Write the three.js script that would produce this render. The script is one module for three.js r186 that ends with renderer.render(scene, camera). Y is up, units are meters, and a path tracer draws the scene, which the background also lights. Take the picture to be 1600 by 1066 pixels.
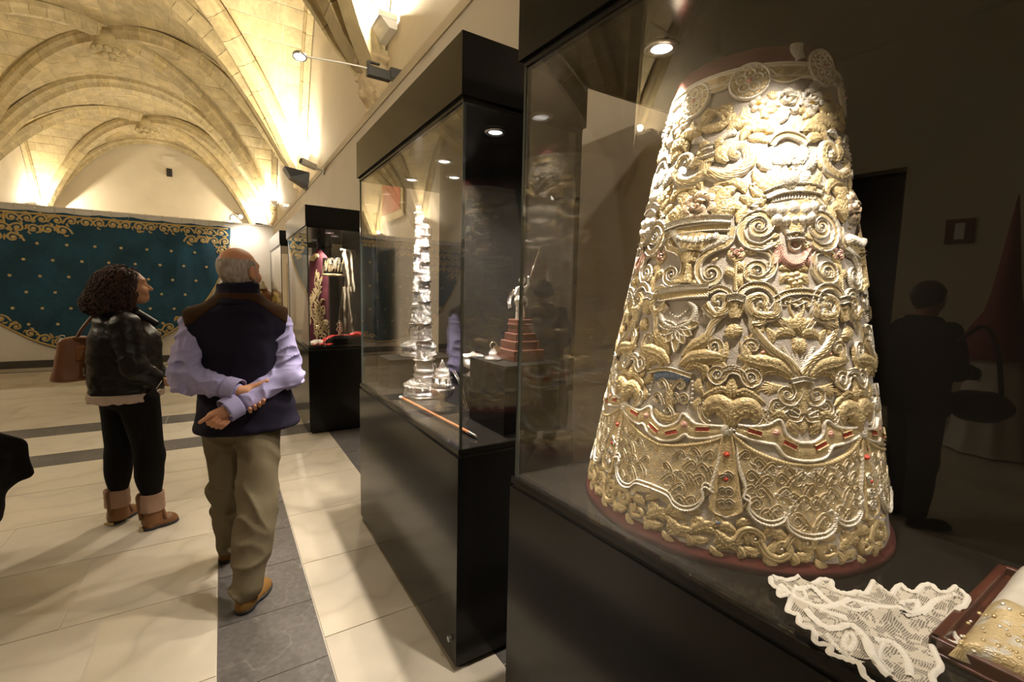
import * as THREE from 'three';
import { RoundedBoxGeometry } from 'three/addons/geometries/RoundedBoxGeometry.js';
import { mergeGeometries } from 'three/addons/utils/BufferGeometryUtils.js';
import { RectAreaLightUniformsLib } from 'three/addons/lights/RectAreaLightUniformsLib.js';

// ---------- camera, renderer, exposure ----------
const scene = new THREE.Scene();
scene.background = new THREE.Color(0x000000);
const F = 718;
const camera = new THREE.PerspectiveCamera(2 * Math.atan(533 / F) * 180 / Math.PI, 1600 / 1066, 0.05, 200);
camera.position.set(0, 1.58, 0);
camera.up.set(0.034, 0.995, -0.097);
camera.lookAt(0.532, 1.48, -0.841);
camera.updateMatrixWorld();
const renderer = new THREE.WebGLRenderer({ antialias: true });
renderer.toneMapping = THREE.LinearToneMapping;
renderer.toneMappingExposure = 0.72;
renderer.shadowMap.enabled = true;
RectAreaLightUniformsLib.init();
const LIGHT = { uplight: 60, flood: 165, arm: 12, armLeft: 10, wall: 7, hero: 17, down: 18 };   // candela-like strengths of the lamps, used by their builders
const WARM = 0xfff0d4, COOL = 0xfff1df;

// ---------- helpers ----------
function rngOf(seed) { let a = seed >>> 0; return () => { a = (a + 0x6D2B79F5) | 0; let t = Math.imul(a ^ (a >>> 15), 1 | a); t = (t + Math.imul(t ^ (t >>> 7), 61 | t)) ^ t; return ((t ^ (t >>> 14)) >>> 0) / 4294967296; }; }
const rnd = rngOf(77);
const V = (x, y, z) => new THREE.Vector3(x, y, z);
const clamp = (x, a = 0, b = 1) => Math.min(b, Math.max(a, x));
const mix = (a, b, t) => a + (b - a) * t;
const sstep = (a, b, x) => { const t = clamp((x - a) / (b - a)); return t * t * (3 - 2 * t); };
const used = new Map();
function numbered(name) { const n = used.get(name) || 0; used.set(name, n + 1); return n ? name + '_' + String(n).padStart(3, '0') : name; }
function obj(name, geo, mat, parent) {
  const m = new THREE.Mesh(Array.isArray(geo) ? join(geo) : geo, mat);
  m.castShadow = m.receiveShadow = true;
  m.name = (!parent || parent === scene) ? numbered(name) : name;
  (parent || scene).add(m);
  return m;
}
function thing(name, label, category, pos = [0, 0, 0], turn = 0, group) {
  const o = new THREE.Group(); o.name = numbered(name); o.position.set(...pos); o.rotation.y = turn;
  o.userData = { label, category }; if (group) o.userData.group = group;
  scene.add(o); return o;
}
function tag(o, label, category, group) { o.userData.label = label; o.userData.category = category; if (group) o.userData.group = group; return o; }
function struct(o, kind = 'structure') { o.userData.kind = kind; return o; }
function node(name, parent) { const g = new THREE.Group(); g.name = (!parent || parent === scene) ? numbered(name) : name; (parent || scene).add(g); return g; }
function copyOf(o, pos, turn, label) { const c = o.clone(); c.name = numbered(o.name.replace(/_\d{3}$/, '')); c.userData = { ...o.userData }; if (label) c.userData.label = label; if (pos) c.position.set(...pos); if (turn !== undefined) c.rotation.y = turn; scene.add(c); return c; }
function norm(g) { if (g.index) g = g.toNonIndexed(); if (!g.attributes.normal) g.computeVertexNormals(); if (!g.attributes.uv) g.setAttribute('uv', new THREE.BufferAttribute(new Float32Array(g.attributes.position.count * 2), 2)); for (const k of Object.keys(g.attributes)) if (!['position', 'normal', 'uv', 'color'].includes(k)) g.deleteAttribute(k); return g; }
function join(list) { list = list.map(norm); const anyC = list.some(g => g.attributes.color); if (anyC) for (const g of list) if (!g.attributes.color) g.setAttribute('color', new THREE.BufferAttribute(new Float32Array(g.attributes.position.count * 3).fill(1), 3)); return mergeGeometries(list); }
// uv in metres by the face's main direction
function boxUV(g, s = 1, ox = 0, oy = 0) {
  if (g.index) g = g.toNonIndexed();
  const p = g.attributes.position, n = g.attributes.normal, uv = new Float32Array(p.count * 2);
  for (let i = 0; i < p.count; i++) {
    const ax = Math.abs(n.getX(i)), ay = Math.abs(n.getY(i)), az = Math.abs(n.getZ(i));
    let u, v; if (ay >= ax && ay >= az) { u = p.getX(i); v = p.getZ(i); } else if (ax >= az) { u = p.getZ(i); v = p.getY(i); } else { u = p.getX(i); v = p.getY(i); }
    uv[2 * i] = u * s + ox; uv[2 * i + 1] = v * s + oy;
  }
  g.setAttribute('uv', new THREE.BufferAttribute(uv, 2)); return g;
}
function cylUV(g, cx, cz, s = 1, R = 0.15) {   // around a vertical axis, in metres
  const p = g.attributes.position, uv = new Float32Array(p.count * 2);
  for (let i = 0; i < p.count; i++) { uv[2 * i] = Math.atan2(p.getX(i) - cx, p.getZ(i) - cz) * R * s; uv[2 * i + 1] = p.getY(i) * s; }
  g.setAttribute('uv', new THREE.BufferAttribute(uv, 2)); return g;
}
function box(x0, x1, y0, y1, z0, z1, r = 0) {
  const w = x1 - x0, h = y1 - y0, d = z1 - z0;
  const g = r > 0 ? new RoundedBoxGeometry(w, h, d, 2, r) : new THREE.BoxGeometry(w, h, d);
  g.translate((x0 + x1) / 2, (y0 + y1) / 2, (z0 + z1) / 2); return boxUV(g);
}
function cyl(a, b, r0, r1 = r0, seg = 16) {
  const d = b.clone().sub(a), g = new THREE.CylinderGeometry(r1, r0, d.length(), seg);
  g.applyQuaternion(new THREE.Quaternion().setFromUnitVectors(V(0, 1, 0), d.clone().normalize())); g.translate((a.x + b.x) / 2, (a.y + b.y) / 2, (a.z + b.z) / 2); return g;
}
function tube(pts, r, seg = 24, rs = 8, closed = false) { return new THREE.TubeGeometry(new THREE.CatmullRomCurve3(pts, closed), seg, r, rs, closed); }
function lathe(prof, seg = 40) { return new THREE.LatheGeometry(prof.map(([r, y]) => new THREE.Vector2(Math.max(r, 1e-4), y)), seg); }
function grid(nu, nv, fn, uvs = 1, cols) {   // fn(u,v) -> Vector3
  const P = [], U = [], I = [], C = [];
  for (let j = 0; j <= nv; j++) for (let i = 0; i <= nu; i++) { const q = fn(i / nu, j / nv); P.push(q.x, q.y, q.z); U.push(i / nu * uvs, j / nv * uvs); if (cols) C.push(...cols(i / nu, j / nv)); }
  for (let j = 0; j < nv; j++) for (let i = 0; i < nu; i++) { const a = j * (nu + 1) + i, b = a + 1, c = a + nu + 1, d = c + 1; I.push(a, b, d, a, d, c); }
  const g = new THREE.BufferGeometry(); g.setAttribute('position', new THREE.Float32BufferAttribute(P, 3)); g.setAttribute('uv', new THREE.Float32BufferAttribute(U, 2));
  if (cols) g.setAttribute('color', new THREE.Float32BufferAttribute(C, 3)); g.setIndex(I); g.computeVertexNormals(); return g;
}
// eight corners (bottom 4 then top 4) -> closed block with flat faces; uv given per corner in metres
function block(c, uvf) {
  const q = [[0, 1, 2, 3], [7, 6, 5, 4], [4, 5, 1, 0], [5, 6, 2, 1], [6, 7, 3, 2], [7, 4, 0, 3]], P = [], U = [];
  for (const f of q) for (const k of [0, 1, 2, 0, 2, 3]) { const p = c[f[k]]; P.push(p.x, p.y, p.z); const u = uvf ? uvf(f[k]) : [p.x, p.z]; U.push(u[0], u[1]); }
  const g = new THREE.BufferGeometry(); g.setAttribute('position', new THREE.Float32BufferAttribute(P, 3)); g.setAttribute('uv', new THREE.Float32BufferAttribute(U, 2)); g.computeVertexNormals(); return g;
}
function tint(g, r, gg, b) { const n = g.attributes.position.count, a = new Float32Array(n * 3); for (let i = 0; i < n; i++) { a[3 * i] = r; a[3 * i + 1] = gg; a[3 * i + 2] = b; } g.setAttribute('color', new THREE.BufferAttribute(a, 3)); return g; }

// ---------- noise and textures ----------
function hash2(x, y, s) { let h = Math.imul(x | 0, 374761393) ^ Math.imul(y | 0, 668265263) ^ Math.imul(s | 0, 2246822519); h = Math.imul(h ^ (h >>> 13), 1274126177); return ((h ^ (h >>> 16)) >>> 0) / 4294967296; }
function vn(x, y, per, s) { const xi = Math.floor(x), yi = Math.floor(y), fx = x - xi, fy = y - yi, u = fx * fx * (3 - 2 * fx), v = fy * fy * (3 - 2 * fy); const m = (a) => ((a % per) + per) % per; const a = hash2(m(xi), m(yi), s), b = hash2(m(xi + 1), m(yi), s), c = hash2(m(xi), m(yi + 1), s), d = hash2(m(xi + 1), m(yi + 1), s); return mix(mix(a, b, u), mix(c, d, u), v); }
function fbm(x, y, per, s, oct = 4) { let t = 0, a = 0.5, n = 0; for (let i = 0; i < oct; i++) { t += a * vn(x, y, per, s + i); n += a; x *= 2; y *= 2; per *= 2; a *= 0.5; } return t / n; }
function hash3(x, y, z) { let h = Math.imul(x | 0, 374761393) ^ Math.imul(y | 0, 668265263) ^ Math.imul(z | 0, 1440662683); h = Math.imul(h ^ (h >>> 13), 1274126177); return ((h ^ (h >>> 16)) >>> 0) / 4294967296; }
function noise3(x, y, z) { const xi = Math.floor(x), yi = Math.floor(y), zi = Math.floor(z); let fx = x - xi, fy = y - yi, fz = z - zi; fx = fx * fx * (3 - 2 * fx); fy = fy * fy * (3 - 2 * fy); fz = fz * fz * (3 - 2 * fz); const L = (a, b, t) => a + (b - a) * t; return L(L(L(hash3(xi, yi, zi), hash3(xi + 1, yi, zi), fx), L(hash3(xi, yi + 1, zi), hash3(xi + 1, yi + 1, zi), fx), fy), L(L(hash3(xi, yi, zi + 1), hash3(xi + 1, yi, zi + 1), fx), L(hash3(xi, yi + 1, zi + 1), hash3(xi + 1, yi + 1, zi + 1), fx), fy), fz) * 2 - 1; }
function tex(n, fn, { srgb = true, size = 1, repeat = true } = {}) {   // fn(u,v) -> [r,g,b(,a)] 0..1 ; size = metres covered
  const d = new Uint8Array(n * n * 4);
  for (let y = 0; y < n; y++) for (let x = 0; x < n; x++) { const c = fn((x + 0.5) / n, (y + 0.5) / n), k = (y * n + x) * 4; for (let j = 0; j < 3; j++) d[k + j] = clamp(c[j]) * 255; d[k + 3] = c.length > 3 ? clamp(c[3]) * 255 : 255; }
  const t = new THREE.DataTexture(d, n, n); t.wrapS = t.wrapT = repeat ? THREE.RepeatWrapping : THREE.ClampToEdgeWrapping; t.magFilter = THREE.LinearFilter; t.minFilter = THREE.LinearMipmapLinearFilter; t.generateMipmaps = true;
  if (srgb) t.colorSpace = THREE.SRGBColorSpace; t.repeat.set(1 / size, 1 / size); t.needsUpdate = true; return t;
}
const g3 = (v) => [v, v, v];
function std(o) { return new THREE.MeshStandardMaterial(o); }
function phys(o) { return new THREE.MeshPhysicalMaterial(o); }

// ---------- surface nets: one smooth closed mesh from a distance field f(x,y,z) < 0 inside ----------
function nets(f, lo, hi, cell, colorOf) {
  const nx = Math.ceil((hi[0] - lo[0]) / cell) + 1, ny = Math.ceil((hi[1] - lo[1]) / cell) + 1, nz = Math.ceil((hi[2] - lo[2]) / cell) + 1;
  const D = new Float32Array(nx * ny * nz), id = (i, j, k) => (k * ny + j) * nx + i;
  const BS = 5, reach = cell * BS * 0.87 * 1.5 + 0.012;      // blocks far from the surface are filled without sampling
  for (let K = 0; K < nz; K += BS) for (let J = 0; J < ny; J += BS) for (let I0 = 0; I0 < nx; I0 += BS) {
    const c = f(lo[0] + (I0 + BS / 2) * cell, lo[1] + (J + BS / 2) * cell, lo[2] + (K + BS / 2) * cell), far = Math.abs(c) > reach;
    for (let k = K; k < Math.min(nz, K + BS); k++) for (let j = J; j < Math.min(ny, J + BS); j++) for (let i = I0; i < Math.min(nx, I0 + BS); i++) D[id(i, j, k)] = far ? c : f(lo[0] + i * cell, lo[1] + j * cell, lo[2] + k * cell);
  }
  const idx = new Int32Array(nx * ny * nz).fill(-1), P = [], I = [];
  const E = [[0, 1], [2, 3], [4, 5], [6, 7], [0, 2], [1, 3], [4, 6], [5, 7], [0, 4], [1, 5], [2, 6], [3, 7]];
  for (let k = 0; k < nz - 1; k++) for (let j = 0; j < ny - 1; j++) for (let i = 0; i < nx - 1; i++) {
    const c = []; let m = 0;
    for (let q = 0; q < 8; q++) { const v = D[id(i + (q & 1), j + ((q >> 1) & 1), k + (q >> 2))]; c.push(v); if (v < 0) m |= 1 << q; }
    if (m === 0 || m === 255) continue;
    let x = 0, y = 0, z = 0, n = 0;
    for (const [a, b] of E) if ((c[a] < 0) !== (c[b] < 0)) { const t = c[a] / (c[a] - c[b]); x += mix(a & 1, b & 1, t); y += mix((a >> 1) & 1, (b >> 1) & 1, t); z += mix(a >> 2, b >> 2, t); n++; }
    idx[id(i, j, k)] = P.length / 3; P.push(lo[0] + (i + x / n) * cell, lo[1] + (j + y / n) * cell, lo[2] + (k + z / n) * cell);
  }
  const quad = (a, b, c, d, flip) => { if (a < 0 || b < 0 || c < 0 || d < 0) return; if (flip) I.push(a, c, b, a, d, c); else I.push(a, b, c, a, c, d); };
  for (let k = 1; k < nz - 1; k++) for (let j = 1; j < ny - 1; j++) for (let i = 1; i < nx - 1; i++) {
    const s = D[id(i, j, k)] < 0;
    if (s !== D[id(i + 1, j, k)] < 0) quad(idx[id(i, j - 1, k - 1)], idx[id(i, j, k - 1)], idx[id(i, j, k)], idx[id(i, j - 1, k)], !s);
    if (s !== D[id(i, j + 1, k)] < 0) quad(idx[id(i - 1, j, k - 1)], idx[id(i - 1, j, k)], idx[id(i, j, k)], idx[id(i, j, k - 1)], !s);
    if (s !== D[id(i, j, k + 1)] < 0) quad(idx[id(i - 1, j - 1, k)], idx[id(i, j - 1, k)], idx[id(i, j, k)], idx[id(i - 1, j, k)], !s);
  }
  const g = new THREE.BufferGeometry(); g.setAttribute('position', new THREE.Float32BufferAttribute(P, 3)); g.setIndex(I); g.computeVertexNormals();
  if (colorOf) { const C = new Float32Array(P.length); for (let i = 0; i < P.length; i += 3) { const c = colorOf(P[i], P[i + 1], P[i + 2]); C[i] = c[0]; C[i + 1] = c[1]; C[i + 2] = c[2]; } g.setAttribute('color', new THREE.BufferAttribute(C, 3)); }
  g.setAttribute('uv', new THREE.Float32BufferAttribute(new Float32Array(P.length / 3 * 2), 2));
  return g;
}
const smin = (a, b, k) => { const h = Math.max(k - Math.abs(a - b), 0) / k; return Math.min(a, b) - h * h * k * 0.25; };
function sdCap(px, py, pz, a, b, ra, rb) { const bx = b[0] - a[0], by = b[1] - a[1], bz = b[2] - a[2], qx = px - a[0], qy = py - a[1], qz = pz - a[2]; const h = clamp((qx * bx + qy * by + qz * bz) / (bx * bx + by * by + bz * bz)); return Math.hypot(qx - bx * h, qy - by * h, qz - bz * h) - mix(ra, rb, h); }
function sdEll(px, py, pz, c, r) { const x = (px - c[0]) / r[0], y = (py - c[1]) / r[1], z = (pz - c[2]) / r[2], k0 = Math.hypot(x, y, z), k1 = Math.hypot(x / r[0], y / r[1], z / r[2]); return k1 < 1e-9 ? -Math.min(...r) : k0 * (k0 - 1) / k1; }
// ================= ROOM =================
const XR = 2.1, XL = -7.1, XC = -2.5, HW = 4.6, YS = 4.95, RISE = 4.0, BAYS = 5;
const ZC = [9.7, 0.6, -7.1, -14.3, -22.3, -30.3];
const XP = 1.72, YP = 3.93;               // temporary partition behind the cases, and its top
const arch = (t) => YS + RISE * (1 - Math.pow(clamp(Math.abs(t)), 2.3));

const stoneBump = tex(512, (u, v) => g3(0.5 * fbm(u * 10, v * 10, 10, 5, 5) + 0.5 * fbm(u * 40, v * 40, 40, 9, 3)), { srgb: false, size: 1.2 });
const stoneMap = tex(512, (u, v) => { const a = fbm(u * 6, v * 6, 6, 21, 5), b = fbm(u * 30, v * 30, 30, 27, 3); const k = 0.80 + 0.22 * a + 0.10 * (b - 0.5); return [k, k * 0.985, k * 0.95]; }, { size: 1.5 });
const M = {};
M.stone = std({ color: 0xffffff, vertexColors: true, map: stoneMap, roughness: 0.9, bumpMap: stoneBump, bumpScale: 0.012 });
M.mortar = std({ color: new THREE.Color().setRGB(0.74, 0.66, 0.48), roughness: 0.95, bumpMap: stoneBump, bumpScale: 0.006 });
const plasterMap = tex(512, (u, v) => { const a = fbm(u * 4, v * 4, 4, 31, 5); const k = 0.94 + 0.08 * (a - 0.5); return [k, k, k]; }, { size: 3 });
const plasterBump = tex(256, (u, v) => g3(fbm(u * 24, v * 24, 24, 41, 4)), { srgb: false, size: 1 });
M.plaster = std({ color: new THREE.Color().setRGB(0.66, 0.58, 0.44), map: plasterMap, roughness: 0.88, bumpMap: plasterBump, bumpScale: 0.0025 });
M.partition = std({ color: new THREE.Color().setRGB(0.66, 0.585, 0.47), map: plasterMap, roughness: 0.7, bumpMap: plasterBump, bumpScale: 0.001 });
M.whiteBoard = std({ color: new THREE.Color().setRGB(0.85, 0.81, 0.74), map: plasterMap, roughness: 0.6, bumpMap: plasterBump, bumpScale: 0.0008 });
M.skirting = std({ color: new THREE.Color().setRGB(0.06, 0.055, 0.05), roughness: 0.45 });

// --- vault ---
// stones sit proud of a mortar shell; every course runs along the barrel it belongs to
const stones = [], voussoirs = [];      // { g, key }
const project = (p) => { const q = p.clone().project(camera); return [(q.x + 1) * 800, (1 - q.y) * 533, q.z]; };
const camDir = V(0, 0, -1).applyQuaternion(camera.quaternion);
const area = (p, s) => { const d = p.clone().sub(camera.position); const dep = d.dot(camDir); if (dep < 0.3) return 0; const [x, y] = project(p); if (x < -60 || x > 1660 || y < -60 || y > 1126) return 0; return s * s * F * F / (dep * dep); };
function stoneTint(g, seed) { const r = hash2(seed, 3, 8), w = hash2(seed, 5, 9); const k = 0.86 + 0.14 * r; return tint(g, 0.62 * k * (1 + 0.03 * w), 0.53 * k, 0.345 * k * (1 - 0.12 * w)); }
const ceiling = struct(node('ceiling'));
{
  // arc-length steps of the barrel curve from the springing (t=1) to the crown (t=0), in units of a course height
  const course = 0.40, NS = 400;
  const stepsFor = (half) => { const L = [0]; let px = half, py = arch(1); for (let i = 1; i <= NS; i++) { const t = 1 - i / NS, x = half * t, y = arch(t); L.push(L[i - 1] + Math.hypot(x - px, y - py)); px = x; py = y; } const n = Math.round(L[NS] / course), out = []; for (let k = 0; k <= n; k++) { const s = L[NS] * k / n; let i = 0; while (i < NS && L[i + 1] < s) i++; out.push(clamp(1 - (i + (s - L[i]) / ((L[i + 1] - L[i]) || 1)) / NS)); } return out; };
  let seed = 1;
  const shell = [];
  for (let b = 0; b < 5; b++) {
    const zc = (ZC[b] + ZC[b + 1]) / 2, HB = (ZC[b] - ZC[b + 1]) / 2;
    for (const along of ['z', 'x']) {
      const half = along === 'z' ? HW : HB, other = along === 'z' ? HB : HW;
      const P = (t, s, sx, lift = 0) => { // t across the barrel, s along it (0..1), sx sign across
        const y = arch(t) + lift; return along === 'z' ? V(XC + sx * t * half, y, zc + s * other) : V(XC + s * other, y, zc + sx * t * half);
      };
      const st = stepsFor(half);
      for (const sx of [-1, 1]) for (const sd of [-1, 1]) {
        // mortar shell of this half cell
        shell.push(grid(1, 24, (u, v) => { const t = 1 - v; return P(t, sd * mix(t, 1, u), sx, 0.014); }));
        for (let k = 0; k + 1 < st.length; k++) {
          const t0 = st[k], t1 = st[k + 1], ga = 0.009;
          const tA = mix(t0, t1, ga / course), tB = mix(t1, t0, ga / course);
          const run = (1 - (t0 + t1) / 2) * other; if (run < 0.05) continue;
          let s = Math.max(0, hash2(k, b * 8 + (sx + 1) + (sd > 0 ? 4 : 0), along === 'z' ? 3 : 7)) * 0.5 + 0.35, cuts = [0]; while (s < run - 0.25) { cuts.push(s); s += 0.62 + 0.42 * hash2(seed + cuts.length, k, 2); } cuts.push(run);
          for (let q = 0; q + 1 < cuts.length; q++) {
            seed++;
            const g0 = cuts[q] === 0 ? 0 : ga / 2, g1 = q + 2 === cuts.length ? 0 : ga / 2;
            // distance measured back from the open end of the barrel (|s| = 1) toward the groin; the last stone is cut along the groin
            const sOf = (d, t, last) => sd * (last ? t : 1 - d / other);
            const last = q + 2 === cuts.length, pr = (hash2(seed, 2, 2) - 0.5) * 0.012;
            const lo = [P(tA, sOf(cuts[q] + g0, tA, false), sx, pr), P(tB, sOf(cuts[q] + g0, tB, false), sx, pr), P(tB, sOf(cuts[q + 1] - g1, tB, last), sx, pr), P(tA, sOf(cuts[q + 1] - g1, tA, last), sx, pr)];
            const up = lo.map(p => p.clone().setY(p.y + 0.08));
            let c = [...lo, ...up]; if ((sx * sd > 0) !== (along === 'z')) c = [lo[3], lo[2], lo[1], lo[0], up[3], up[2], up[1], up[0]];
            const ux = hash2(seed, 1, 1) * 5, uy = hash2(seed, 2, 1) * 5;
            const g = stoneTint(block(c, (i) => { const p = c[i]; return along === 'z' ? [p.z + ux, p.x + uy] : [p.x + ux, p.z + uy]; }), seed);
            stones.push({ g, key: area(lo[0].clone().add(lo[2]).multiplyScalar(0.5), 0.4) });
          }
        }
      }
    }
  }
  // ribs: a swept moulded section cut into voussoirs
  const rib = (curve, len, w, dep, seedBase) => {   // curve(u) -> {p, down}; section hangs below p
    const n = Math.max(4, Math.round(len / 0.46)), prof = [[-0.5, 0.04], [-0.5, -0.35], [-0.36, -0.62], [-0.30, -1], [0.30, -1], [0.36, -0.62], [0.5, -0.35], [0.5, 0.04]];
    for (let i = 0; i < n; i++) {
      const u0 = (i + 0.01) / n, u1 = (i + 0.99) / n, rings = [];
      for (const u of [u0, (u0 + u1) / 2, u1]) { const a = curve(u), b = curve(u + 0.002), T = b.clone().sub(a).normalize(), S = V(0, 1, 0).cross(T).normalize(), N = T.clone().cross(S).normalize(); if (N.y < 0) N.negate(); rings.push(prof.map(([x, y]) => a.clone().addScaledVector(S, x * w).addScaledVector(N, y * dep))); }
      const P = [], U = [], m = prof.length, ox = hash2(seedBase, i, 4) * 4;
      const tri = (a, b, c, ua, ub, uc) => { P.push(a.x, a.y, a.z, b.x, b.y, b.z, c.x, c.y, c.z); U.push(...ua, ...ub, ...uc); };
      for (let r = 0; r < 2; r++) for (let j = 0; j < m; j++) { const k = (j + 1) % m, a = rings[r][j], b = rings[r][k], c = rings[r + 1][k], d = rings[r + 1][j], U0 = [j * 0.12 + ox, r * 0.22], U1 = [j * 0.12 + 0.12 + ox, r * 0.22], U2 = [j * 0.12 + 0.12 + ox, r * 0.22 + 0.22], U3 = [j * 0.12 + ox, r * 0.22 + 0.22]; tri(a, c, b, U0, U2, U1); tri(a, d, c, U0, U3, U2); }
      for (const [R, f] of [[rings[0], 0], [rings[2], 1]]) for (let j = 1; j + 1 < m; j++) f ? tri(R[0], R[j + 1], R[j], [0, 0], [0, .2], [.2, 0]) : tri(R[0], R[j], R[j + 1], [0, 0], [.2, 0], [0, .2]);
      const g = new THREE.BufferGeometry(); g.setAttribute('position', new THREE.Float32BufferAttribute(P, 3)); g.setAttribute('uv', new THREE.Float32BufferAttribute(U, 2)); g.computeVertexNormals();
      stoneTint(g, seedBase * 71 + i);
      voussoirs.push({ g, key: area(rings[1][3], Math.min(w, 0.46)) });
    }
    // mortar core a little smaller than the stones
    shell.push(grid(prof.length - 1, 48, (a, u) => { const j = Math.round(a * (prof.length - 1)), p = curve(u), q = curve(u + 0.002), T = q.sub(p).normalize(), S = V(0, 1, 0).cross(T).normalize(), N = T.clone().cross(S).normalize(); if (N.y < 0) N.negate(); return p.addScaledVector(S, prof[j][0] * (w - 0.024)).addScaledVector(N, prof[j][1] * (dep - 0.012)); }));
  };
  for (let k = 0; k < 6; k++) { const inw = k === 0 ? -0.2 : k === 5 ? 0.2 : 0; rib((u) => { const t = u * 2 - 1; return V(XC + t * (HW - 0.12), arch(t) , ZC[k] + inw); }, 13, k === 5 || k === 0 ? 0.4 : 0.62, k === 5 || k === 0 ? 0.24 : 0.34, 10 + k); }
  for (let b = 0; b < 5; b++) {
    const z0 = ZC[b], z1 = ZC[b + 1], zc = (z0 + z1) / 2, HB = (z0 - z1) / 2;
    for (const d of [-1, 1]) rib((u) => { const t = u * 2 - 1; return V(XC + t * (HW - 0.15), arch(t), zc + d * t * (HB - 0.15)); }, 14, 0.36, 0.32, 30 + b * 2 + (d > 0 ? 1 : 0));
    for (const x of [XL + 0.1, XR - 0.1]) rib((u) => { const t = u * 2 - 1; return V(x, arch(t), zc + t * (HB - 0.1)); }, 11, 0.24, 0.18, 50 + b * 2 + (x > 0 ? 1 : 0));
  }
  const put = (list, one, rest) => { list.sort((a, b) => b.key - a.key); list.slice(0, 300).forEach((s) => obj(one, s.g, M.stone, ceiling)); const o = obj(rest, list.slice(300).map(s => s.g), M.stone, ceiling); o.userData.kind = 'stuff'; };
  put(stones, 'web_stone', 'distant_web_stones'); put(voussoirs, 'voussoir', 'distant_voussoirs');
  obj('mortar_bed', shell, M.mortar, ceiling);
  obj('roof_slab', box(XL - 0.4, XR + 0.4, 9.35, 9.65, -30.8, 10.2), M.mortar, ceiling);
}
// bosses hanging at the crossings
{
  const bossGeo = [lathe([[0.02, -0.62], [0.16, -0.6], [0.34, -0.52], [0.42, -0.42], [0.36, -0.34], [0.40, -0.28], [0.34, -0.16], [0.34, 0.05], [0.02, 0.05]], 28)];
  for (let ring = 0; ring < 2; ring++) for (let i = 0; i < (ring ? 7 : 12); i++) { const a = i / (ring ? 7 : 12) * Math.PI * 2 + ring * 0.3, r = ring ? 0.18 : 0.34, s = new THREE.IcosahedronGeometry(ring ? 0.09 : 0.1, 1); s.scale(1.1, 0.8, 1.1); s.translate(Math.cos(a) * r, ring ? -0.61 : -0.49, Math.sin(a) * r); bossGeo.push(s); }
  const g = stoneTint(boxUV(join(bossGeo)), 4242);
  for (let b = 0; b < 5; b++) { const m = obj('ceiling_boss', g, M.stone); m.position.set(XC, arch(0) - 0.14, (ZC[b] + ZC[b + 1]) / 2); struct(m); m.userData.kind = 'structure'; }
}
// walls
function wallSlab(name, g, m) { return struct(obj(name, g, m)); }
wallSlab('wall_right', box(XR, XR + 0.35, -0.2, 9.4, -30.6, 10), M.plaster);
wallSlab('wall_back', box(XL - 0.3, XR + 0.3, -0.2, 9.4, -30.65, -30.3), M.plaster);
wallSlab('wall_front', box(XL - 0.3, XR + 0.3, -0.2, 9.4, 9.7, 10.05), M.plaster);
{ // left wall with two deep openings closed by dark doors
  const parts = []; const op = [[-2.75, -1.95, 3.6], [4.4, 6.0, 2.8]]; let z = 10;
  for (const [a, b, h] of [...op].reverse()) { parts.push(box(XL - 0.35, XL, -0.2, 9.4, b, z)); parts.push(box(XL - 0.35, XL, h, 9.4, a, b)); z = a; }
  parts.push(box(XL - 0.35, XL, -0.2, 9.4, -30.6, z));
  wallSlab('wall_left', parts, M.plaster);
  const dm = std({ color: new THREE.Color().setRGB(0.035, 0.025, 0.02), roughness: 0.6 });
  op.forEach(([a, b, h], i) => { const d = struct(node('door_' + (i + 1))); obj('door_leaf', box(XL - 0.40, XL - 0.30, 0, h, a, b), dm, d); for (const y of [0.5, 1.2, 1.9, 2.6]) obj('door_panel', box(XL - 0.31, XL - 0.285, y - 0.25, y + 0.25, a + 0.15, b - 0.15, 0.008), dm, d); });
}
// temporary partitions
{
  const p = struct(node('wall_partition')); 
  obj('partition_board', box(XP, XP + 0.1, 0, YP - 0.08, -23, 4), M.partition, p);
  obj('partition_cap', box(XP - 0.015, XP + 0.12, YP - 0.10, YP, -23, 4), std({ color: new THREE.Color().setRGB(0.50, 0.42, 0.28), roughness: 0.6 }), p);
  const q = struct(node('wall_display'));
  obj('partition_board', box(-6.4, 1.06, 0, 3.0, -12.2, -12.06), M.whiteBoard, q);
  obj('top_rail', box(-6.4, 1.06, 3.0, 3.03, -12.22, -12.04), M.whiteBoard, q);
  struct(obj('baseboard_display', box(-6.4, 1.06, 0, 0.14, -12.06, -12.04), M.skirting));
}
// --- floor: marble slabs with granite bands ---
const vein = (u, v, s) => { const w = fbm(u * 3, v * 3, 3, s, 4), x = fbm(u * 2 + 4, v * 2, 2, s + 9, 4); let k = Math.abs(Math.sin((u * 3 + v * 4 + w * 3.2) * Math.PI)); k = 1 - Math.pow(1 - k, 3.2); return [k, w, x]; };
const marbles = [1, 2, 3].map(s => tex(512, (u, v) => { const [k, w, x] = vein(u, v, 50 + s * 13); const n = fbm(u * 40, v * 40, 40, 77 + s, 2); const b = 0.80 + 0.10 * (w - 0.5) + 0.03 * (n - 0.5); const q = (1 - k) * 0.10 * (0.3 + x), c = 0.10 * sstep(0.55, 0.75, x); return [b - q * 0.7 - c * 0.2, b * 0.965 - q * 0.7 - c * 0.27, b * 0.90 - q * 0.7 - c * 0.45]; }, { size: 2.4 }));
M.marble = marbles.map(map => std({ map, color: new THREE.Color().setRGB(0.92, 0.90, 0.86), roughness: 0.34 }));
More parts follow.
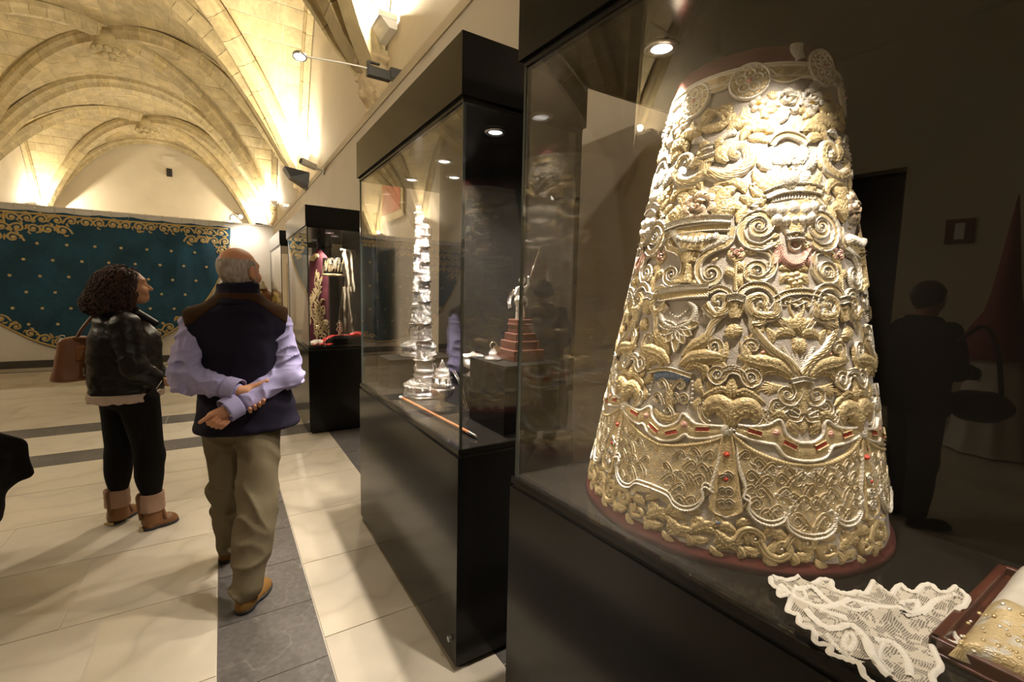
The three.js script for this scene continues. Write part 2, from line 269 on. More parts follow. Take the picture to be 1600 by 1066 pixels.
const granMap = tex(512, (u, v) => { const n = fbm(u * 80, v * 80, 80, 61, 2), w = fbm(u * 5, v * 5, 5, 62, 4); const sc = Math.pow(Math.max(0, 1 - Math.abs(fbm(u * 9, v * 9, 9, 66, 3) - 0.5) * 40), 2) * 0.10; const k = 0.34 + 0.10 * (w - 0.5) + 0.09 * (n - 0.5) + sc; return [k * 1.0, k * 0.97, k * 0.95]; }, { size: 1.3 });
M.granite = std({ map: granMap, color: new THREE.Color().setRGB(1.0, 0.97, 0.95), roughness: 0.42 });
M.grout = std({ color: new THREE.Color().setRGB(0.55, 0.50, 0.42), roughness: 0.9 });
const floor = struct(node('floor'));
{
  obj('floor_bed', box(XL - 0.4, XR + 0.4, -0.25, -0.004, -30.8, 10.2), M.grout, floor);
  const tiles = []; let id = 0;
  const tile = (x0, x1, z0, z1, kind, gap = 0.0016) => {
    if (x1 - x0 < 0.02 || z1 - z0 < 0.02) return; id++;
    const a = x0 + gap, b = x1 - gap, c = z0 + gap, d = z1 - gap, dy = (hash2(id, 1, 1) - 0.5) * 0.0008, ch = 0.0015;
    const ux = hash2(id, 4, 2) * 7, uz = hash2(id, 5, 2) * 7, fl = hash2(id, 6, 6) > 0.5 ? 1 : -1;
    const co = [V(a, -0.03, c), V(b, -0.03, c), V(b, -0.03, d), V(a, -0.03, d), V(a + ch, dy, c + ch), V(b - ch, dy, c + ch), V(b - ch, dy, d - ch), V(a + ch, dy, d - ch)];
    const g = block(co, (i) => [co[i].x * fl + ux, co[i].z * fl + uz]);
    const m = kind === 'granite' ? M.granite : M.marble[Math.floor(hash2(id, 9, 3) * 3)];
    tiles.push({ g, m, kind, key: area(V((a + b) / 2, 0, (c + d) / 2), Math.min(b - a, d - c)) });
  };
  const bands = [[-6.93, -6.52], [-5.80, -5.42], [-11.6, -11.48], [1.9, 2.3], [3.0, 3.4]];           // across the room
  const long = [[-0.07, 0.345, -5.42, 10], [0.97, 1.45, -30.3, 10], [-5.6, -5.2, -5.42, 10]];   // along it
  const xs = [XL, -5.6, -5.2, -0.07, 0.345, 0.97, 1.45, XR];
  const zs = [-30.3]; for (const [a, b] of [...bands].sort((p, q) => p[0] - q[0])) zs.push(a, b); zs.push(10);
  for (let i = 0; i + 1 < xs.length; i++) for (let j = 0; j + 1 < zs.length; j++) {
    const x0 = xs[i], x1 = xs[i + 1], z0 = zs[j], z1 = zs[j + 1], zm = (z0 + z1) / 2;
    const across = bands.some(b => b[0] === z0), stripe = long.some(l => l[0] === x0 && zm > l[2] && zm < l[3]);
    if (across) { for (let x = x0; x < x1 - 1e-6;) { const w = Math.min(0.92, x1 - x); tile(x, x + w, z0, z1, 'granite'); x += w; } continue; }
    if (stripe) { const n = Math.max(1, Math.round((z1 - z0) / 0.44)); for (let k = 0; k < n; k++) tile(x0, x1, mix(z0, z1, k / n), mix(z0, z1, (k + 1) / n), 'granite'); continue; }
    const rows = Math.max(1, Math.round((z1 - z0) / 0.66)), w = x1 - x0;
    for (let k = 0; k < rows; k++) { const za = mix(z0, z1, k / rows), zb = mix(z0, z1, (k + 1) / rows); if (w < 0.9) { tile(x0, x1, za, zb, 'marble'); continue; } let x = x0 - (hash2(i, k, 5) * 0.9); while (x < x1 - 1e-6) { const L = 1.05; tile(Math.max(x, x0), Math.min(x + L, x1), za, zb, 'marble'); x += L; } }
  }
  tiles.sort((a, b) => b.key - a.key);
  tiles.slice(0, 300).forEach(t => obj(t.kind === 'granite' ? 'granite_tile' : 'marble_tile', t.g, t.m, floor));
  const rest = tiles.slice(300);
  for (const m of [M.granite, ...M.marble]) { const l = rest.filter(t => t.m === m).map(t => t.g); if (l.length) obj('distant_tiles', l, m, floor).userData.kind = 'stuff'; }
}
// ================= CORBELS, UPLIGHTS, SPOT ARMS =================
M.whiteMetal = std({ color: new THREE.Color().setRGB(0.72, 0.70, 0.66), roughness: 0.5 });
M.blackPlastic = std({ color: new THREE.Color().setRGB(0.016, 0.015, 0.014), roughness: 0.4 });
M.chrome = std({ color: new THREE.Color().setRGB(0.75, 0.75, 0.75), roughness: 0.22, metalness: 1 });
M.lampGlow = std({ color: 0xffffff, emissive: new THREE.Color().setRGB(1, 0.86, 0.62), emissiveIntensity: 5, roughness: 0.6 });
M.spotGlow = std({ color: 0xffffff, emissive: new THREE.Color().setRGB(1, 0.96, 0.90), emissiveIntensity: 6, roughness: 0.5 });
{
  const carve = (x, y, z) => {  // hangs at the wall plane x=0, towards -x; y from -0.95 to 0
    const t = clamp(-y / 0.95), r = mix(0.36, 0.05, Math.pow(t, 1.3));
    let d = sdEll(x, y, z, [0, -0.30, 0], [0.30, 0.36, 0.34]); d = smin(d, sdCap(x, y, z, [-0.02, -0.2, 0], [0.02, -0.9, 0], 0.26, 0.05), 0.08);
    d = smin(d, sdEll(x, y, z, [-0.06, -0.03, 0], [0.34, 0.09, 0.40]), 0.05);
    for (let i = 0; i < 9; i++) { const a = (i / 8 - 0.5) * Math.PI * 0.95, yy = -0.18 - 0.26 * (i % 3), rr = mix(0.33, 0.16, -yy / 0.9); d = smin(d, Math.hypot(x + Math.cos(a) * rr, (y - yy), z - Math.sin(a) * rr) - 0.075, 0.03); }
    const n = noise3(x * 17, y * 17, z * 17) * 0.022 + noise3(x * 38 + 5, y * 38, z * 38) * 0.009;
    return Math.max(d + n, x - 0.02);
  };
  const cg = nets(carve, [-0.5, -1.0, -0.5], [0.06, 0.12, 0.5], 0.022); const corbelGeo = stoneTint(cylUV(cg, 0, 0, 1, 0.3), 999);
  const corbelMat = std({ color: new THREE.Color().setRGB(1.15, 1.1, 1.15), vertexColors: true, map: stoneMap, roughness: 0.92, bumpMap: stoneBump, bumpScale: 0.01 });
  const names = ['beside the near spotlight arm', 'above the camera and black projector', 'beyond the white display wall', 'in the far corner'];
  for (const side of [1, -1]) for (let k = 0; k < 6; k++) {
    const z = ZC[k] + (k === 0 ? -1.2 : k === 5 ? 0.5 : 0), x = side > 0 ? XR : XL;
    const wallName = side > 0 ? 'on the right wall' : 'on the left wall', where = k >= 2 ? names[k - 2] : k === 1 ? 'next to the camera position' : 'at the end behind the camera';
    const c = thing('corbel', `carved foliate stone corbel ${wallName} ${where}`, 'corbel', [x, 4.86, z], side > 0 ? 0 : Math.PI);
    obj('carving', corbelGeo, corbelMat, c);
    obj('abacus', box(-0.36, 0.02, 0.0, 0.10, -0.34, 0.34, 0.015), corbelMat.clone(), c).material.vertexColors = false;
    c.children[1].material.color.setRGB(0.55, 0.47, 0.3);
    const u = thing('uplight', `white trough uplight ${wallName} over the corbel ${where}`, 'wall light', [x - side * 0.02, 5.12, z + 0.52], side > 0 ? 0 : Math.PI);
    const s = [V(0, 0, -0.26), V(0, 0, 0.26)];
    obj('trough', [block([V(-0.10, -0.10, -0.28), V(0, -0.10, -0.28), V(0, -0.10, 0.28), V(-0.10, -0.10, 0.28), V(-0.24, 0.02, -0.30), V(0, 0.02, -0.30), V(0, 0.02, 0.30), V(-0.24, 0.02, 0.30)]), box(-0.25, -0.235, 0.0, 0.075, -0.30, 0.30), box(-0.25, 0, 0.0, 0.075, -0.305, -0.29), box(-0.25, 0, 0.0, 0.075, 0.29, 0.305)], M.whiteMetal, u);
    const g = cyl(V(-0.15, 0.065, -0.2), V(-0.15, 0.065, 0.2), 0.022, 0.022, 10); obj('lamp_tube', g, M.lampGlow, u);
    if (k < 2) { g.dispose(); u.children[1].material = M.whiteMetal; continue; }   // switched off: nothing in the photograph shows their light
    const L = new THREE.PointLight(WARM, LIGHT.uplight); L.position.set(x - side * 0.24, 5.12 + 0.16, z + 0.52); L.castShadow = true; L.shadow.radius = 3; L.name = 'uplight_lamp'; scene.add(L);
  }
}
// spotlights on long arms clipped to the partition top
function armSpot(base, head, aim, label, power, big) {
  const t = thing('arm_spotlight', label, 'spotlight', base);
  const B = V(...base), H = V(...head).sub(B), A = V(...aim).sub(V(...head)).normalize();
  obj('clamp', big ? [box(-0.05, 0.16, -0.05, 0.07, -0.05, 0.05, 0.008), box(-0.30, -0.04, -0.075, 0.03, -0.04, 0.04, 0.008), box(-0.30, -0.27, 0.02, 0.08, -0.03, 0.03), box(-0.29, -0.16, 0.07, 0.085, -0.02, 0.02)] : [box(-0.06, 0.12, -0.05, 0.05, -0.04, 0.04, 0.008)], big ? M.blackPlastic : M.chrome, t);
  obj('arm', tube([V(-0.2, 0.01, 0), H.clone().multiplyScalar(0.5).add(V(0, 0.03, 0)), H.clone().add(V(0.04, 0.02, 0))], 0.009, 16, 8), M.whiteMetal, t);
  const q = new THREE.Quaternion().setFromUnitVectors(V(0, -1, 0), A);
  const h = obj('lamp_head', lathe([[0.001, 0.05], [0.04, 0.048], [0.068, 0.02], [0.07, 0.0], [0.06, -0.005], [0.058, 0.006], [0.001, 0.012]], 28), M.chrome, t); h.position.copy(H); h.quaternion.copy(q);
  const gl = obj('lens', lathe([[0.001, 0.0], [0.056, 0.001], [0.056, 0.006], [0.001, 0.007]], 24), M.spotGlow, h);
  const L = new THREE.SpotLight(COOL, power, 0, 0.95, 0.6); L.position.copy(B).add(H).addScaledVector(A, 0.02); L.target.position.set(...aim); L.castShadow = true; L.shadow.radius = 3; L.name = 'arm_spotlight_lamp'; scene.add(L, L.target);
}
armSpot([XP + 0.02, 4.02, -5.39], [0.76, 3.95, -5.39], [0.55, 0.6, -4.6], 'white disc spotlight on a long arm with black box clamp over the silver case', LIGHT.arm, true);
armSpot([XP, 4.1, -15.69], [0.83, 4.0, -15.69], [-1.2, 1.6, -12.1], 'chrome spotlight on a long arm above the far white display wall', LIGHT.arm, false);
armSpot([XP, 4.02, 0.6], [0.72, 3.95, 0.6], [0.5, 1.0, -1.6], 'white disc spotlight on a long arm overhead near the skirt case', LIGHT.arm, true);
armSpot([XL + 0.02, 4.02, -5.0], [XL + 1.0, 3.95, -5.0], [0.2, 0.6, -4.0], 'white disc spotlight on a long arm on the left wall', LIGHT.armLeft, true);
armSpot([XL + 0.02, 4.02, -8.5], [XL + 1.0, 3.95, -8.5], [-1.5, 0.6, -9.5], 'white disc spotlight on a long arm left of the blue cape', LIGHT.armLeft, true);
// camera, projector and sensor
{
  const t = thing('security_camera', 'white bullet security camera with a dark lens on the partition top', 'camera', [XP - 0.02, 3.80, -9.43]);
  obj('bracket', [cyl(V(0, 0.0, 0), V(-0.16, 0.04, 0), 0.022), cyl(V(0.01, 0, 0), V(-0.015, 0, 0), 0.06, 0.06, 20)], M.whiteMetal, t);
  const A = V(-0.40, 0.10, 0.10), B = V(-0.14, 0.05, 0);
  obj('housing', cyl(B, A, 0.06, 0.062, 24), M.whiteMetal, t); obj('lens', cyl(A, A.clone().add(A.clone().sub(B).normalize().multiplyScalar(0.012)), 0.05, 0.045, 24), M.blackPlastic, t);
  for (const [fz, flabel, ax, az] of [[-11.45, 'small black angular floodlight on top of the partition beside the security camera', -2.2, -16], [-1.6, 'added unseen black floodlight on top of the partition above the skirt case', -1.5, -11.5], [-21.5, 'added unseen black floodlight on top of the partition beyond the white wall', -2.6, -27]]) {  // last two floodlights are added out of view to brighten the vault evenly
  const p = thing('floodlight', flabel, 'spotlight', [XP - 0.1, 3.98, fz]);
  obj('hood', block([V(-0.26, 0.04, -0.16), V(0.1, -0.16, -0.16), V(0.1, -0.16, 0.16), V(-0.26, 0.04, 0.16), V(-0.38, 0.24, -0.2), V(0.12, 0.18, -0.2), V(0.12, 0.18, 0.2), V(-0.38, 0.24, 0.2)]), M.blackPlastic, p);
  obj('stem', cyl(V(0.05, -0.14, 0), V(0.1, -0.02, 0), 0.03), M.chrome, p);
  const gl = obj('lamp_panel', block([V(-0.33, 0.236, -0.15), V(0.08, 0.186, -0.15), V(0.08, 0.186, 0.15), V(-0.33, 0.236, 0.15), V(-0.33, 0.246, -0.15), V(0.08, 0.196, -0.15), V(0.08, 0.196, 0.15), V(-0.33, 0.246, 0.15)]), M.lampGlow, p);
  const L = new THREE.SpotLight(WARM, LIGHT.flood * (fz > -5 ? 0.6 : 1), 0, fz > -5 ? 0.9 : 1.2, 0.8); L.position.set(XP - 0.24, 4.28, fz); L.target.position.set(ax, 8.6, az); L.castShadow = true; L.shadow.radius = 6; L.name = 'floodlight_lamp'; scene.add(L, L.target); }
  const s = thing('wall_sensor', 'tiny black alarm sensor high on the far wall', 'sensor', [-2.05, 7.45, -30.28]);
  obj('case', box(-0.12, 0.12, -0.2, 0.2, 0, 0.12, 0.03), M.blackPlastic, s); obj('cover_plate', box(-0.25, 0.25, 0.55, 0.85, 0, 0.03, 0.01), M.partition, s);
}
// ================= DISPLAY CASES =================
M.lacquer = phys({ color: new THREE.Color().setRGB(0.008, 0.0075, 0.007), roughness: 0.16, specularIntensity: 0.45 });
M.lacquerIn = phys({ color: new THREE.Color().setRGB(0.010, 0.009, 0.008), roughness: 0.12, specularIntensity: 0.45 });
M.lacquerSatin = phys({ color: new THREE.Color().setRGB(0.006, 0.005, 0.004), roughness: 0.34, specularIntensity: 0.3 });
M.blackMatte = phys({ color: new THREE.Color().setRGB(0.004, 0.0038, 0.0036), roughness: 0.6, specularIntensity: 0.15 });
M.glass = phys({ color: 0xffffff, transmission: 1, thickness: 0, roughness: 0, ior: 1.50, specularIntensity: 1 });
M.glassEdge = phys({ color: new THREE.Color().setRGB(0.05, 0.06, 0.055), roughness: 0.1 });
M.steel = std({ color: new THREE.Color().setRGB(0.6, 0.6, 0.6), roughness: 0.3, metalness: 1 });
// a case in its own frame: a = along the front toward the camera (0..len), b = depth into the wall side (0..dep)
function displayCase({ label, pos, dir, len, dep, yb = 0.96, yh = 2.29, yt = 2.53, spots, nearPane = true, satin = false }) {
  const t = thing('display_case', label, 'display case', pos);
  const [ax, az, bx, bz] = dir, P = (a, y, b) => V(a * ax + b * bx, y, a * az + b * bz);
  const brick = (a0, a1, y0, y1, b0, b1) => boxUV(block([P(a0, y0, b0), P(a0, y0, b1), P(a1, y0, b1), P(a1, y0, b0), P(a0, y1, b0), P(a0, y1, b1), P(a1, y1, b1), P(a1, y1, b0)].map(p => p)));
  const gi = 0.022;
  obj('plinth', [brick(0.004, len - 0.004, 0.03, yb - 0.035, 0.004, dep - 0.004), brick(0.03, len - 0.03, 0, 0.03, 0.03, dep - 0.02)], M.lacquer, t);
  obj('shadow_gap', brick(0.014, len - 0.014, yb - 0.035, yb - 0.02, 0.014, dep - 0.01), M.blackPlastic, t);
  obj('case_floor', brick(0.006, len - 0.006, yb - 0.02, yb, 0.006, dep - 0.006), M.lacquerIn, t);
  obj('header', [brick(0, len, yh + 0.02, yt, 0, dep), brick(0.012, len - 0.012, yh, yh + 0.02, 0.012, dep - 0.01)], M.lacquer, t);
  obj('back_panel', brick(0.02, len - 0.02, yb, yh, dep - 0.03, dep - 0.005), satin ? M.lacquerSatin : M.blackMatte, t);
  const pane = (name, a0, a1, b0, b1) => { const g = obj('glass_pane', brick(a0, a1, yb + 0.001, yh - 0.001, b0, b1), M.glass, t); return g; };
  pane('front', gi, len - gi, gi - 0.004, gi + 0.004); pane('far', gi - 0.004, gi + 0.004, gi + 0.006, dep - 0.04); if (nearPane) pane('near', len - gi - 0.004, len - gi + 0.004, gi + 0.006, dep - 0.04);
  // polished pane edges where the sheets meet
  for (const a of [gi - 0.004, len - gi + 0.004]) obj('glass_edge', brick(a - 0.0035, a + 0.0035, yb, yh, gi - 0.0075, gi + 0.004), M.glassEdge, t);
  obj('lock', (() => { const p = P(len - 0.05, 0.13, -0.004), g = new THREE.CylinderGeometry(0.012, 0.012, 0.014, 16); g.rotateZ(Math.PI / 2); g.translate(p.x, p.y, p.z); return g; })(), M.steel, t);
  for (const [a, b, power, aimA, aimB, angle] of spots) {
    const c = P(a, yh, b), d = node('downlight', t); d.position.copy(c);
    obj('trim_ring', lathe([[0.030, 0.001], [0.046, 0.0], [0.048, -0.004], [0.040, -0.010], [0.030, -0.006]], 28), M.steel, d);
    obj('lens', lathe([[0.001, -0.004], [0.031, -0.003], [0.031, 0.003], [0.001, 0.003]], 24), M.spotGlow, d);
    if (power > 0) { const L = new THREE.SpotLight(COOL, power, 0, angle || 0.9, 0.7); L.position.copy(V(...pos)).add(c).add(V(0, -0.014, 0)); const A = P(aimA, yb, aimB); L.target.position.copy(V(...pos)).add(A); L.castShadow = true; L.shadow.radius = 1.5; L.name = 'downlight_lamp'; scene.add(L, L.target); }
  }
  return { t, P: (a, y, b) => P(a, y, b).add(V(...pos)) };
}
const case1 = displayCase({ label: 'large black display case holding the gold embroidered skirt', pos: [0.815, 0, -1.29], dir: [0.057, 0.998, 0.999, 0.03], len: 2.2, dep: 0.76, satin: true,
  spots: [[0.33, 0.25, LIGHT.hero * 2.0, 0.26, 0.36, 0.52], [0.80, 0.10, LIGHT.hero * 0.35, 0.50, 0.55, 0.66], [1.15, 0.5, LIGHT.hero * 0.13, 1.0, 0.35, 0.9], [1.7, 0.30, LIGHT.hero * 0.2, 1.6, 0.4, 0.9]] });
const case2 = displayCase({ label: 'black display case with silver candle staffs, censer and statuette', pos: [0.77, 0, -3.15], dir: [0, 1, 1, 0], len: 1.55, dep: 0.6,
  spots: [[0.28, 0.27, LIGHT.down, 0.3, 0.3], [0.78, 0.27, LIGHT.down, 0.7, 0.3], [0.5, 0.46, LIGHT.down * 0.6, 0.4, 0.4], [1.33, 0.27, LIGHT.down, 1.2, 0.35]] });
const case3 = displayCase({ label: 'black display case with maroon embroidered garment and red ribbon', pos: [0.77, 0, -7.0], dir: [0, 1, 1, 0], len: 1.68, dep: 0.75, yh: 2.24, yt: 2.47,
  spots: [[1.35, 0.3, LIGHT.down * 0.3, 1.3, 0.35], [1.05, 0.42, LIGHT.down * 0.5, 0.95, 0.45], [0.4, 0.3, LIGHT.down * 0.6, 0.4, 0.3]] });
const case4 = displayCase({ label: 'farthest display case, past the maroon garment, with a gold edged cloth', pos: [0.77, 0, -9.6], dir: [0, 1, 1, 0], len: 1.75, dep: 0.75, yh: 2.24, yt: 2.47,
  spots: [[1.2, 0.3, LIGHT.down * 0.6, 1.2, 0.3]] });
// ================= EMBROIDERED SKIRT =================
const SK = { cx: 1.314, cz: -0.818, R0: 0.418, R1: 0.203, y0: 0.96, y1: 2.2 };
const skR = (y) => mix(SK.R0, SK.R1, (y - SK.y0) / (SK.y1 - SK.y0));
const skP = (th, y, off = 0) => { const r = skR(y) + off; return V(SK.cx - Math.cos(th) * r, y, SK.cz + Math.sin(th) * r); };
const skSlope = (SK.R0 - SK.R1) / (SK.y1 - SK.y0);
const skN = (th) => V(-Math.cos(th), skSlope, Math.sin(th)).normalize();
// where a line of sight from the photographer's spot meets the cone: gives the angle round it and the height
function skAt(px, py) {
  const d = V((px - 800) / F, -(py - 533) / F, -1).applyQuaternion(camera.quaternion), o = camera.position;
  const k = (SK.R1 - SK.R0) / (SK.y1 - SK.y0), A = SK.R0 + k * (o.y - SK.y0), B = k * d.y, ox = o.x - SK.cx, oz = o.z - SK.cz;
  const a = d.x * d.x + d.z * d.z - B * B, b = 2 * (ox * d.x + oz * d.z - A * B), c = ox * ox + oz * oz - A * A, q = b * b - 4 * a * c;
  const t = (-b - Math.sqrt(Math.max(0, q))) / (2 * a), p = o.clone().addScaledVector(d, t);
  return [Math.atan2(p.z - SK.cz, -(p.x - SK.cx)), p.y];
}
const U1 = (x, y) => skAt(900 + x / 2.423, 60 + y / 2.423), U2 = (x, y) => skAt(900 + x / 2.423, 480 + y / 2.423);
const axisLine = (a, b) => (y) => a[0] + (b[0] - a[0]) * (y - a[1]) / (b[1] - a[1]);
const axA = axisLine(skAt(1231, 234), skAt(1267, 827)), axB = axisLine(skAt(1091.6, 351), U2(322, 505)), axM = (y) => (axA(y) + axB(y)) / 2;
const flip = (ax) => (p) => [2 * ax(p[1]) - p[0], p[1]];

const threadBump = tex(256, (u, v) => { const a = Math.abs(((u * 26 + v * 26) % 1) - 0.5) * 2, n = vn(u * 70, v * 70, 70, 3); return g3(0.7 * a + 0.3 * n); }, { srgb: false, size: 0.15 });
const grainBump = tex(256, (u, v) => { const a = vn(u * 44, v * 44, 44, 13), b = vn(u * 90, v * 90, 90, 14); return g3(0.6 * a + 0.4 * b); }, { srgb: false, size: 0.13 });
const cloth = tex(256, (u, v) => { const w = 0.5 + 0.5 * Math.sin(u * 64 * Math.PI * 2) * Math.sin(v * 64 * Math.PI * 2), n = fbm(u * 8, v * 8, 8, 18, 4); const k = 0.90 + 0.08 * (n - 0.5) + 0.10 * (w - 0.5); return [k, k * 0.99, k * 0.97]; }, { size: 0.12 });
M.lame = phys({ color: new THREE.Color().setRGB(0.64, 0.585, 0.53), map: cloth, roughness: 0.62, metalness: 0.08, bumpMap: grainBump, bumpScale: 0.0009 });
M.goldThread = std({ vertexColors: true, roughness: 0.40, metalness: 0.34, bumpMap: threadBump, bumpScale: 0.0016 });
M.goldGrain = std({ vertexColors: true, roughness: 0.42, metalness: 0.34, bumpMap: grainBump, bumpScale: 0.0014 });
M.redVelvet = phys({ color: new THREE.Color().setRGB(0.15, 0.026, 0.02), roughness: 0.85, sheen: 0.3, sheenRoughness: 0.5, sheenColor: new THREE.Color().setRGB(0.2, 0.04, 0.03), bumpMap: grainBump, bumpScale: 0.001 });
const GOLD = [0.66, 0.52, 0.28], PALE = [0.84, 0.78, 0.66], DARKG = [0.50, 0.35, 0.12], SILV = [0.80, 0.75, 0.64], PINK = [0.70, 0.40, 0.32], REDD = [0.55, 0.06, 0.04], BLUE = [0.16, 0.22, 0.34], YELO = [0.75, 0.50, 0.10], CREAM = [0.78, 0.72, 0.58];
const PROF = {
  dome: [[-1, -0.15], [-0.86, 0.45], [-0.5, 0.86], [0, 1], [0.5, 0.86], [0.86, 0.45], [1, -0.15]],
  rim: [[-1, -0.1], [-0.92, 0.8], [-0.78, 1], [-0.64, 0.75], [-0.55, 0.42], [0, 0.62], [0.55, 0.42], [0.64, 0.75], [0.78, 1], [0.92, 0.8], [1, -0.1]],
  leaf: [[-1, -0.1], [-0.9, 0.35], [-0.66, 0.75], [-0.5, 0.62], [-0.3, 0.95], [-0.08, 0.6], [0, 0.85], [0.08, 0.6], [0.3, 0.95], [0.5, 0.62], [0.66, 0.75], [0.9, 0.35], [1, -0.1]],
  flute: [[-1, -0.1], [-0.9, 0.5], [-0.75, 0.68], [-0.6, 0.56], [-0.45, 0.86], [-0.3, 0.74], [-0.12, 1], [0, 0.88], [0.12, 1], [0.3, 0.74], [0.45, 0.86], [0.6, 0.56], [0.75, 0.68], [0.9, 0.5], [1, -0.1]],
};
const KD = 0.00076;
const lin = (f, u) => typeof f === 'function' ? f(u) : f;
const taper = (w, a = 0.15) => (u) => w * (a + (1 - a) * Math.sin(Math.PI * Math.min(1, 0.12 + u * 0.88)));
const tailing = (w, e = 0.25) => (u) => w * mix(1, e, u);
const leafW = (w) => (u) => w * Math.pow(Math.sin(Math.PI * clamp(0.06 + 0.93 * u)), 0.8) * (1 + 0.07 * Math.sin(u * 24));
// a swept strip on the cone: pts are [angle, height]; w half width, h height, both in units of KD
function strip(pts, { w = 8, h = 8, prof = 'dome', n, col = GOLD, edge, closed = false, base = 0, veins = false } = {}) {
  const cur = new THREE.CatmullRomCurve3(pts.map(p => V(p[0] * skR(p[1]), p[1], 0)), closed, 'centripetal'), L = cur.getLength();
  n = n || Math.max(6, Math.min(60, Math.round(L / 0.0055))); const pf = PROF[prof], P = [], U = [], C = [], I = [], m = pf.length;
  for (let i = 0; i <= n; i++) {
    const u = i / n, q = cur.getPoint(u), t = cur.getTangent(u), th = q.x / skR(q.y), N = skN(th), E = V(Math.sin(th), 0, Math.cos(th)), W = E.clone().cross(N).negate();
    if (W.y < 0) W.negate(); const S = E.clone().multiplyScalar(-t.y).addScaledVector(W, t.x).normalize(), c = skP(th, q.y), ww = lin(w, u) * KD, hh = lin(h, u) * KD;
    for (let j = 0; j < m; j++) { const v = c.clone().addScaledVector(S, pf[j][0] * ww).addScaledVector(N, pf[j][1] * hh * (veins && Math.abs(pf[j][0]) < 0.95 && pf[j][0] ? 1 + 0.085 * Math.sin((i - Math.abs(pf[j][0]) * 3) * 1.9) : 1) + base * KD - pf[j][0] * pf[j][0] * ww * ww * 1.2); P.push(v.x, v.y, v.z); U.push(pf[j][0] * ww, u * L); const e = edge && Math.abs(pf[j][0]) > 0.62; C.push(...(e ? edge : col)); }
  }
  for (let i = 0; i < n; i++) for (let j = 0; j + 1 < m; j++) { const a = i * m + j; I.push(a, a + m, a + 1, a + 1, a + m, a + m + 1); }
  const g = new THREE.BufferGeometry(); g.setAttribute('position', new THREE.Float32BufferAttribute(P, 3)); g.setAttribute('uv', new THREE.Float32BufferAttribute(U, 2)); g.setAttribute('color', new THREE.Float32BufferAttribute(C, 3)); g.setIndex(I); g.computeVertexNormals();
  // keep every strip facing outward
  const nn = g.attributes.normal, mid = Math.floor(n / 2) * m + (m >> 1), thm = Math.atan2(P[mid * 3 + 2] - SK.cz, -(P[mid * 3] - SK.cx));
  if (V(nn.getX(mid), nn.getY(mid), nn.getZ(mid)).dot(skN(thm)) < 0) { const k = g.index.array; for (let i = 0; i < k.length; i += 3) { const s = k[i]; k[i] = k[i + 1]; k[i + 1] = s; } g.computeVertexNormals(); }
  return g.toNonIndexed();
}
// points of a spiral that starts at the last tail point and winds into the centre
function winding(tail, c, turns, dir, end = 0.12) {
  const l = tail[tail.length - 1], r = skR(c[1]), dx = (l[0] - c[0]) * r, dy = l[1] - c[1], r0 = Math.hypot(dx, dy), a0 = Math.atan2(dy, dx), out = [], n = Math.ceil(turns * 12);
  for (let i = 1; i <= n; i++) { const u = i / n, a = a0 + dir * u * turns * Math.PI * 2, rr = r0 * mix(1, end, Math.pow(u, 0.85)), y = c[1] + Math.sin(a) * rr; out.push([c[0] + Math.cos(a) * rr / r, y]); }
  return [...tail, ...out];
}
const scrollG = (tail, c, turns, dir, o = {}) => [strip(winding(tail, c, turns, dir), { w: tailing(o.w || 11, 0.35), h: tailing(o.h || 11, 0.6), prof: o.prof || 'rim', col: o.col || GOLD, edge: o.edge || PALE, n: Math.round(24 + turns * 22) }), bump(c, (o.w || 11) * 0.45, (o.h || 11) * 0.8, o.col || PALE)];
function bump(c, r, h, col = GOLD, sq = 1) {   // a small dome
  const r0 = skR(c[1]), rings = 4, seg = 12, P = [], I = [], C = [], U = [], N = skN(c[0]), E = V(Math.sin(c[0]), 0, Math.cos(c[0])), W = V(0, 1, 0).addScaledVector(N, -N.y).normalize(), o = skP(c[0], c[1]);
  for (let i = 0; i <= rings; i++) for (let j = 0; j < seg; j++) { const a = j / seg * Math.PI * 2, f = Math.sin(i / rings * Math.PI / 2), z = Math.cos(i / rings * Math.PI / 2); const v = o.clone().addScaledVector(E, Math.cos(a) * f * r * KD).addScaledVector(W, Math.sin(a) * f * r * KD * sq).addScaledVector(N, (z * h - 0.6) * KD); P.push(v.x, v.y, v.z); U.push(Math.cos(a) * f * r * KD, Math.sin(a) * f * r * KD); C.push(...col); }
  for (let i = 0; i < rings; i++) for (let j = 0; j < seg; j++) { const a = i * seg + j, b = i * seg + (j + 1) % seg; I.push(a, a + seg, b, b, a + seg, b + seg); }
  const g = new THREE.BufferGeometry(); g.setAttribute('position', new THREE.Float32BufferAttribute(P, 3)); g.setAttribute('uv', new THREE.Float32BufferAttribute(U, 2)); g.setAttribute('color', new THREE.Float32BufferAttribute(C, 3)); g.setIndex(I); g.computeVertexNormals(); return g.toNonIndexed();
}
const off = (c, dx, dy) => [c[0] + dx * KD / skR(c[1] + dy * KD), c[1] + dy * KD];     // a point dx, dy away in units of KD
const leafG = (pts, w, o = {}) => [strip(pts, { w: leafW(w), h: taper(o.h || w * 0.6, 0.4), prof: o.prof || 'leaf', col: o.col || GOLD, edge: o.edge, n: o.n || 26, veins: true })];
const cordG = (pts, w = 4, col = PALE, n, closed = false) => [strip(pts, { w, h: w * 1.3, prof: 'dome', col, n, closed })];
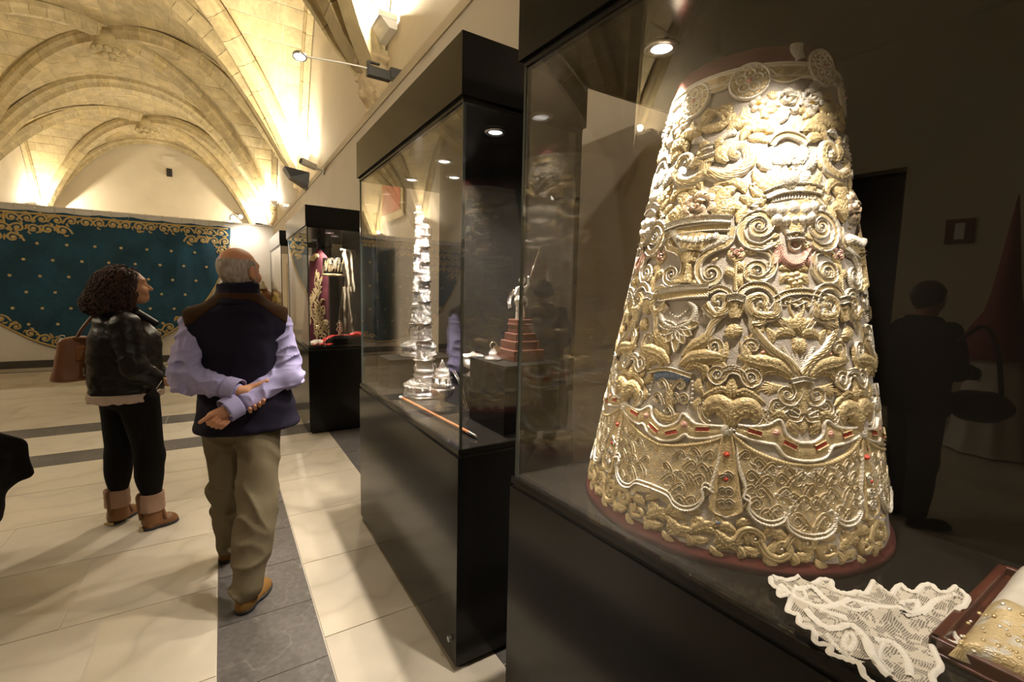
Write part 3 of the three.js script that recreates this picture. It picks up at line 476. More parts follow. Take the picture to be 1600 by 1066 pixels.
function roseG(c, r, col = CREAM, petals = 6, rim = GOLD) {
  const g = [];
  for (let k = 0; k < petals; k++) { const a = k / petals * Math.PI * 2 + 0.3, a2 = a + 0.9; g.push(strip([off(c, Math.cos(a) * r * 0.95, Math.sin(a) * r * 0.8), off(c, Math.cos(a + 0.45) * r * 1.0, Math.sin(a + 0.45) * r * 0.85), off(c, Math.cos(a2) * r * 0.8, Math.sin(a2) * r * 0.68)], { w: taper(r * 0.38, 0.3), h: r * 0.36, col, edge: rim, n: 8 })); }
  for (let k = 0; k < 3; k++) { const a = k * 2.1 + 0.5; g.push(strip([off(c, Math.cos(a) * r * 0.5, Math.sin(a) * r * 0.42), off(c, Math.cos(a + 0.8) * r * 0.45, Math.sin(a + 0.8) * r * 0.36), off(c, Math.cos(a + 1.6) * r * 0.35, Math.sin(a + 1.6) * r * 0.28)], { w: taper(r * 0.24, 0.3), h: r * 0.55, col, edge: rim, n: 8 })); }
  g.push(bump(c, r * 0.3, r * 0.55, col)); return g;
}
function daisyG(c, r, col = GOLD, mid = PALE, n = 5) { const g = []; for (let k = 0; k < n; k++) { const a = k / n * Math.PI * 2 + 0.3; g.push(bump(off(c, Math.cos(a) * r * 0.6, Math.sin(a) * r * 0.6), r * 0.46, r * 0.4, col)); } g.push(bump(c, r * 0.3, r * 0.5, mid)); return g; }
function fanG(c, tips, w, col = GOLD, edge = PALE) { return tips.flatMap(t => [strip([c, [(c[0] + t[0]) / 2, (c[1] + t[1]) / 2], t], { w: leafW(w), h: w * 0.6, prof: 'rim', col, edge, n: 12 })]); }
function ringG(c, r, w, col = PALE, sq = 1, base = 0) { const p = []; for (let k = 0; k < 14; k++) p.push(off(c, Math.cos(k / 14 * 6.283) * r, Math.sin(k / 14 * 6.283) * r * sq)); return [strip(p, { w, h: w * 1.3, col, closed: true, n: 28, base })]; }
function beads(pts, n, r, col = PALE) { const cur = new THREE.CatmullRomCurve3(pts.map(p => V(p[0], p[1], 0))); const g = []; for (let i = 0; i < n; i++) { const q = cur.getPoint((i + 0.5) / n); g.push(bump([q.x, q.y], r, r * 1.3, col)); } return g; }

const skirt = thing('embroidered_skirt', 'tall conical grey skirt covered in raised gold embroidery with red velvet edges', 'skirt', [0, 0, 0]);
skirt.position.set(SK.cx, SK.y0, SK.cz);
const skAdd = (name, g, m) => { const G = join(g); G.translate(-SK.cx, -SK.y0, -SK.cz); return obj(name, G, m, skirt); };
{
  const TH0 = -2.1, TH1 = 2.1, at = (u) => mix(TH0, TH1, u);
  const fold = (th, y) => 0.004 * noise3(th * 5, y * 4, 1) + 0.002 * noise3(th * 14, y * 9, 2);
  const fg = grid(180, 60, (u, v) => skP(at(u), mix(0.992, 2.150, v), fold(at(u), mix(0.992, 2.150, v)) - 0.002)); { const p = fg.attributes.uv; for (let i = 0; i < p.count; i++) { p.setXY(i, p.getX(i) * 1.3, p.getY(i) * 1.18); } }
  skAdd('skirt_cloth', [fg], M.lame);
  const band = (y0, y1, o0, o1) => { const pr = [[y0, -0.02], [y0, o0], [(y0 + y1) / 2, (o0 + o1) / 2 + 0.003], [y1, o1], [y1 + 0.002, o1 - 0.006], [y1, -0.03]]; return grid(120, 5, (u, v) => { const k = Math.round(v * 5); return skP(at(u), pr[k][0] + 0.0015 * noise3(at(u) * 9, k, 5), pr[k][1] + 0.002 * noise3(at(u) * 7, k, 9)); }, 2); };
  skAdd('velvet_base', [band(0.961, 0.994, 0.006, 0.0)], M.redVelvet);
  skAdd('velvet_collar', [band(2.13, 2.203, 0.0005, -0.001)], M.redVelvet);
  const tb = skAt(900 + 845 / 2.423, 60 + 40 / 2.423); skAdd('white_tab', [strip([[tb[0], 2.165], [tb[0] - 0.03, 2.19], [tb[0] - 0.02, 2.206]], { w: 22, h: 8, col: SILV })], M.goldGrain).userData.label = 'small white ribbon tab';
}
// motif registry: name, geometry maker (takes a mapping of points), material
const motifs = [];
const inView = (p) => p[0] > -2.0 && p[0] < 1.95;
function mo(name, pts, make, { sym = 'A', mat = 'goldGrain', label } = {}) {
  // pts: list of lists of points traced on one side; sym: which mirror copies exist
  const id = (p) => p, fA = flip(axA), fB = flip(axB), fM = flip(axM);
  const T = (p) => fB(fA(p));
  const maps = { A: [id, fA, fB, T], A1: [id, fB], B: [id, fB, fA, (p) => fA(fB(p)), T, (p) => T(fB(p))], B1: [id, fA, T], M: [id, fM, fA, (p) => fA(fM(p)), fB, (p) => fB(fM(p)), T, (p) => T(fM(p))], M1: [id, fA, fB, T], one: [id] }[sym];
  for (const f of maps) { const q = pts.map(l => l.map(f)); if (!inView(q[0][0])) continue; const real = (f([0, 1.5])[0] > f([0.01, 1.5])[0]) ? -1 : 1; motifs.push([name, make(q, real), M[mat], label]); }
}
const a1 = (...xy) => { const o = []; for (let i = 0; i < xy.length; i += 2) o.push(U1(xy[i], xy[i + 1])); return o; };
const a2 = (...xy) => { const o = []; for (let i = 0; i < xy.length; i += 2) o.push(U2(xy[i], xy[i + 1])); return o; };
const scroll = (tail, c, turns, dir, o = {}, opt = {}) => mo('gold_scroll', [tail, c], (q, s) => scrollG(q[0], q[1][0], turns, dir * s, o), { mat: 'goldThread', ...opt });
const leaf = (pts, w, o = {}, opt = {}) => mo('gold_leaf', [pts], (q) => leafG(q[0], w, o), opt);
const cord = (pts, w, col, opt = {}) => mo('gold_cord', [pts], (q) => cordG(q[0], w, col), { mat: 'goldThread', ...opt });
const strap = (pts, w, h, o = {}, opt = {}) => mo('gold_strap', [pts], (q) => [strip(q[0], { w, h, prof: 'rim', edge: PALE, ...o })], { mat: 'goldThread', ...opt });

// --- upper border with medallions
mo('gold_border', [a1(424, 215, 480, 170, 600, 133, 700, 108, 830, 76, 900, 66, 1000, 66)], (q) => { const g = []; const y = 2.138; const pts = []; for (let i = 0; i <= 40; i++) pts.push([mix(-2.0, 1.95, i / 40), y]); g.push(strip(pts, { w: 23, h: 9, prof: 'rim', col: GOLD, edge: PALE, n: 160 })); const up = pts.map(p => [p[0], 2.157]); g.push(strip(up, { w: 5, h: 9, col: PALE, n: 160 })); return g; }, { sym: 'one', mat: 'goldGrain' });
const medal = (c, r, opt) => mo('gold_medallion', [[c]], (q, s) => { const o = q[0][0], g = []; g.push(bump(o, r, 8, GOLD)); g.push(...ringG(o, r * 0.93, 6, PALE, 1, 2)); for (let k = 0; k < 16; k++) { const a = k / 16 * 6.283; g.push(bump(off(o, Math.cos(a) * r * 0.76, Math.sin(a) * r * 0.76), 4.5, 12, PALE)); } for (let k = 0; k < 5; k++) { const a = k / 5 * 6.283 + 1.57; g.push(...ringG(off(o, Math.cos(a) * r * 0.40, Math.sin(a) * r * 0.40), r * 0.24, 4, PALE, 1, 5), bump(off(o, Math.cos(a) * r * 0.40, Math.sin(a) * r * 0.40), 6, 14, PALE)); } g.push(bump(o, r * 0.2, 17, PINK)); return g; }, opt);
medal(U1(658, 165), 62, { sym: 'one' }); medal(U1(932, 115), 62, { sym: 'one' }); medal([2 * axA(2.13) - U1(658, 165)[0] + 0.62, 2.105], 60, { sym: 'one' }); medal(U1(452, 240), 60, { sym: 'one' }); medal([U1(452, 240)[0] - 0.72, 2.105], 60, { sym: 'one' }); medal([U1(452, 240)[0] - 1.35, 2.105], 60, { sym: 'one' });
for (const p of [a1(722, 128, 752, 150, 790, 158, 830, 145, 872, 118), a1(488, 196, 510, 196, 545, 190, 585, 168)]) { mo('gold_swag', [p], (q) => [strip(q[0], { w: 13, h: 9, prof: 'rim', col: GOLD, edge: PALE }), ...leafG([off(q[0][2], 0, 40), q[0][2]], 22, { h: 12 })], { sym: 'one' }); }
// --- spray of flowers under it
mo('gold_rose', [a1(803, 240)], (q) => roseG(q[0][0], 38, CREAM, 7, PALE), { sym: 'A1', label: 'cream rose with gold edges' });
mo('gold_flower', [a1(690, 250)], (q) => daisyG(q[0][0], 26, PALE, YELO), { sym: 'A', label: 'small flower with a yellow centre' });
leaf(a1(770, 262, 790, 300, 800, 308), 26, { col: PALE }, { sym: 'A1' }); leaf(a1(768, 235, 740, 215, 722, 212), 16); leaf(a1(700, 265, 715, 300, 712, 305), 14); leaf(a1(770, 262, 730, 272, 705, 262), 16);
mo('gold_rose', [a1(890, 235)], (q) => roseG(q[0][0], 34, PALE, 6, PALE), { sym: 'A1' }); leaf(a1(880, 215, 905, 180, 940, 165), 16, { col: PALE }, { sym: 'A1' }); leaf(a1(905, 245, 945, 265, 985, 262), 20, {}, { sym: 'A1' }); leaf(a1(870, 255, 880, 280, 905, 285), 16, { col: PALE }, { sym: 'A1' }); leaf(a1(925, 230, 950, 215, 968, 235), 15, {}, { sym: 'A1' });
// --- canopy and palmette
strap(a1(738, 408, 760, 380, 797, 368, 850, 385, 868, 405), 12, 14, {}, { sym: 'A1' }); mo('gold_beads', [a1(758, 388, 797, 374, 845, 388)], (q) => beads(q[0], 7, 4, PALE), { sym: 'A1' });
leaf(a1(803, 480, 800, 440, 797, 396), 34, { col: PALE, h: 15 }, { sym: 'A1' }); leaf(a1(795, 478, 765, 460, 770, 425), 22, { col: PALE }); leaf(a1(755, 480, 742, 440, 750, 405), 24, { col: PALE }); leaf(a1(740, 500, 712, 470, 690, 420), 22, { col: PALE });
bumpMo(a1(800, 535), 36); function bumpMo(p, r) { mo('gold_fruit', [p], (q) => [bump(q[0][0], r, r * 0.75, PALE), bump(off(q[0][0], 0, r * 0.7), r * 0.2, r * 0.7, DARKG)], { sym: 'A1' }); }
leaf(a1(770, 560, 745, 525, 725, 500), 22, { col: PALE }); leaf(a1(765, 575, 720, 560, 665, 505), 26); leaf(a1(745, 590, 700, 590, 655, 555), 20); leaf(a1(720, 605, 690, 620, 650, 612), 16); leaf(a1(770, 520, 755, 500, 775, 480), 18, { col: PALE }); leaf(a1(800, 500, 785, 492, 780, 488), 12, { col: PALE });
cord(a1(665, 640, 700, 605, 712, 570, 690, 545, 668, 560), 7, PALE);
// --- acanthus scrolls of the upper field
leaf(a1(745, 358, 705, 335, 655, 345, 622, 395), 26, { h: 16 }); leaf(a1(702, 330, 655, 312, 600, 330, 575, 365), 24, { h: 15 }); leaf(a1(600, 335, 590, 305, 605, 283), 18); leaf(a1(620, 330, 630, 300, 636, 262), 14); leaf(a1(650, 380, 690, 375, 730, 395), 18);
scroll(a1(500, 512, 560, 525, 625, 500, 655, 455, 640, 412), [U1(610, 438)], 0.85, 1, { w: 22, h: 17, prof: 'leaf' }); leaf(a1(655, 420, 660, 470, 628, 515), 15); leaf(a1(575, 470, 545, 435, 560, 400), 22, { h: 13 }); leaf(a1(560, 385, 545, 395, 530, 420), 20);
leaf(a1(520, 560, 580, 540, 630, 560, 640, 590), 18); leaf(a1(560, 660, 545, 620, 575, 580, 610, 572), 26, { h: 14 }); leaf(a1(545, 690, 590, 640, 640, 650), 22); leaf(a1(610, 700, 625, 660, 645, 630), 16); mo('gold_ring', [a1(588, 574)], (q) => ringG(q[0][0], 11, 4), {});
leaf(a1(620, 600, 650, 610, 655, 640), 14); mo('gold_berries', [a1(660, 660, 680, 640, 690, 652)], (q) => q[0].map(p => bump(p, 9, 9, PALE)), {});
// --- urn
strap(a1(716, 600, 760, 580, 812, 570, 870, 570, 922, 582), 16, 18, { col: PALE }, { sym: 'A1' }); mo('blue_beads', [a1(735, 592, 812, 571, 905, 580)], (q) => beads(q[0], 11, 6, BLUE).map(g => g), { sym: 'A1', label: 'blue enamel beads on the urn rim' });
mo('gold_dentils', [a1(738, 614, 815, 600, 898, 604)], (q) => { const g = []; const cur = new THREE.CatmullRomCurve3(q[0].map(p => V(p[0], p[1], 0))); for (let i = 0; i < 15; i++) { const c = cur.getPoint((i + .5) / 15); g.push(strip([[c.x, c.y + 0.007], [c.x, c.y - 0.007]], { w: 4, h: 9, col: PALE, n: 4 })); } return g; }, { sym: 'A1' });
strap(a1(735, 632, 815, 618, 900, 622), 9, 12, { col: PALE }, { sym: 'A1' });
mo('urn_bowl', [a1(818, 620, 820, 650, 823, 690, 826, 722, 826, 752)], (q) => [strip(q[0], { w: (u) => mix(92, 22, Math.pow(u, 0.75)), h: (u) => mix(14, 16, u), prof: 'flute', col: GOLD, edge: PALE, n: 24 })], { sym: 'A1' });
for (const [x, y, r] of [[738, 652, 19], [772, 655, 22], [818, 645, 23], [862, 650, 22], [893, 642, 19], [758, 690, 19], [790, 695, 17], [822, 692, 15], [850, 692, 17], [880, 682, 19]]) mo('urn_gadroon', [a1(x, y)], (q) => [bump(q[0][0], r, 24, PALE, 1.15), ...ringG(q[0][0], r, 4, GOLD, 1.15)], { sym: 'A1' });
strap(a1(792, 756, 826, 750, 860, 754), 13, 20, { col: PALE }, { sym: 'A1' }); mo('gold_ring', [a1(828, 782)], (q) => [...ringG(q[0][0], 16, 5), bump(q[0][0], 8, 8, PINK)], { sym: 'A1' });
mo('red_swag', [a1(768, 786, 780, 830, 815, 858, 850, 850, 880, 800)], (q) => [strip(q[0], { w: taper(15, 0.35), h: 14, prof: 'flute', col: PINK })], { sym: 'A1', mat: 'goldThread', label: 'pale red ribbon garland under the urn' });
mo('red_ribbon', [a1(766, 800, 765, 835, 748, 858)], (q) => [strip(q[0], { w: taper(15, 0.4), h: 10, prof: 'flute', col: PINK })], { label: 'pale red ribbon end' });
mo('gold_flower', [a1(766, 782)], (q) => daisyG(q[0][0], 14), {}); leaf(a1(815, 880, 790, 868, 765, 876), 13); leaf(a1(818, 905, 790, 905, 770, 930), 15); mo('gold_flower', [a1(830, 912)], (q) => daisyG(q[0][0], 26, GOLD, PALE, 6), { sym: 'A1' }); leaf(a1(830, 930, 832, 955), 12, {}, { sym: 'A1' }); leaf(a1(805, 935, 800, 955), 9);
// --- S scrolls beside the urn
scroll(a1(742, 770, 700, 792, 645, 778, 622, 730, 640, 690, 690, 664), [U1(692, 712)], 1.5, -1, { w: 15, h: 13 });
scroll(a1(745, 822, 742, 880, 700, 915, 650, 905), [U1(686, 882)], 1.5, -1, { w: 13, h: 12 }); scroll(a1(640, 800, 690, 800, 730, 815, 745, 860), [U1(730, 850)], 0.4, -1, { w: 9, h: 9 });
leaf(a1(735, 760, 760, 745, 765, 740), 10); leaf(a1(690, 790, 665, 805, 640, 800), 14);
// --- bud and stem on the middle axis
cord(a1(606, 955, 603, 900, 607, 850), 6, GOLD, { sym: 'M1' }); mo('gold_bud', [a1(609, 812)], (q) => [...roseG(q[0][0], 20, PINK, 4, PALE), ...leafG([off(q[0][0], 0, -30), off(q[0][0], -18, -6), off(q[0][0], -24, 10)], 10), ...leafG([off(q[0][0], 0, -30), off(q[0][0], 18, -6), off(q[0][0], 24, 10)], 10)], { sym: 'M1', label: 'pink bud in a gold calyx' });
leaf(a1(603, 905, 580, 885, 562, 890), 16, {}, { sym: 'M' }); leaf(a1(605, 880, 625, 860, 640, 845), 12, {}, { sym: 'M' }); leaf(a1(605, 940, 622, 915, 628, 890), 12, {}, { sym: 'M' });
// --- strapwork band
strap(a1(612, 985, 630, 955, 665, 936, 710, 938, 742, 960, 758, 1000, 742, 1030), 12, 13); strap(a1(748, 992, 790, 968, 850, 960, 905, 968, 945, 988), 11, 13, {}, { sym: 'A1' });
scroll(a1(752, 1005, 755, 1045, 715, 1055, 665, 1040, 655, 995, 690, 978), [U1(696, 1002)], 0.9, -1, { w: 20, h: 16, prof: 'leaf' });
// capital on the middle axis
strap(a1(572, 988, 605, 981, 638, 990), 13, 20, { col: PALE }, { sym: 'M1' }); strap(a1(584, 1010, 606, 1008, 628, 1012), 7, 15, {}, { sym: 'M1' }); mo('gold_capital', [a1(606, 1000, 604, 1040, 604, 1060)], (q) => [strip(q[0], { w: (u) => mix(30, 15, u), h: 15, prof: 'flute', n: 10 })], { sym: 'M1' });
leaf(a2(600, 118, 596, 90, 594, 60), 27, { h: 12 }, { sym: 'M1' }); 
// --- lower field: palmette of lilies
leaf(a2(848, 100, 832, 62, 846, 22), 20, { col: GOLD, h: 14 }, { sym: 'A1' }); leaf(a2(835, 102, 812, 60, 826, 25), 14); leaf(a2(830, 108, 790, 92, 742, 116), 17); leaf(a2(822, 95, 790, 60, 742, 60), 16); scroll(a2(800, 84, 770, 50, 760, 40), [U2(750, 50)], 0.7, 1, { w: 9, h: 9 });
leaf(a2(848, 178, 840, 145, 812, 120), 20, { h: 13 }); leaf(a2(850, 180, 850, 150, 850, 118), 20, { h: 15 }, { sym: 'A1' }); scroll(a1(845, 1010, 820, 1000, 800, 990), [U1(790, 1005)], 0.7, 1, { w: 11, h: 10 }); cord(a1(846, 1062, 858, 1020, 850, 990), 6, GOLD);
for (const p of [a2(848, 262, 850, 215, 852, 175), a2(838, 262, 815, 205, 778, 145), a2(846, 262, 832, 215, 812, 178)]) cord(p, 5, PALE);
scroll(a2(845, 262, 800, 205, 742, 165, 700, 120, 672, 78, 668, 40), [U2(690, 30)], 0.55, -1, { w: 17, h: 15, prof: 'leaf' }); scroll(a2(668, 70, 700, 60, 715, 30), [U2(696, 14)], 0.8, 1, { w: 15, h: 14, prof: 'leaf' });
leaf(a2(660, 120, 690, 90, 712, 62), 16); leaf(a2(745, 40, 700, 45, 680, 70), 13);
// vase
strap(a2(808, 282, 850, 272, 894, 280), 8, 18, { col: PALE }, { sym: 'A1' }); mo('vase_body', [a2(852, 284, 854, 330, 856, 372, 858, 402)], (q) => [strip(q[0], { w: (u) => mix(40, 14, Math.min(1, u * 1.4)), h: 12, prof: 'flute', n: 16 })], { sym: 'A1' });
scroll(a2(832, 288, 838, 330, 815, 362, 778, 350, 772, 325), [U2(796, 328)], 1.1, -1, { w: 12, h: 12 }); leaf(a2(845, 300, 838, 340, 805, 352), 16);
for (let k = 0; k < 6; k++) leaf(a2(800, 306, 755 - k * 3, 300 + k * 3, 712 - k * 6 + (k > 3 ? (k - 3) * 22 : 0), 282 + k * 11), 8, { prof: 'dome', h: 7 });
// scaly leaves either side
leaf(a2(815, 262, 760, 222, 680, 205, 612, 192), 26, { h: 17 }); leaf(a2(815, 275, 770, 240, 720, 240, 690, 275), 18, { h: 13 }); leaf(a2(700, 215, 650, 195, 640, 165, 620, 130), 18); leaf(a2(612, 192, 640, 180, 655, 150), 12);
scroll(a2(640, 180, 636, 150, 650, 130), [U2(666, 150)], 1.0, -1, { w: 10, h: 10 }); for (const [x, y] of [[708, 172], [752, 182], [795, 212]]) mo('pink_bud', [a2(x, y)], (q) => [bump(q[0][0], 8, 9, PINK)], {});
leaf(a2(395, 222, 440, 192, 510, 186, 575, 192), 25, { h: 17 }, { sym: 'B' }); leaf(a2(415, 240, 450, 216, 490, 238, 482, 278), 17, { h: 13 }, { sym: 'B' }); scroll(a2(548, 182, 550, 150, 540, 130), [U2(524, 150)], 1.0, 1, { w: 10, h: 10 }, { sym: 'B' }); leaf(a2(495, 214, 545, 196, 560, 165, 572, 130), 17, {}, { sym: 'B' }); leaf(a2(460, 170, 485, 140, 520, 120), 14, {}, { sym: 'B' }); leaf(a2(410, 175, 440, 150, 470, 150), 12, {}, { sym: 'B' });
leaf(a2(640, 110, 660, 150, 690, 165), 14); leaf(a2(720, 80, 742, 110, 745, 140), 13); leaf(a2(700, 150, 730, 175, 770, 180), 10); leaf(a2(625, 240, 660, 222, 690, 245), 12, {}, { sym: 'M' });
leaf(a1(560, 1020, 575, 985, 600, 990), 14, {}, { sym: 'M' }); leaf(a1(655, 1040, 640, 1010, 650, 970), 14, {}, { sym: 'M' });
// scroll pair and leaf on the middle axis
scroll(a2(592, 238, 625, 250, 640, 280, 660, 296, 688, 280), [U2(658, 264)], 1.2, 1, { w: 12, h: 12 }, { sym: 'M' }); strap(a2(560, 236, 590, 228, 622, 236), 8, 12, {}, { sym: 'M1' }); leaf(a2(592, 345, 588, 312, 590, 262), 19, { h: 13 }, { sym: 'M1' }); leaf(a2(600, 330, 640, 320, 668, 335, 718, 368), 15, { h: 12 }, { sym: 'M' }); leaf(a2(700, 300, 680, 320, 660, 318), 10, {}, { sym: 'M' });
// scrolls under the vase
scroll(a2(842, 400, 800, 380, 770, 400, 738, 390, 742, 362), [U2(762, 370)], 1.1, -1, { w: 9, h: 10 }); scroll(a2(800, 420, 840, 425, 852, 395, 830, 372), [U2(824, 396)], 1.2, 1, { w: 9, h: 10 }); leaf(a2(730, 420, 770, 405, 800, 432), 18, { h: 12 }); leaf(a2(800, 425, 815, 450, 845, 462), 18, { h: 12 }); leaf(a2(858, 480, 858, 450, 858, 420), 16, {}, { sym: 'A1' }); leaf(a2(840, 485, 820, 470, 800, 470), 14); scroll(a2(760, 430, 730, 430, 712, 412), [U2(728, 405)], 0.8, -1, { w: 8, h: 9 });
// scaly shell on the middle axis
leaf(a2(588, 462, 578, 400, 545, 368, 505, 380, 502, 420), 36, { h: 20 }, { sym: 'M' }); leaf(a2(590, 455, 590, 400, 588, 345), 20, { h: 20 }, { sym: 'M1' }); leaf(a2(590, 485, 575, 465, 592, 440), 26, { h: 16, col: PALE }, { sym: 'M1' }); scroll(a2(505, 440, 480, 420, 470, 385), [U2(486, 380)], 0.9, -1, { w: 10, h: 10 }, { sym: 'M' });
// --- scalloped band with red slots
for (const [up, lowr, sl, fl, sy] of [
  [a2(612, 446, 665, 452, 725, 446, 772, 428, 790, 478, 840, 512, 858, 514).concat([[axA(U2(860, 514)[1]), U2(866, 514)[1]]]), a2(602, 478, 660, 500, 725, 516, 752, 522, 785, 560, 830, 578, 858, 582).concat([[axA(U2(866, 582)[1]), U2(872, 582)[1]]]), [a2(650, 465, 700, 480), a2(782, 508, 830, 532)], [U2(755, 476)], 'A'],
  [a2(560, 452, 500, 448, 450, 440, 405, 405, 390, 432, 350, 452).concat([[axB(U2(322, 450)[1]), U2(322, 450)[1]]]), a2(566, 482, 500, 496, 432, 494, 415, 482, 385, 500, 345, 506).concat([[axB(U2(318, 503)[1]), U2(318, 503)[1]]]), [a2(455, 462, 505, 462), a2(342, 480, 385, 470)], [U2(412, 445)], 'B']]) {
  mo('slotted_band', [up, lowr], (q) => { const n = 30, cu = new THREE.CatmullRomCurve3(q[0].map(p => V(p[0], p[1], 0)), false, 'centripetal'), cl = new THREE.CatmullRomCurve3(q[1].map(p => V(p[0], p[1], 0)), false, 'centripetal'); const c = []; const A = [], B = []; for (let i = 0; i <= n; i++) { A.push(cu.getPoint(i / n)); B.push(cl.getPoint(i / n)); } const g = grid(n, 3, (u, v) => { const a = cu.getPoint(u), b = cl.getPoint(u); return skP(mix(a.x, b.x, v), mix(a.y, b.y, v), 0.005 * Math.sin(v * Math.PI) + 0.0015); }, 1, () => GOLD).toNonIndexed(); const uv = g.attributes.uv; for (let i = 0; i < uv.count; i++) uv.setXY(i, uv.getX(i) * 0.2, uv.getY(i) * 0.04); return [g, strip(A.map(p => [p.x, p.y]), { w: 6, h: 11, col: PALE, n: 40 }), strip(B.map(p => [p.x, p.y]), { w: 6, h: 11, col: PALE, n: 40 })]; }, { sym: sy });
  sl.forEach(p => mo('red_slot', [p], (q) => [strip(q[0], { w: 10, h: 11, col: REDD, prof: 'rim', edge: GOLD, base: 3, n: 6 })], { sym: sy, label: 'small red slot in the gold band' }));
  mo('pink_flower', [fl], (q) => [...daisyG(q[0][0], 19, PINK, PALE), bump(q[0][0], 15, 13, PINK)], { sym: sy, label: 'small pale pink flower' });
}
mo('pink_flower', [a2(868, 545)], (q) => daisyG(q[0][0], 17, PINK, PALE), { sym: 'A1', label: 'small pale pink flower' });
cord(a2(592, 482, 650, 532, 720, 568, 800, 592, 850, 598).concat([[axA(U2(876, 600)[1]), U2(876, 600)[1]]]), 8, GOLD); cord(a2(566, 484, 520, 505, 450, 520, 380, 526).concat([[axB(U2(320, 522)[1]), U2(320, 522)[1]]]), 8, GOLD, { sym: 'B' });
// --- aprons: raised plates with corded, lobed edges, filled with small scrollwork
function apron(edge, top, sy) {
  mo('apron_cord', [edge], (q) => [strip(q[0], { w: 4.6, h: 9, col: PALE, n: 80, base: 6 }), strip(q[0].map((p) => [p[0], p[1] + 0.010]), { w: 3, h: 6, col: PALE, n: 70, base: 7 })], { sym: sy, mat: 'goldThread' });
}
apron(a2(606, 545, 618, 620, 640, 690, 634, 720, 655, 735, 652, 770, 685, 808, 740, 824, 780, 808, 788, 792, 800, 835, 840, 865).concat([[axA(U2(888, 876)[1]), U2(888, 876)[1]]]), null, 'A');
apron(a2(545, 560, 530, 620, 512, 690, 520, 700, 490, 680, 478, 690, 482, 725, 455, 760, 410, 768, 372, 748, 352, 715).concat([[axB(U2(318, 690)[1]), U2(318, 695)[1]]]), null, 'B');
// lappets on the middle axis
mo('lappet', [a2(572, 482, 570, 560, 568, 650, 566, 740, 566, 788)], (q) => [strip(q[0], { w: (u) => mix(14, 56, Math.pow(u, 0.8)) * (u > 0.86 ? Math.sqrt(Math.max(0.03, 1 - Math.pow((u - 0.86) / 0.145, 2))) : 1), h: 12, prof: 'rim', col: GOLD, edge: GOLD, n: 30 }), ...[0.25, 0.55].map(u => bump([mix(q[0][0][0], q[0][4][0], u), mix(q[0][0][1], q[0][4][1], u)], 10, 18, REDD))], { sym: 'M1', label: 'long gold lappet with small red flowers' });
cord(a2(536, 690, 508, 725, 530, 768, 566, 794, 600, 784, 626, 745, 604, 690), 6, SILV, { sym: 'M1' });
for (const [x, y, d] of [[552, 745, 1], [580, 745, -1], [556, 700, -1], [578, 700, 1], [560, 650, 1], [576, 640, -1]]) mo('gold_scroll', [[off(U2(x, y), -13 * d, 6), off(U2(x, y), 0, 14)], [U2(x, y)]], (q, s) => scrollG(q[0].map(p => p), q[1][0], 1.1, -d * s, { w: 5, h: 16 }), { sym: 'M1', mat: 'goldThread' });
// named scrollwork of the apron in cell A, then B
for (const [x, y, r, d] of [[858, 745, 20, 1], [820, 725, 15, -1], [790, 705, 16, 1], [700, 700, 18, -1], [722, 660, 16, 1], [664, 640, 16, -1], [680, 745, 18, 1], [720, 790, 18, -1], [760, 772, 16, 1], [835, 810, 20, -1], [868, 845, 13, 1], [868, 690, 14, -1], [830, 660, 16, 1], [776, 650, 15, -1], [740, 610, 15, 1], [690, 590, 14, -1], [640, 560, 13, 1], [800, 620, 13, -1], [850, 640, 11, 1], [660, 690, 12, 1]])
  mo('small_scroll', [[off(U2(x, y), -r * 1.7 * d, -r * 0.9), off(U2(x, y), -r * d, r * 0.2), off(U2(x, y), 0, r)], [U2(x, y)]], (q, s) => scrollG(q[0], q[1][0], 1.1, -d * s, { w: r * 0.42, h: 11, edge: [0.76, 0.66, 0.46] }), { mat: 'goldThread' });
for (const [x, y, r, d] of [[395, 690, 18, 1], [430, 650, 16, -1], [470, 655, 17, 1], [480, 610, 14, -1], [440, 600, 15, 1], [400, 640, 15, -1], [360, 650, 17, 1], [345, 605, 13, -1], [400, 560, 13, 1], [450, 550, 13, -1], [510, 560, 13, 1], [515, 620, 12, -1], [395, 735, 17, -1], [440, 735, 15, 1]])
  mo('small_scroll', [[off(U2(x, y), -r * 1.7 * d, -r * 0.9), off(U2(x, y), -r * d, r * 0.2), off(U2(x, y), 0, r)], [U2(x, y)]], (q, s) => scrollG(q[0], q[1][0], 1.1, -d * s, { w: r * 0.42, h: 11, edge: [0.76, 0.66, 0.46] }), { sym: 'B', mat: 'goldThread' });
for (const [x, y, r, sy] of [[785, 740, 34, 'A'], [370, 655, 34, 'B'], [880, 600, 0, 'A'], [720, 590, 0, 'A'], [430, 545, 0, 'B']]) {
  if (r) mo('quatrefoil', [[U2(x, y)]], (q) => { const p = []; for (let k = 0; k < 28; k++) { const a = k / 28 * 6.283, rr = r * (0.82 + 0.24 * Math.cos(a * 5)); p.push(off(q[0][0], Math.cos(a) * rr, Math.sin(a) * rr)); } return [strip(p, { w: 4.5, h: 8, col: SILV, closed: true, n: 60 }), ...daisyG(q[0][0], 15, GOLD, PALE)]; }, { sym: sy });
  else mo('lobed_cord', [[U2(x, y)]], (q) => { const p = []; for (let k = 0; k <= 18; k++) { const a = Math.PI + k / 18 * Math.PI, rr = 46 * (0.8 + 0.22 * Math.cos(a * 6)); p.push(off(q[0][0], Math.cos(a) * rr, Math.sin(a) * rr * 0.8)); } return [strip(p, { w: 4, h: 8, col: SILV, n: 40 }), ...daisyG(off(q[0][0], 0, -12), 13, GOLD, PALE)]; }, { sym: sy });
}
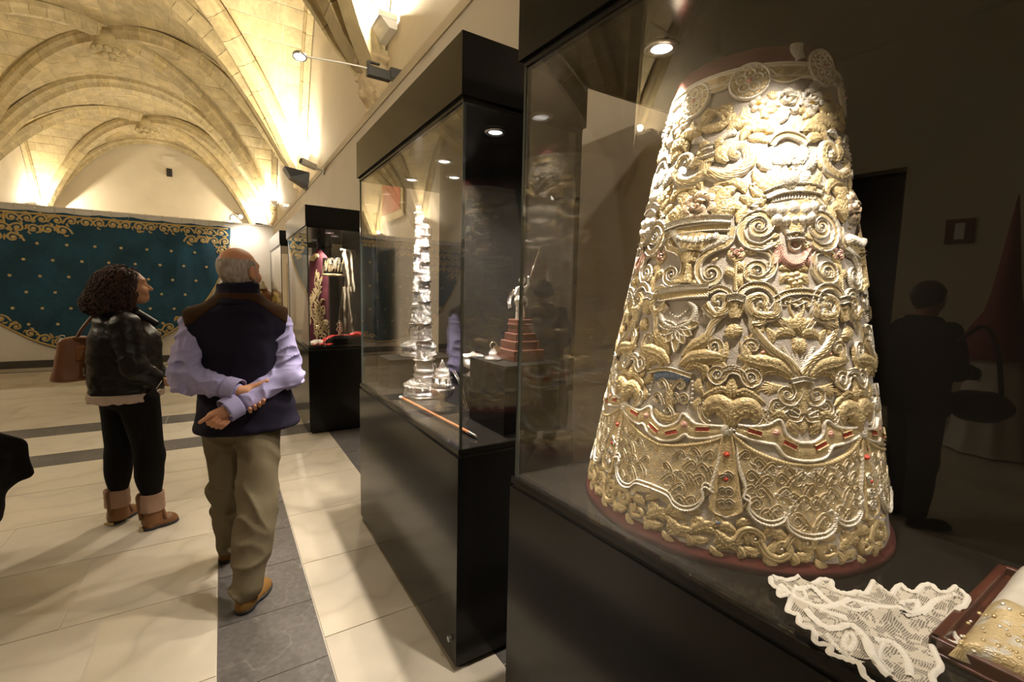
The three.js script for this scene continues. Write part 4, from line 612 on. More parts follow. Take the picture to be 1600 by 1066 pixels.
mo('gold_beads', [a2(806, 800, 812, 838, 850, 858, 890, 862)], (q) => beads(q[0], 11, 4, PALE), {}); mo('gold_beads', [a2(362, 740, 395, 755, 440, 752, 470, 725)], (q) => beads(q[0], 11, 4, PALE), { sym: 'B' });
// sequinned ground of aprons: one raised plate each
function plate(pts, sy) { mo('apron_ground', [pts], (q) => { const top = q[0].slice(0, 6), bot = q[0].slice(6), ct = new THREE.CatmullRomCurve3(top.map(p => V(p[0], p[1], 0))), cb = new THREE.CatmullRomCurve3(bot.map(p => V(p[0], p[1], 0))); const g = grid(26, 14, (u, v) => { const a = ct.getPoint(u), b = cb.getPoint(u), th = mix(a.x, b.x, v), y = mix(a.y, b.y, v); return skP(th, y, 0.0045 + 0.0022 * noise3(th * 60, y * 60, 3)); }, 1, (u, v) => { const k = noise3(u * 30, v * 30, 7) > 0.05 ? GOLD : [0.52, 0.44, 0.30]; return k; }).toNonIndexed(); const uv = g.attributes.uv; for (let i = 0; i < uv.count; i++) uv.setXY(i, uv.getX(i) * 0.2, uv.getY(i) * 0.2); return [g]; }, { sym: sy }); }
plate([...a2(600, 500, 650, 540, 720, 574, 790, 597, 840, 604), [axA(U2(876, 606)[1]), U2(876, 606)[1]], ...a2(650, 735, 690, 806, 745, 820, 800, 830, 845, 866), [axA(U2(888, 874)[1]), U2(888, 874)[1]]], 'A');
plate([...a2(560, 495, 520, 510, 470, 522, 420, 528, 370, 530), [axB(U2(322, 528)[1]), U2(322, 528)[1]], ...a2(512, 700, 480, 725, 450, 760, 405, 768, 365, 755), [axB(U2(318, 700)[1]), U2(318, 715)[1]]], 'B');
// --- hem: running scroll with leaves and stones
{
  const yy = 1.030, leafPair = (l) => l.forEach(x => motifs.push(['hem_leaf', [x], M.goldGrain]));
  for (let i = 0; i < 26; i++) {
    const th = mix(-1.90, 1.62, (i + 0.5) / 26), d = i % 2 ? 1 : -1, c = [th, yy + d * 0.006];
    const hs = 0.65 + 0.5 * hash2(i, 3, 21), hb = hash2(i, 4, 22) > 0.45; if (hb) motifs.push(['hem_scroll', scrollG([off(c, -56 * hs, -14 * d), off(c, -36 * hs, 20 * d), off(c, -6, 28 * hs * d), off(c, 20 * hs, 12 * d)], off(c, 0, 2 * d), 1.0, -d, { w: 13 * hs, h: 13, prof: 'leaf', edge: GOLD }), M.goldGrain]); else leafPair([...leafG([off(c, -40, -22 * d), off(c, -10, 4 * d), off(c, 30, 26 * d)], 20, { h: 14 }), ...leafG([off(c, -30, 30 * d), off(c, -4, 14 * d), off(c, 24, -18 * d)], 16, { h: 12 }), ...leafG([off(c, -8, -2 * d), off(c, 18, 2 * d), off(c, 44, -6 * d)], 14, { h: 12 })]);
    leafPair([...leafG([off(c, -30, -30 * d), off(c, -8, -38 * d), off(c, 22, -26 * d)], 18, { h: 11 }), ...leafG([off(c, 24, 10 * d), off(c, 40, 32 * d), off(c, 30, 48 * d)], 15, { h: 11 })]);
    leafPair([...leafG([off(c, -50, 30 * d), off(c, -36, 44 * d), off(c, -8, 50 * d)], 13, { h: 9 }), ...leafG([off(c, 34, -36 * d), off(c, 48, -20 * d), off(c, 56, 6 * d)], 13, { h: 9 })]);
    if (i % 4 === 1) motifs.push(['hem_stone', [...ringG(off(c, 40, 30), 15, 4, PALE, 0.7), bump(off(c, 40, 30), 12, 12, i % 8 === 1 ? BLUE : [0.5, 0.5, 0.45], 0.65)], M.goldThread]);
  }
}
// --- goblet cell
strap(a1(345, 722, 400, 700, 464, 690, 530, 686, 592, 690), 14, 20, { col: PALE }, { sym: 'B1' }); strap(a1(350, 752, 405, 732, 468, 722, 530, 716, 586, 716), 15, 16, { col: GOLD }, { sym: 'B1' });
mo('goblet_bowl', [a1(464, 735, 452, 770, 440, 805)], (q) => [strip(q[0], { w: (u) => mix(122, 46, Math.pow(u, 1.25)), h: (u) => mix(14, 22, u), prof: 'flute', col: GOLD, edge: PALE, n: 16 })], { sym: 'B1' }); strap(a1(398, 808, 437, 802, 478, 800), 7, 22, { col: PALE }, { sym: 'B1' });
mo('goblet_stem', [a1(438, 812, 430, 845, 425, 880, 420, 905, 415, 928)], (q) => [strip(q[0], { w: (u) => [40, 30, 14, 12, 20, 44][Math.round(u * 5)], h: 20, prof: 'flute', col: GOLD, n: 20 })], { sym: 'B1' });
for (const x of [400, 420, 440, 460, 480, 505, 530]) leaf(a1(x - 6, 795 - Math.abs(x - 455) * 0.3, x, 770 - Math.abs(x - 455) * 0.2, x + 8, 745 - (x - 455) * 0.12), 14, { col: PALE, h: 26 }, { sym: 'B1' });
strap(a1(318, 962, 365, 950, 420, 944, 505, 940), 9, 16, { col: PALE }, { sym: 'B1' }); strap(a1(322, 985, 370, 975, 425, 968, 505, 964), 17, 16, {}, { sym: 'B1' }); leaf(a1(370, 938, 400, 925, 420, 925), 14, { col: PALE }, { sym: 'B' }); mo('gold_beads', [a1(330, 980, 420, 968, 500, 962)], (q) => beads(q[0], 9, 7, DARKG), { sym: 'B1' });
mo('gold_rose', [a1(468, 638)], (q) => roseG(q[0][0], 46, [0.66, 0.50, 0.34], 7, PALE), { sym: 'B1', label: 'large rose above the goblet with reddish edges' });
leaf(a1(540, 680, 560, 640, 600, 610), 30, { h: 16 }, { sym: 'B' }); leaf(a1(520, 670, 530, 630, 520, 600), 18, {}, { sym: 'B' }); leaf(a1(500, 600, 525, 575, 560, 565), 16, {}, { sym: 'B' }); cord(a1(478, 600, 476, 560, 480, 530), 5, GOLD, { sym: 'B1' }); leaf(a1(476, 575, 468, 545, 480, 515), 15, {}, { sym: 'B1' });
strap(a1(462, 455, 490, 445, 530, 430), 9, 14, { col: PALE }, { sym: 'B1' }); strap(a1(455, 478, 490, 465, 525, 455), 11, 12, {}, { sym: 'B1' }); strap(a1(480, 425, 500, 415, 522, 412), 9, 14, { col: PALE }, { sym: 'B1' }); mo('gold_capital', [a1(490, 470, 484, 500, 482, 520)], (q) => [strip(q[0], { w: (u) => mix(24, 12, u), h: 12, prof: 'flute', n: 8 })], { sym: 'B1' });
leaf(a1(470, 345, 510, 340, 545, 335), 17, { col: GOLD }, { sym: 'B' }); cord(a1(490, 335, 520, 290, 560, 262, 580, 270), 8, GOLD, { sym: 'B' }); leaf(a1(480, 320, 500, 285, 530, 275), 20, { h: 9 }, { sym: 'B' }); leaf(a1(440, 400, 460, 385, 490, 400), 15, { col: PALE }, { sym: 'B' });
scroll(a1(592, 716, 580, 775, 520, 800, 475, 835, 462, 885, 480, 925), [U1(512, 892)], 1.4, 1, { w: 13, h: 12 }, { sym: 'B' }); leaf(a1(590, 720, 560, 780, 500, 800), 16, {}, { sym: 'B' });
strap(a1(505, 962, 540, 945, 575, 955, 600, 990), 9, 11, {}, { sym: 'B' }); scroll(a1(490, 1010, 530, 1050, 565, 1030, 570, 990), [U1(538, 1000)], 0.8, 1, { w: 18, h: 15, prof: 'leaf' }, { sym: 'B' });
// medallion and palmette fan
cord(a2(322, 0, 330, 50, 380, 78, 435, 55, 452, 5, 430, -18), 9, PALE, { sym: 'B1' }); mo('gold_beads', [a2(345, 10, 385, 38, 430, 5)], (q) => beads(q[0], 9, 4, PALE), { sym: 'B1' });
mo('palmette', [a2(384, 78), a2(318, 62, 318, 100, 345, 135, 378, 172, 412, 140, 440, 108, 470, 62)], (q) => fanG(q[0][0], q[1], 19), { sym: 'B1', mat: 'goldThread' });
leaf(a2(520, 70, 490, 120, 440, 150, 400, 190), 20, { h: 13 }, { sym: 'B' }); scroll(a2(500, 110, 520, 60, 545, 30), [U2(525, 20)], 0.7, 1, { w: 14, h: 13, prof: 'leaf' }, { sym: 'B' });
// planter
strap(a2(284, 244, 330, 236, 365, 238, 440, 262), 8, 14, { col: GOLD }, { sym: 'B1' }); mo('blue_inlay', [a2(300, 262, 350, 256, 400, 262, 432, 275)], (q) => [strip(q[0], { w: 16, h: 5, col: BLUE })], { sym: 'B1', label: 'blue inlay under the planter rim' });
for (const [x, y, r, d] of [[330, 292, 16, -1], [396, 296, 16, 1], [312, 345, 17, -1], [408, 350, 17, 1], [345, 340, 12, 1], [378, 342, 12, -1], [350, 390, 14, -1]]) mo('small_scroll', [[off(U2(x, y), -r * 1.6 * d, -r), off(U2(x, y), -r * d, r * 0.2), off(U2(x, y), 0, r)], [U2(x, y)]], (q, s) => scrollG(q[0], q[1][0], 1.2, -d * s, { w: r * 0.4, h: 10 }), { sym: 'B1', mat: 'goldThread' });
leaf(a2(360, 400, 355, 340, 358, 285), 16, {}, { sym: 'B1' }); leaf(a2(358, 420, 320, 415, 295, 380), 15, {}, { sym: 'B' }); leaf(a2(450, 235, 470, 190, 430, 200, 400, 225), 18, { h: 13 }, { sym: 'B' }); leaf(a2(330, 225, 290, 180, 265, 200), 16, { h: 12 }, { sym: 'B1' }); mo('gold_beads', [a2(440, 275, 442, 320, 436, 372)], (q) => beads(q[0], 6, 5, PALE), { sym: 'B' });
leaf(a2(480, 330, 462, 300, 470, 265), 14, {}, { sym: 'B' }); leaf(a2(470, 400, 455, 370, 475, 340), 13, {}, { sym: 'B' });
{ // small sprigs wherever the traced ornament leaves cloth bare
  const R = rngOf(5), cs = 0.004, occ = new Set(), key = (s, y) => Math.round(s / cs) + ',' + Math.round(y / cs);
  for (const [, g] of motifs) for (const gg of g) { const p = gg.attributes.position; for (let i = 0; i < p.count; i += 1) { const th = Math.atan2(p.getZ(i) - SK.cz, -(p.getX(i) - SK.cx)), y = p.getY(i), s = th * 0.31; occ.add(key(s, y)); occ.add(key(s + cs, y)); occ.add(key(s, y + cs)); occ.add(key(s - cs, y)); occ.add(key(s, y - cs)); } }
  const free = (th, y, rad) => { for (let a = 0; a < 10; a++) for (const f of [0.45, 1]) { if (occ.has(key(th * 0.31 + Math.cos(a * 0.628) * rad * f, y + Math.sin(a * 0.628) * rad * f))) return false; } return !occ.has(key(th * 0.31, y)); };
  let n = 0;
  for (const rad of [0.022, 0.016, 0.012, 0.009]) for (let i = 0; i < 5000 && n < 22; i++) {
    const th = mix(-0.75, 1.85, R()), y = mix(1.26, 2.06, R()); if (!free(th, y, rad)) continue; n++;
    const k = rad / KD, a = R() * 6.283, c = [th, y], d = R() > 0.5 ? 1 : -1; let g;
    const q = (r, b) => off(c, Math.cos(a + b) * r * k, Math.sin(a + b) * r * k);
    if (rad > 0.015) g = [...scrollG([q(1.0, -2.2), q(0.8, -1.2), q(0.75, -0.3)], off(c, 0, 0), 1.1, d, { w: k * 0.2, h: 10 }), ...leafG([q(1.0, 2.6), q(0.55, 2.2), q(0.9, 1.3)], k * 0.3), ...leafG([q(0.3, 3.4), q(0.7, 3.7), q(1.05, 3.5)], k * 0.26)];
    else if (rad > 0.0095) g = [...leafG([q(0.95, 3.0), q(0.1, 1.5), q(0.95, 0.2)], k * 0.36), ...leafG([q(0.5, 2.6), q(0.6, 1.7), q(0.95, 1.3)], k * 0.26)];
    else g = leafG([q(0.95, 3.1), q(0.1, 1.2), q(0.95, 0.0)], k * 0.42);
    g.forEach(x => motifs.push(['sprig_leaf', [x], M.goldGrain]));
    for (const gg of g) { const p = gg.attributes.position; for (let j = 0; j < p.count; j++) occ.add(key(Math.atan2(p.getZ(j) - SK.cz, -(p.getX(j) - SK.cx)) * 0.31, p.getY(j))); }
  }
}
for (const [n, g, m, label] of motifs) { const o = skAdd(n, g, m); if (label) o.userData.label = label; }
// ================= CONTENTS OF THE SKIRT CASE =================
const whiteCloth = tex(256, (u, v) => { const w = Math.sin(u * 90 * 6.283) * 0.5 + Math.sin(v * 90 * 6.283) * 0.5, n = fbm(u * 6, v * 6, 6, 71, 4); const k = 0.93 + 0.04 * w + 0.06 * (n - 0.5); return [k, k * 0.985, k * 0.95]; }, { size: 0.2 });
const linenBump = tex(256, (u, v) => g3(0.5 + 0.25 * (Math.sin(u * 80 * 6.283) + Math.sin(v * 80 * 6.283))), { srgb: false, size: 0.2 });
M.linen = phys({ color: new THREE.Color().setRGB(0.78, 0.75, 0.69), map: whiteCloth, roughness: 0.8, sheen: 0.4, sheenRoughness: 0.6, bumpMap: linenBump, bumpScale: 0.0006 });
const laceAlpha = tex(512, (u, v) => { const s = (x) => Math.abs((x % 1) - 0.5) * 2; const w = fbm(u * 4, v * 4, 4, 81, 3); const solid = fbm(u * 9, v * 9, 9, 83, 2) > 0.60 ? 1 : 0; const lines = s(u * 60 + w * 5) > 0.58 ? 1 : 0, cross = s(v * 40 + w * 3) > 0.70 ? 1 : 0, flow = Math.abs(fbm(u * 8, v * 8, 8, 88, 2) - 0.5) < 0.045 ? 1 : 0; return g3(Math.max(solid, lines, cross, flow)); }, { srgb: false, size: 0.13 });
M.lace = phys({ color: new THREE.Color().setRGB(0.66, 0.62, 0.55), map: whiteCloth, alphaMap: laceAlpha, alphaTest: 0.5, side: THREE.DoubleSide, roughness: 0.85, bumpMap: linenBump, bumpScale: 0.0006 });
M.laceTape = phys({ color: new THREE.Color().setRGB(0.72, 0.68, 0.60), roughness: 0.8 });
const seen = (px, py, y) => { const d = V((px - 800) / F, -(py - 533) / F, -1).applyQuaternion(camera.quaternion); return camera.position.clone().addScaledVector(d, (y - camera.position.y) / d.y); };
{
  const L = (x, y) => seen(1180 + x / 3.81, 840 + y / 3.81, 0.968);
  const out = [[100, 255], [180, 272], [260, 280], [340, 285], [400, 262], [450, 268], [458, 310], [500, 338], [560, 348], [610, 336], [650, 350], [690, 320], [730, 308], [770, 340], [800, 362], [830, 330], [865, 320], [900, 345], [950, 362], [990, 345], [1040, 345], [1085, 385], [1140, 405], [1200, 405], [1250, 435], [1225, 480], [1150, 505], [1170, 570], [1215, 640], [1140, 625], [1075, 590], [1055, 670], [1100, 790], [1050, 850], [1100, 960], [980, 1010], [860, 960], [760, 940], [700, 900], [640, 862], [600, 790], [520, 740], [440, 712], [445, 660], [360, 640], [345, 575], [265, 535], [255, 480], [195, 455], [205, 405], [140, 385], [150, 340], [105, 310]].map(([x, y]) => L(x, y));
  const t = thing('lace_collar', 'white lace collar with scalloped edges spread in front of the embroidered skirt', 'lace', [1.09, 0.962, -0.34]);
  const O = V(1.09, 0.962, -0.34), inside = (x, z) => { let c = false; for (let i = 0, j = out.length - 1; i < out.length; j = i++) { const a = out[i], b = out[j]; if ((a.z > z) !== (b.z > z) && x < (b.x - a.x) * (z - a.z) / (b.z - a.z) + a.x) c = !c; } return c; };
  const hgt = (x, z) => 0.006 + 0.007 * (0.5 + 0.5 * noise3(x * 22, 1, z * 22)) + 0.018 * Math.pow(Math.max(0, 1 - Math.abs(noise3(x * 9 + 3, 2, z * 9))), 6) + 0.02 * sstep(1.16, 1.26, x);
  const cs = 0.0045, P = [], U = [], I = [], ids = new Map();
  const vid = (i, j) => { const k = i + ',' + j; if (ids.has(k)) return ids.get(k); const x = 0.9 + i * cs, z = -0.55 + j * cs, n = P.length / 3; P.push(x - O.x, hgt(x, z), z - O.z); U.push(x * 1 + 0.01 * Math.sin(z * 40), z); ids.set(k, n); return n; };
  for (let i = 0; i < 100; i++) for (let j = 0; j < 110; j++) { const x = 0.9 + (i + 0.5) * cs, z = -0.55 + (j + 0.5) * cs; if (inside(x, z)) { const a = vid(i, j), b = vid(i + 1, j), c = vid(i + 1, j + 1), d = vid(i, j + 1); I.push(a, c, b, a, d, c); } }
  const g = new THREE.BufferGeometry(); g.setAttribute('position', new THREE.Float32BufferAttribute(P, 3)); g.setAttribute('uv', new THREE.Float32BufferAttribute(U, 2)); g.setIndex(I); g.computeVertexNormals();
  obj('lace_ground', g, M.lace, t);
  const flat = (pts, w, h, n, closed) => { const cur = new THREE.CatmullRomCurve3(pts, closed, 'centripetal'); return grid(n, 4, (u, v) => { const p = cur.getPoint(Math.min(u, closed ? 1 : 0.999)), q = cur.getPoint(Math.min(u + 0.002, 1)), s = V(-(q.z - p.z), 0, q.x - p.x).normalize(), k = (v - 0.5) * 2; const x = p.x - s.x * k * w, z = p.z - s.z * k * w; return V(x - O.x, hgt(p.x, p.z) + h * (1 - k * k) + 0.0008 * Math.sin(u * n * 1.3), z - O.z); }, 1); };
  obj('scalloped_edge', [flat(out, 0.0055, 0.004, 420, true)], M.laceTape, t);
  const Lp = (...a) => { const o = []; for (let i = 0; i < a.length; i += 2) o.push(L(a[i], a[i + 1])); return o; };
  for (const [p, w] of [[Lp(150, 300, 260, 400, 380, 440, 540, 430, 700, 440, 900, 480, 1040, 440), 0.007], [Lp(230, 320, 330, 330, 420, 400, 470, 440), 0.007], [Lp(240, 310, 225, 350, 260, 400, 300, 380, 280, 330, 240, 310), 0.004], [Lp(300, 470, 420, 560, 560, 580, 640, 640, 690, 760, 800, 860), 0.008], [Lp(380, 470, 450, 500, 540, 520), 0.01], [Lp(700, 620, 820, 640, 900, 740, 920, 850), 0.006], [Lp(760, 640, 740, 760, 820, 830), 0.004], [Lp(860, 470, 900, 400, 960, 400, 940, 480, 880, 500), 0.005], [Lp(980, 480, 1080, 420, 1180, 440), 0.006], [Lp(500, 440, 600, 480, 720, 470), 0.005], [Lp(520, 640, 560, 610, 590, 650, 550, 680, 520, 640), 0.005], [Lp(420, 600, 520, 700, 640, 800), 0.004]]) obj('lace_tape', [flat(p, w, 0.0035, 60, false)], M.laceTape, t);
}
{
  const woodMap = tex(512, (u, v) => { const r = fbm(u * 3 + 0.4 * fbm(u * 4, v * 2, 2, 92, 3), v * 40, 40, 91, 4), f = vn(u * 10, v * 200, 200, 95); const k = 0.30 + 0.20 * r + 0.06 * f; return [k, k * 0.60, k * 0.47]; }, { size: 0.5 });
  M.redWood = phys({ map: woodMap, color: new THREE.Color().setRGB(0.55, 0.48, 0.45), roughness: 0.32, clearcoat: 0.4, clearcoatRoughness: 0.2 });
  const lightWood = tex(256, (u, v) => { const r = fbm(u * 2, v * 30, 30, 97, 4); const k = 0.62 + 0.25 * r; return [k, k * 0.66, k * 0.40]; }, { size: 0.4 }); M.lightWood = phys({ map: lightWood, color: new THREE.Color().setRGB(0.50, 0.46, 0.44), roughness: 0.4 });
  const t = thing('wooden_tray', 'dark red wooden tray under the gold bordered white cloth', 'tray', [1.29, 0.96, -0.02]);
  const x0 = -0.235, x1 = 0.215, z0 = -0.225, z1 = 0.225;
  obj('tray_bottom', box(x0 + 0.004, x1 - 0.004, 0.001, 0.012, z0 + 0.004, z1 - 0.004), M.redWood, t);
  obj('tray_rim', [box(x0, x0 + 0.016, 0.001, 0.030, z0, z1, 0.004), box(x1 - 0.016, x1, 0.001, 0.030, z0, z1, 0.004), box(x0, x1, 0.001, 0.030, z0, z0 + 0.016, 0.004), box(x0, x1, 0.001, 0.030, z1 - 0.016, z1, 0.004), box(x0 - 0.006, x1 + 0.006, 0.001, 0.008, z0 - 0.006, z1 + 0.006, 0.003)], M.redWood, t);
  const c = thing('folded_cloth', 'folded white cloth with a wide gold embroidered border in the wooden tray', 'cloth', [1.29, 0.973, -0.02]);
  const top = (x, z) => 0.034 + 0.028 * sstep(-0.2, 0.12, x) + 0.010 * noise3(x * 14, 3, z * 14) + 0.012 * sstep(0.05, -0.19, z) * 0 + 0.006 * Math.sin(z * 40 + x * 22) * sstep(-0.1, 0.1, x);
  const edge = (v) => -0.222 + 0.02 * noise3(v * 5, 1, 1);
  const pillow = (xa, xb, lift) => grid(46, 46, (u, v) => { const z = mix(-0.195, 0.2, v), x = mix(xa(v), xb(v), u), e = Math.min(1, Math.min(u, 1 - u, v, 1 - v) * 14); return V(x, (top(x, z) + lift) * Math.sqrt(e) + 0.001, z); }, 0.4);
  obj('white_linen', [pillow((v) => -0.10, (v) => 0.20 + 0.01 * Math.sin(v * 9), 0)], M.linen, c);
  const bg = pillow((v) => edge(v), (v) => -0.055 + 0.018 * Math.sin(v * 17), 0.003); { const n = bg.attributes.position.count, a = new Float32Array(n * 3); for (let i = 0; i < n; i++) { const p = bg.attributes.position, k = noise3(p.getX(i) * 60, 0, p.getZ(i) * 60) > 0.35 ? [0.70, 0.66, 0.56] : GOLD; a.set(k, i * 3); } bg.setAttribute('color', new THREE.BufferAttribute(a, 3)); }
  obj('gold_border', [bg], M.goldGrain, c);
  const R = rngOf(8), sp = []; for (let i = 0; i < 260; i++) { const v = R(), z = mix(-0.19, 0.19, v), q = R(), x = q < 0.5 ? edge(v) + 0.004 + R() * 0.035 : mix(-0.19, -0.07, R()); const s = new THREE.SphereGeometry(0.002 + 0.0022 * R(), 8, 6); s.scale(1.4, 0.8, 1); s.translate(x, top(x, z) + 0.004 - (x < -0.205 ? 0.012 : 0), z); sp.push(tint(s, ...(R() > 0.4 ? GOLD : PALE))); }
  obj('gold_sequins', sp, std({ vertexColors: true, roughness: 0.35, metalness: 0.5 }), c).userData.kind = 'stuff';
}
// ================= SILVER CASE =================
const chase = tex(512, (u, v) => { const a = fbm(u * 12, v * 12, 12, 101, 3), b = Math.abs(Math.sin(u * 30 * 3.1416 + a * 5) * Math.sin(v * 26 * 3.1416 + a * 6)); return g3(clamp(0.5 * b + 0.5 * Math.abs(fbm(u * 24, v * 24, 24, 105, 2) - 0.5) * 2.4)); }, { srgb: false });
M.silver = phys({ color: new THREE.Color().setRGB(0.90, 0.88, 0.85), metalness: 1, roughness: 0.26, bumpMap: (() => { const t = chase.clone(); t.repeat.set(2.5, 4); t.needsUpdate = true; return t; })(), bumpScale: 0.007 });
M.silverFine = phys({ color: new THREE.Color().setRGB(0.86, 0.84, 0.80), metalness: 1, roughness: 0.18, bumpMap: (() => { const t = chase.clone(); t.repeat.set(2, 2); t.needsUpdate = true; return t; })(), bumpScale: 0.004 });
M.silverPlain = phys({ color: new THREE.Color().setRGB(0.86, 0.84, 0.81), metalness: 1, roughness: 0.14 });
function plinth(label, x0, x1, y1, z0, z1) { const t = thing('display_plinth', label, 'plinth', [(x0 + x1) / 2, 0.961, (z0 + z1) / 2]); const a = (x1 - x0) / 2, b = (z1 - z0) / 2, h = y1 - 0.961; obj('plinth_body', box(-a + 0.003, a - 0.003, 0, h - 0.012, -b + 0.003, b - 0.003), M.blackMatte, t); obj('plinth_top', box(-a, a, h - 0.012, h, -b, b, 0.003), M.blackMatte, t); return t; }
plinth('low black plinth under the rear silver candle staff', 0.892, 1.34, 1.15, -3.115, -2.87);
plinth('tall black plinth under the silver statuette', 1.03, 1.335, 1.27, -2.02, -1.68);
plinth('narrow glossy black plinth under the silver incense boat', 1.118, 1.222, 1.13, -2.30, -2.20);
{
  const t = thing('candle_staff', 'tall tapering silver candle staff standing in front on the case floor', 'candle staff', [1.02, 0.961, -2.60]);
  obj('foot', lathe([[0.001, 0], [0.120, 0], [0.124, 0.012], [0.112, 0.022], [0.118, 0.035], [0.105, 0.05], [0.112, 0.07], [0.095, 0.092], [0.064, 0.105], [0.060, 0.12], [0.066, 0.128], [0.055, 0.14], [0.001, 0.14]], 48), M.silver, t);
  { const g = []; for (let i = 0; i < 14; i++) { const a = i / 14 * 6.283, s = new THREE.SphereGeometry(0.02, 12, 8); s.scale(1, 0.8, 1.2); s.translate(Math.cos(a) * 0.103, 0.066, Math.sin(a) * 0.103); g.push(s); } obj('foot_bosses', g, M.silver, t); }
  obj('collar', lathe([[0.001, 0.138], [0.05, 0.14], [0.058, 0.15], [0.062, 0.17], [0.055, 0.19], [0.048, 0.2], [0.054, 0.205], [0.054, 0.212], [0.001, 0.214]], 40), M.silver, t);
  for (const a of [0.6, 2.7, 4.8]) obj('scroll_handle', tube([0, 1, 2, 3, 4, 5, 6].map(k => { const b = k / 6 * 4.4, r = 0.016; return V(Math.cos(a) * (0.062 + r * Math.sin(b) * 0.9), 0.17 + r * Math.cos(b) * 1.5, Math.sin(a) * (0.062 + r * Math.sin(b) * 0.9)); }), 0.0045, 18, 8), M.silverPlain, t);
  const seg = (y0, y1, r0, r1) => { const p = [[0.001, y0], [r0 * 1.02, y0]]; for (let i = 0; i <= 10; i++) { const u = i / 10; p.push([mix(r0, r1, u) * (1 + 0.05 * Math.sin(u * 22)), mix(y0, y1, u)]); } p.push([0.001, y1]); return lathe(p, 36); };
  const ring = (y, r, h = 0.012) => lathe([[0.001, y], [r * 0.85, y], [r, y + h * 0.3], [r, y + h * 0.7], [r * 0.85, y + h], [0.001, y + h]], 36);
  const ys = [0.214, 0.33, 0.43, 0.56, 0.68, 0.79, 0.88, 0.95], rs = [0.047, 0.042, 0.037, 0.034, 0.030, 0.027, 0.024, 0.021];
  for (let i = 0; i + 1 < ys.length; i++) { obj('shaft_drum', seg(ys[i] + 0.012, ys[i + 1], rs[i], rs[i + 1] * 0.98), M.silver, t); obj('shaft_ring', ring(ys[i], rs[i] * (i % 2 ? 1.28 : 1.45)), M.silverPlain, t);
    const g = []; for (let k = 0; k < 27; k++) { const a = (k % 9) / 9 * 6.283 + i + (k > 8 && k < 18 ? 0.35 : 0), v = 0.25 + 0.28 * Math.floor(k / 9), r = mix(rs[i], rs[i + 1], v); const s = new THREE.SphereGeometry(r * 0.26, 8, 6); s.scale(1, 1.4, 1); s.translate(Math.cos(a) * r * 0.97, mix(ys[i], ys[i + 1], v), Math.sin(a) * r * 0.97); g.push(s); } obj('shaft_bosses', g, M.silver, t); }
  obj('socket', lathe([[0.001, 0.95], [0.03, 0.95], [0.034, 0.958], [0.022, 0.965], [0.019, 0.99], [0.027, 0.998], [0.027, 1.012], [0.016, 1.02], [0.001, 1.02]], 32), M.silver, t);
  obj('side_drop', [tube([V(0.02, 1.005, 0.01), V(0.034, 0.99, 0.015), V(0.034, 0.95, 0.015), V(0.03, 0.93, 0.014)], 0.004, 14, 6)], M.silverPlain, t);
  copyOf(t, [1.135, 1.151, -2.99], 0.8, 'tall tapering silver candle staff standing behind on the low black plinth');
}
{ // censer
  const t = thing('censer', 'silver footed censer with pointed lid and hanging chains', 'censer', [0.972, 0.961, -2.215]);
  obj('foot', lathe([[0.001, 0], [0.050, 0], [0.053, 0.006], [0.045, 0.014], [0.024, 0.035], [0.018, 0.048], [0.022, 0.056], [0.001, 0.058]], 40), M.silverFine, t);
  obj('bowl', lathe([[0.001, 0.056], [0.022, 0.056], [0.05, 0.075], [0.061, 0.098], [0.060, 0.112], [0.066, 0.118], [0.066, 0.126], [0.055, 0.13], [0.001, 0.13]], 44), M.silverFine, t);
  const lid = obj('lid', lathe([[0.001, 0.128], [0.058, 0.13], [0.057, 0.145], [0.05, 0.17], [0.038, 0.19], [0.040, 0.2], [0.032, 0.215], [0.034, 0.22], [0.018, 0.232], [0.012, 0.24], [0.016, 0.246], [0.008, 0.256], [0.003, 0.272], [0.001, 0.273]], 40), M.silverFine, t);
  { const g = []; for (let k = 0; k < 9; k++) { const a = k / 9 * 6.283; g.push(box(-0.004, 0.004, 0.15, 0.178, 0.046, 0.056, 0.002).rotateY(a)); } obj('lid_openings', g, M.blackPlastic, lid); }
  const link = (pts, n, r) => { const cur = new THREE.CatmullRomCurve3(pts), g = [], len = cur.getLength() / n; for (let i = 0; i < n; i++) { const p = cur.getPointAt((i + 0.5) / n), d = cur.getTangentAt((i + 0.5) / n), s = new THREE.TorusGeometry(len * 0.42, r, 5, 10); s.scale(0.62, 1.25, 1); s.rotateY(i % 2 ? Math.PI / 2 : 0); s.applyQuaternion(new THREE.Quaternion().setFromUnitVectors(V(0, 1, 0), d)); s.translate(p.x, p.y, p.z); g.push(s); } return g; };
  for (const [dx, dz, s] of [[0, 0, 0], [0.008, 0.012, 0.012], [-0.006, 0.02, 0.022]]) obj('chain', link([V(0.05 + dx, 0.21, 0.02 + dz), V(0.068 + dx, 0.16 - s * 0.6, 0.06 + dz), V(0.082 + dx, 0.05, 0.09 + dz), V(0.10 + dx, 0.006 + s * 0.3, 0.105 + dz), V(0.15 + dx, 0.006 + s * 0.3, 0.10 + dz), V(0.215 + dx * 0.3, 0.05, 0.075 + dz * 0.6), V(0.248, 0.125, 0.03 + dz * 0.5), V(0.244, 0.172, 0.018 + dz * 0.4)], 66, 0.0022), M.silverPlain, t);
}
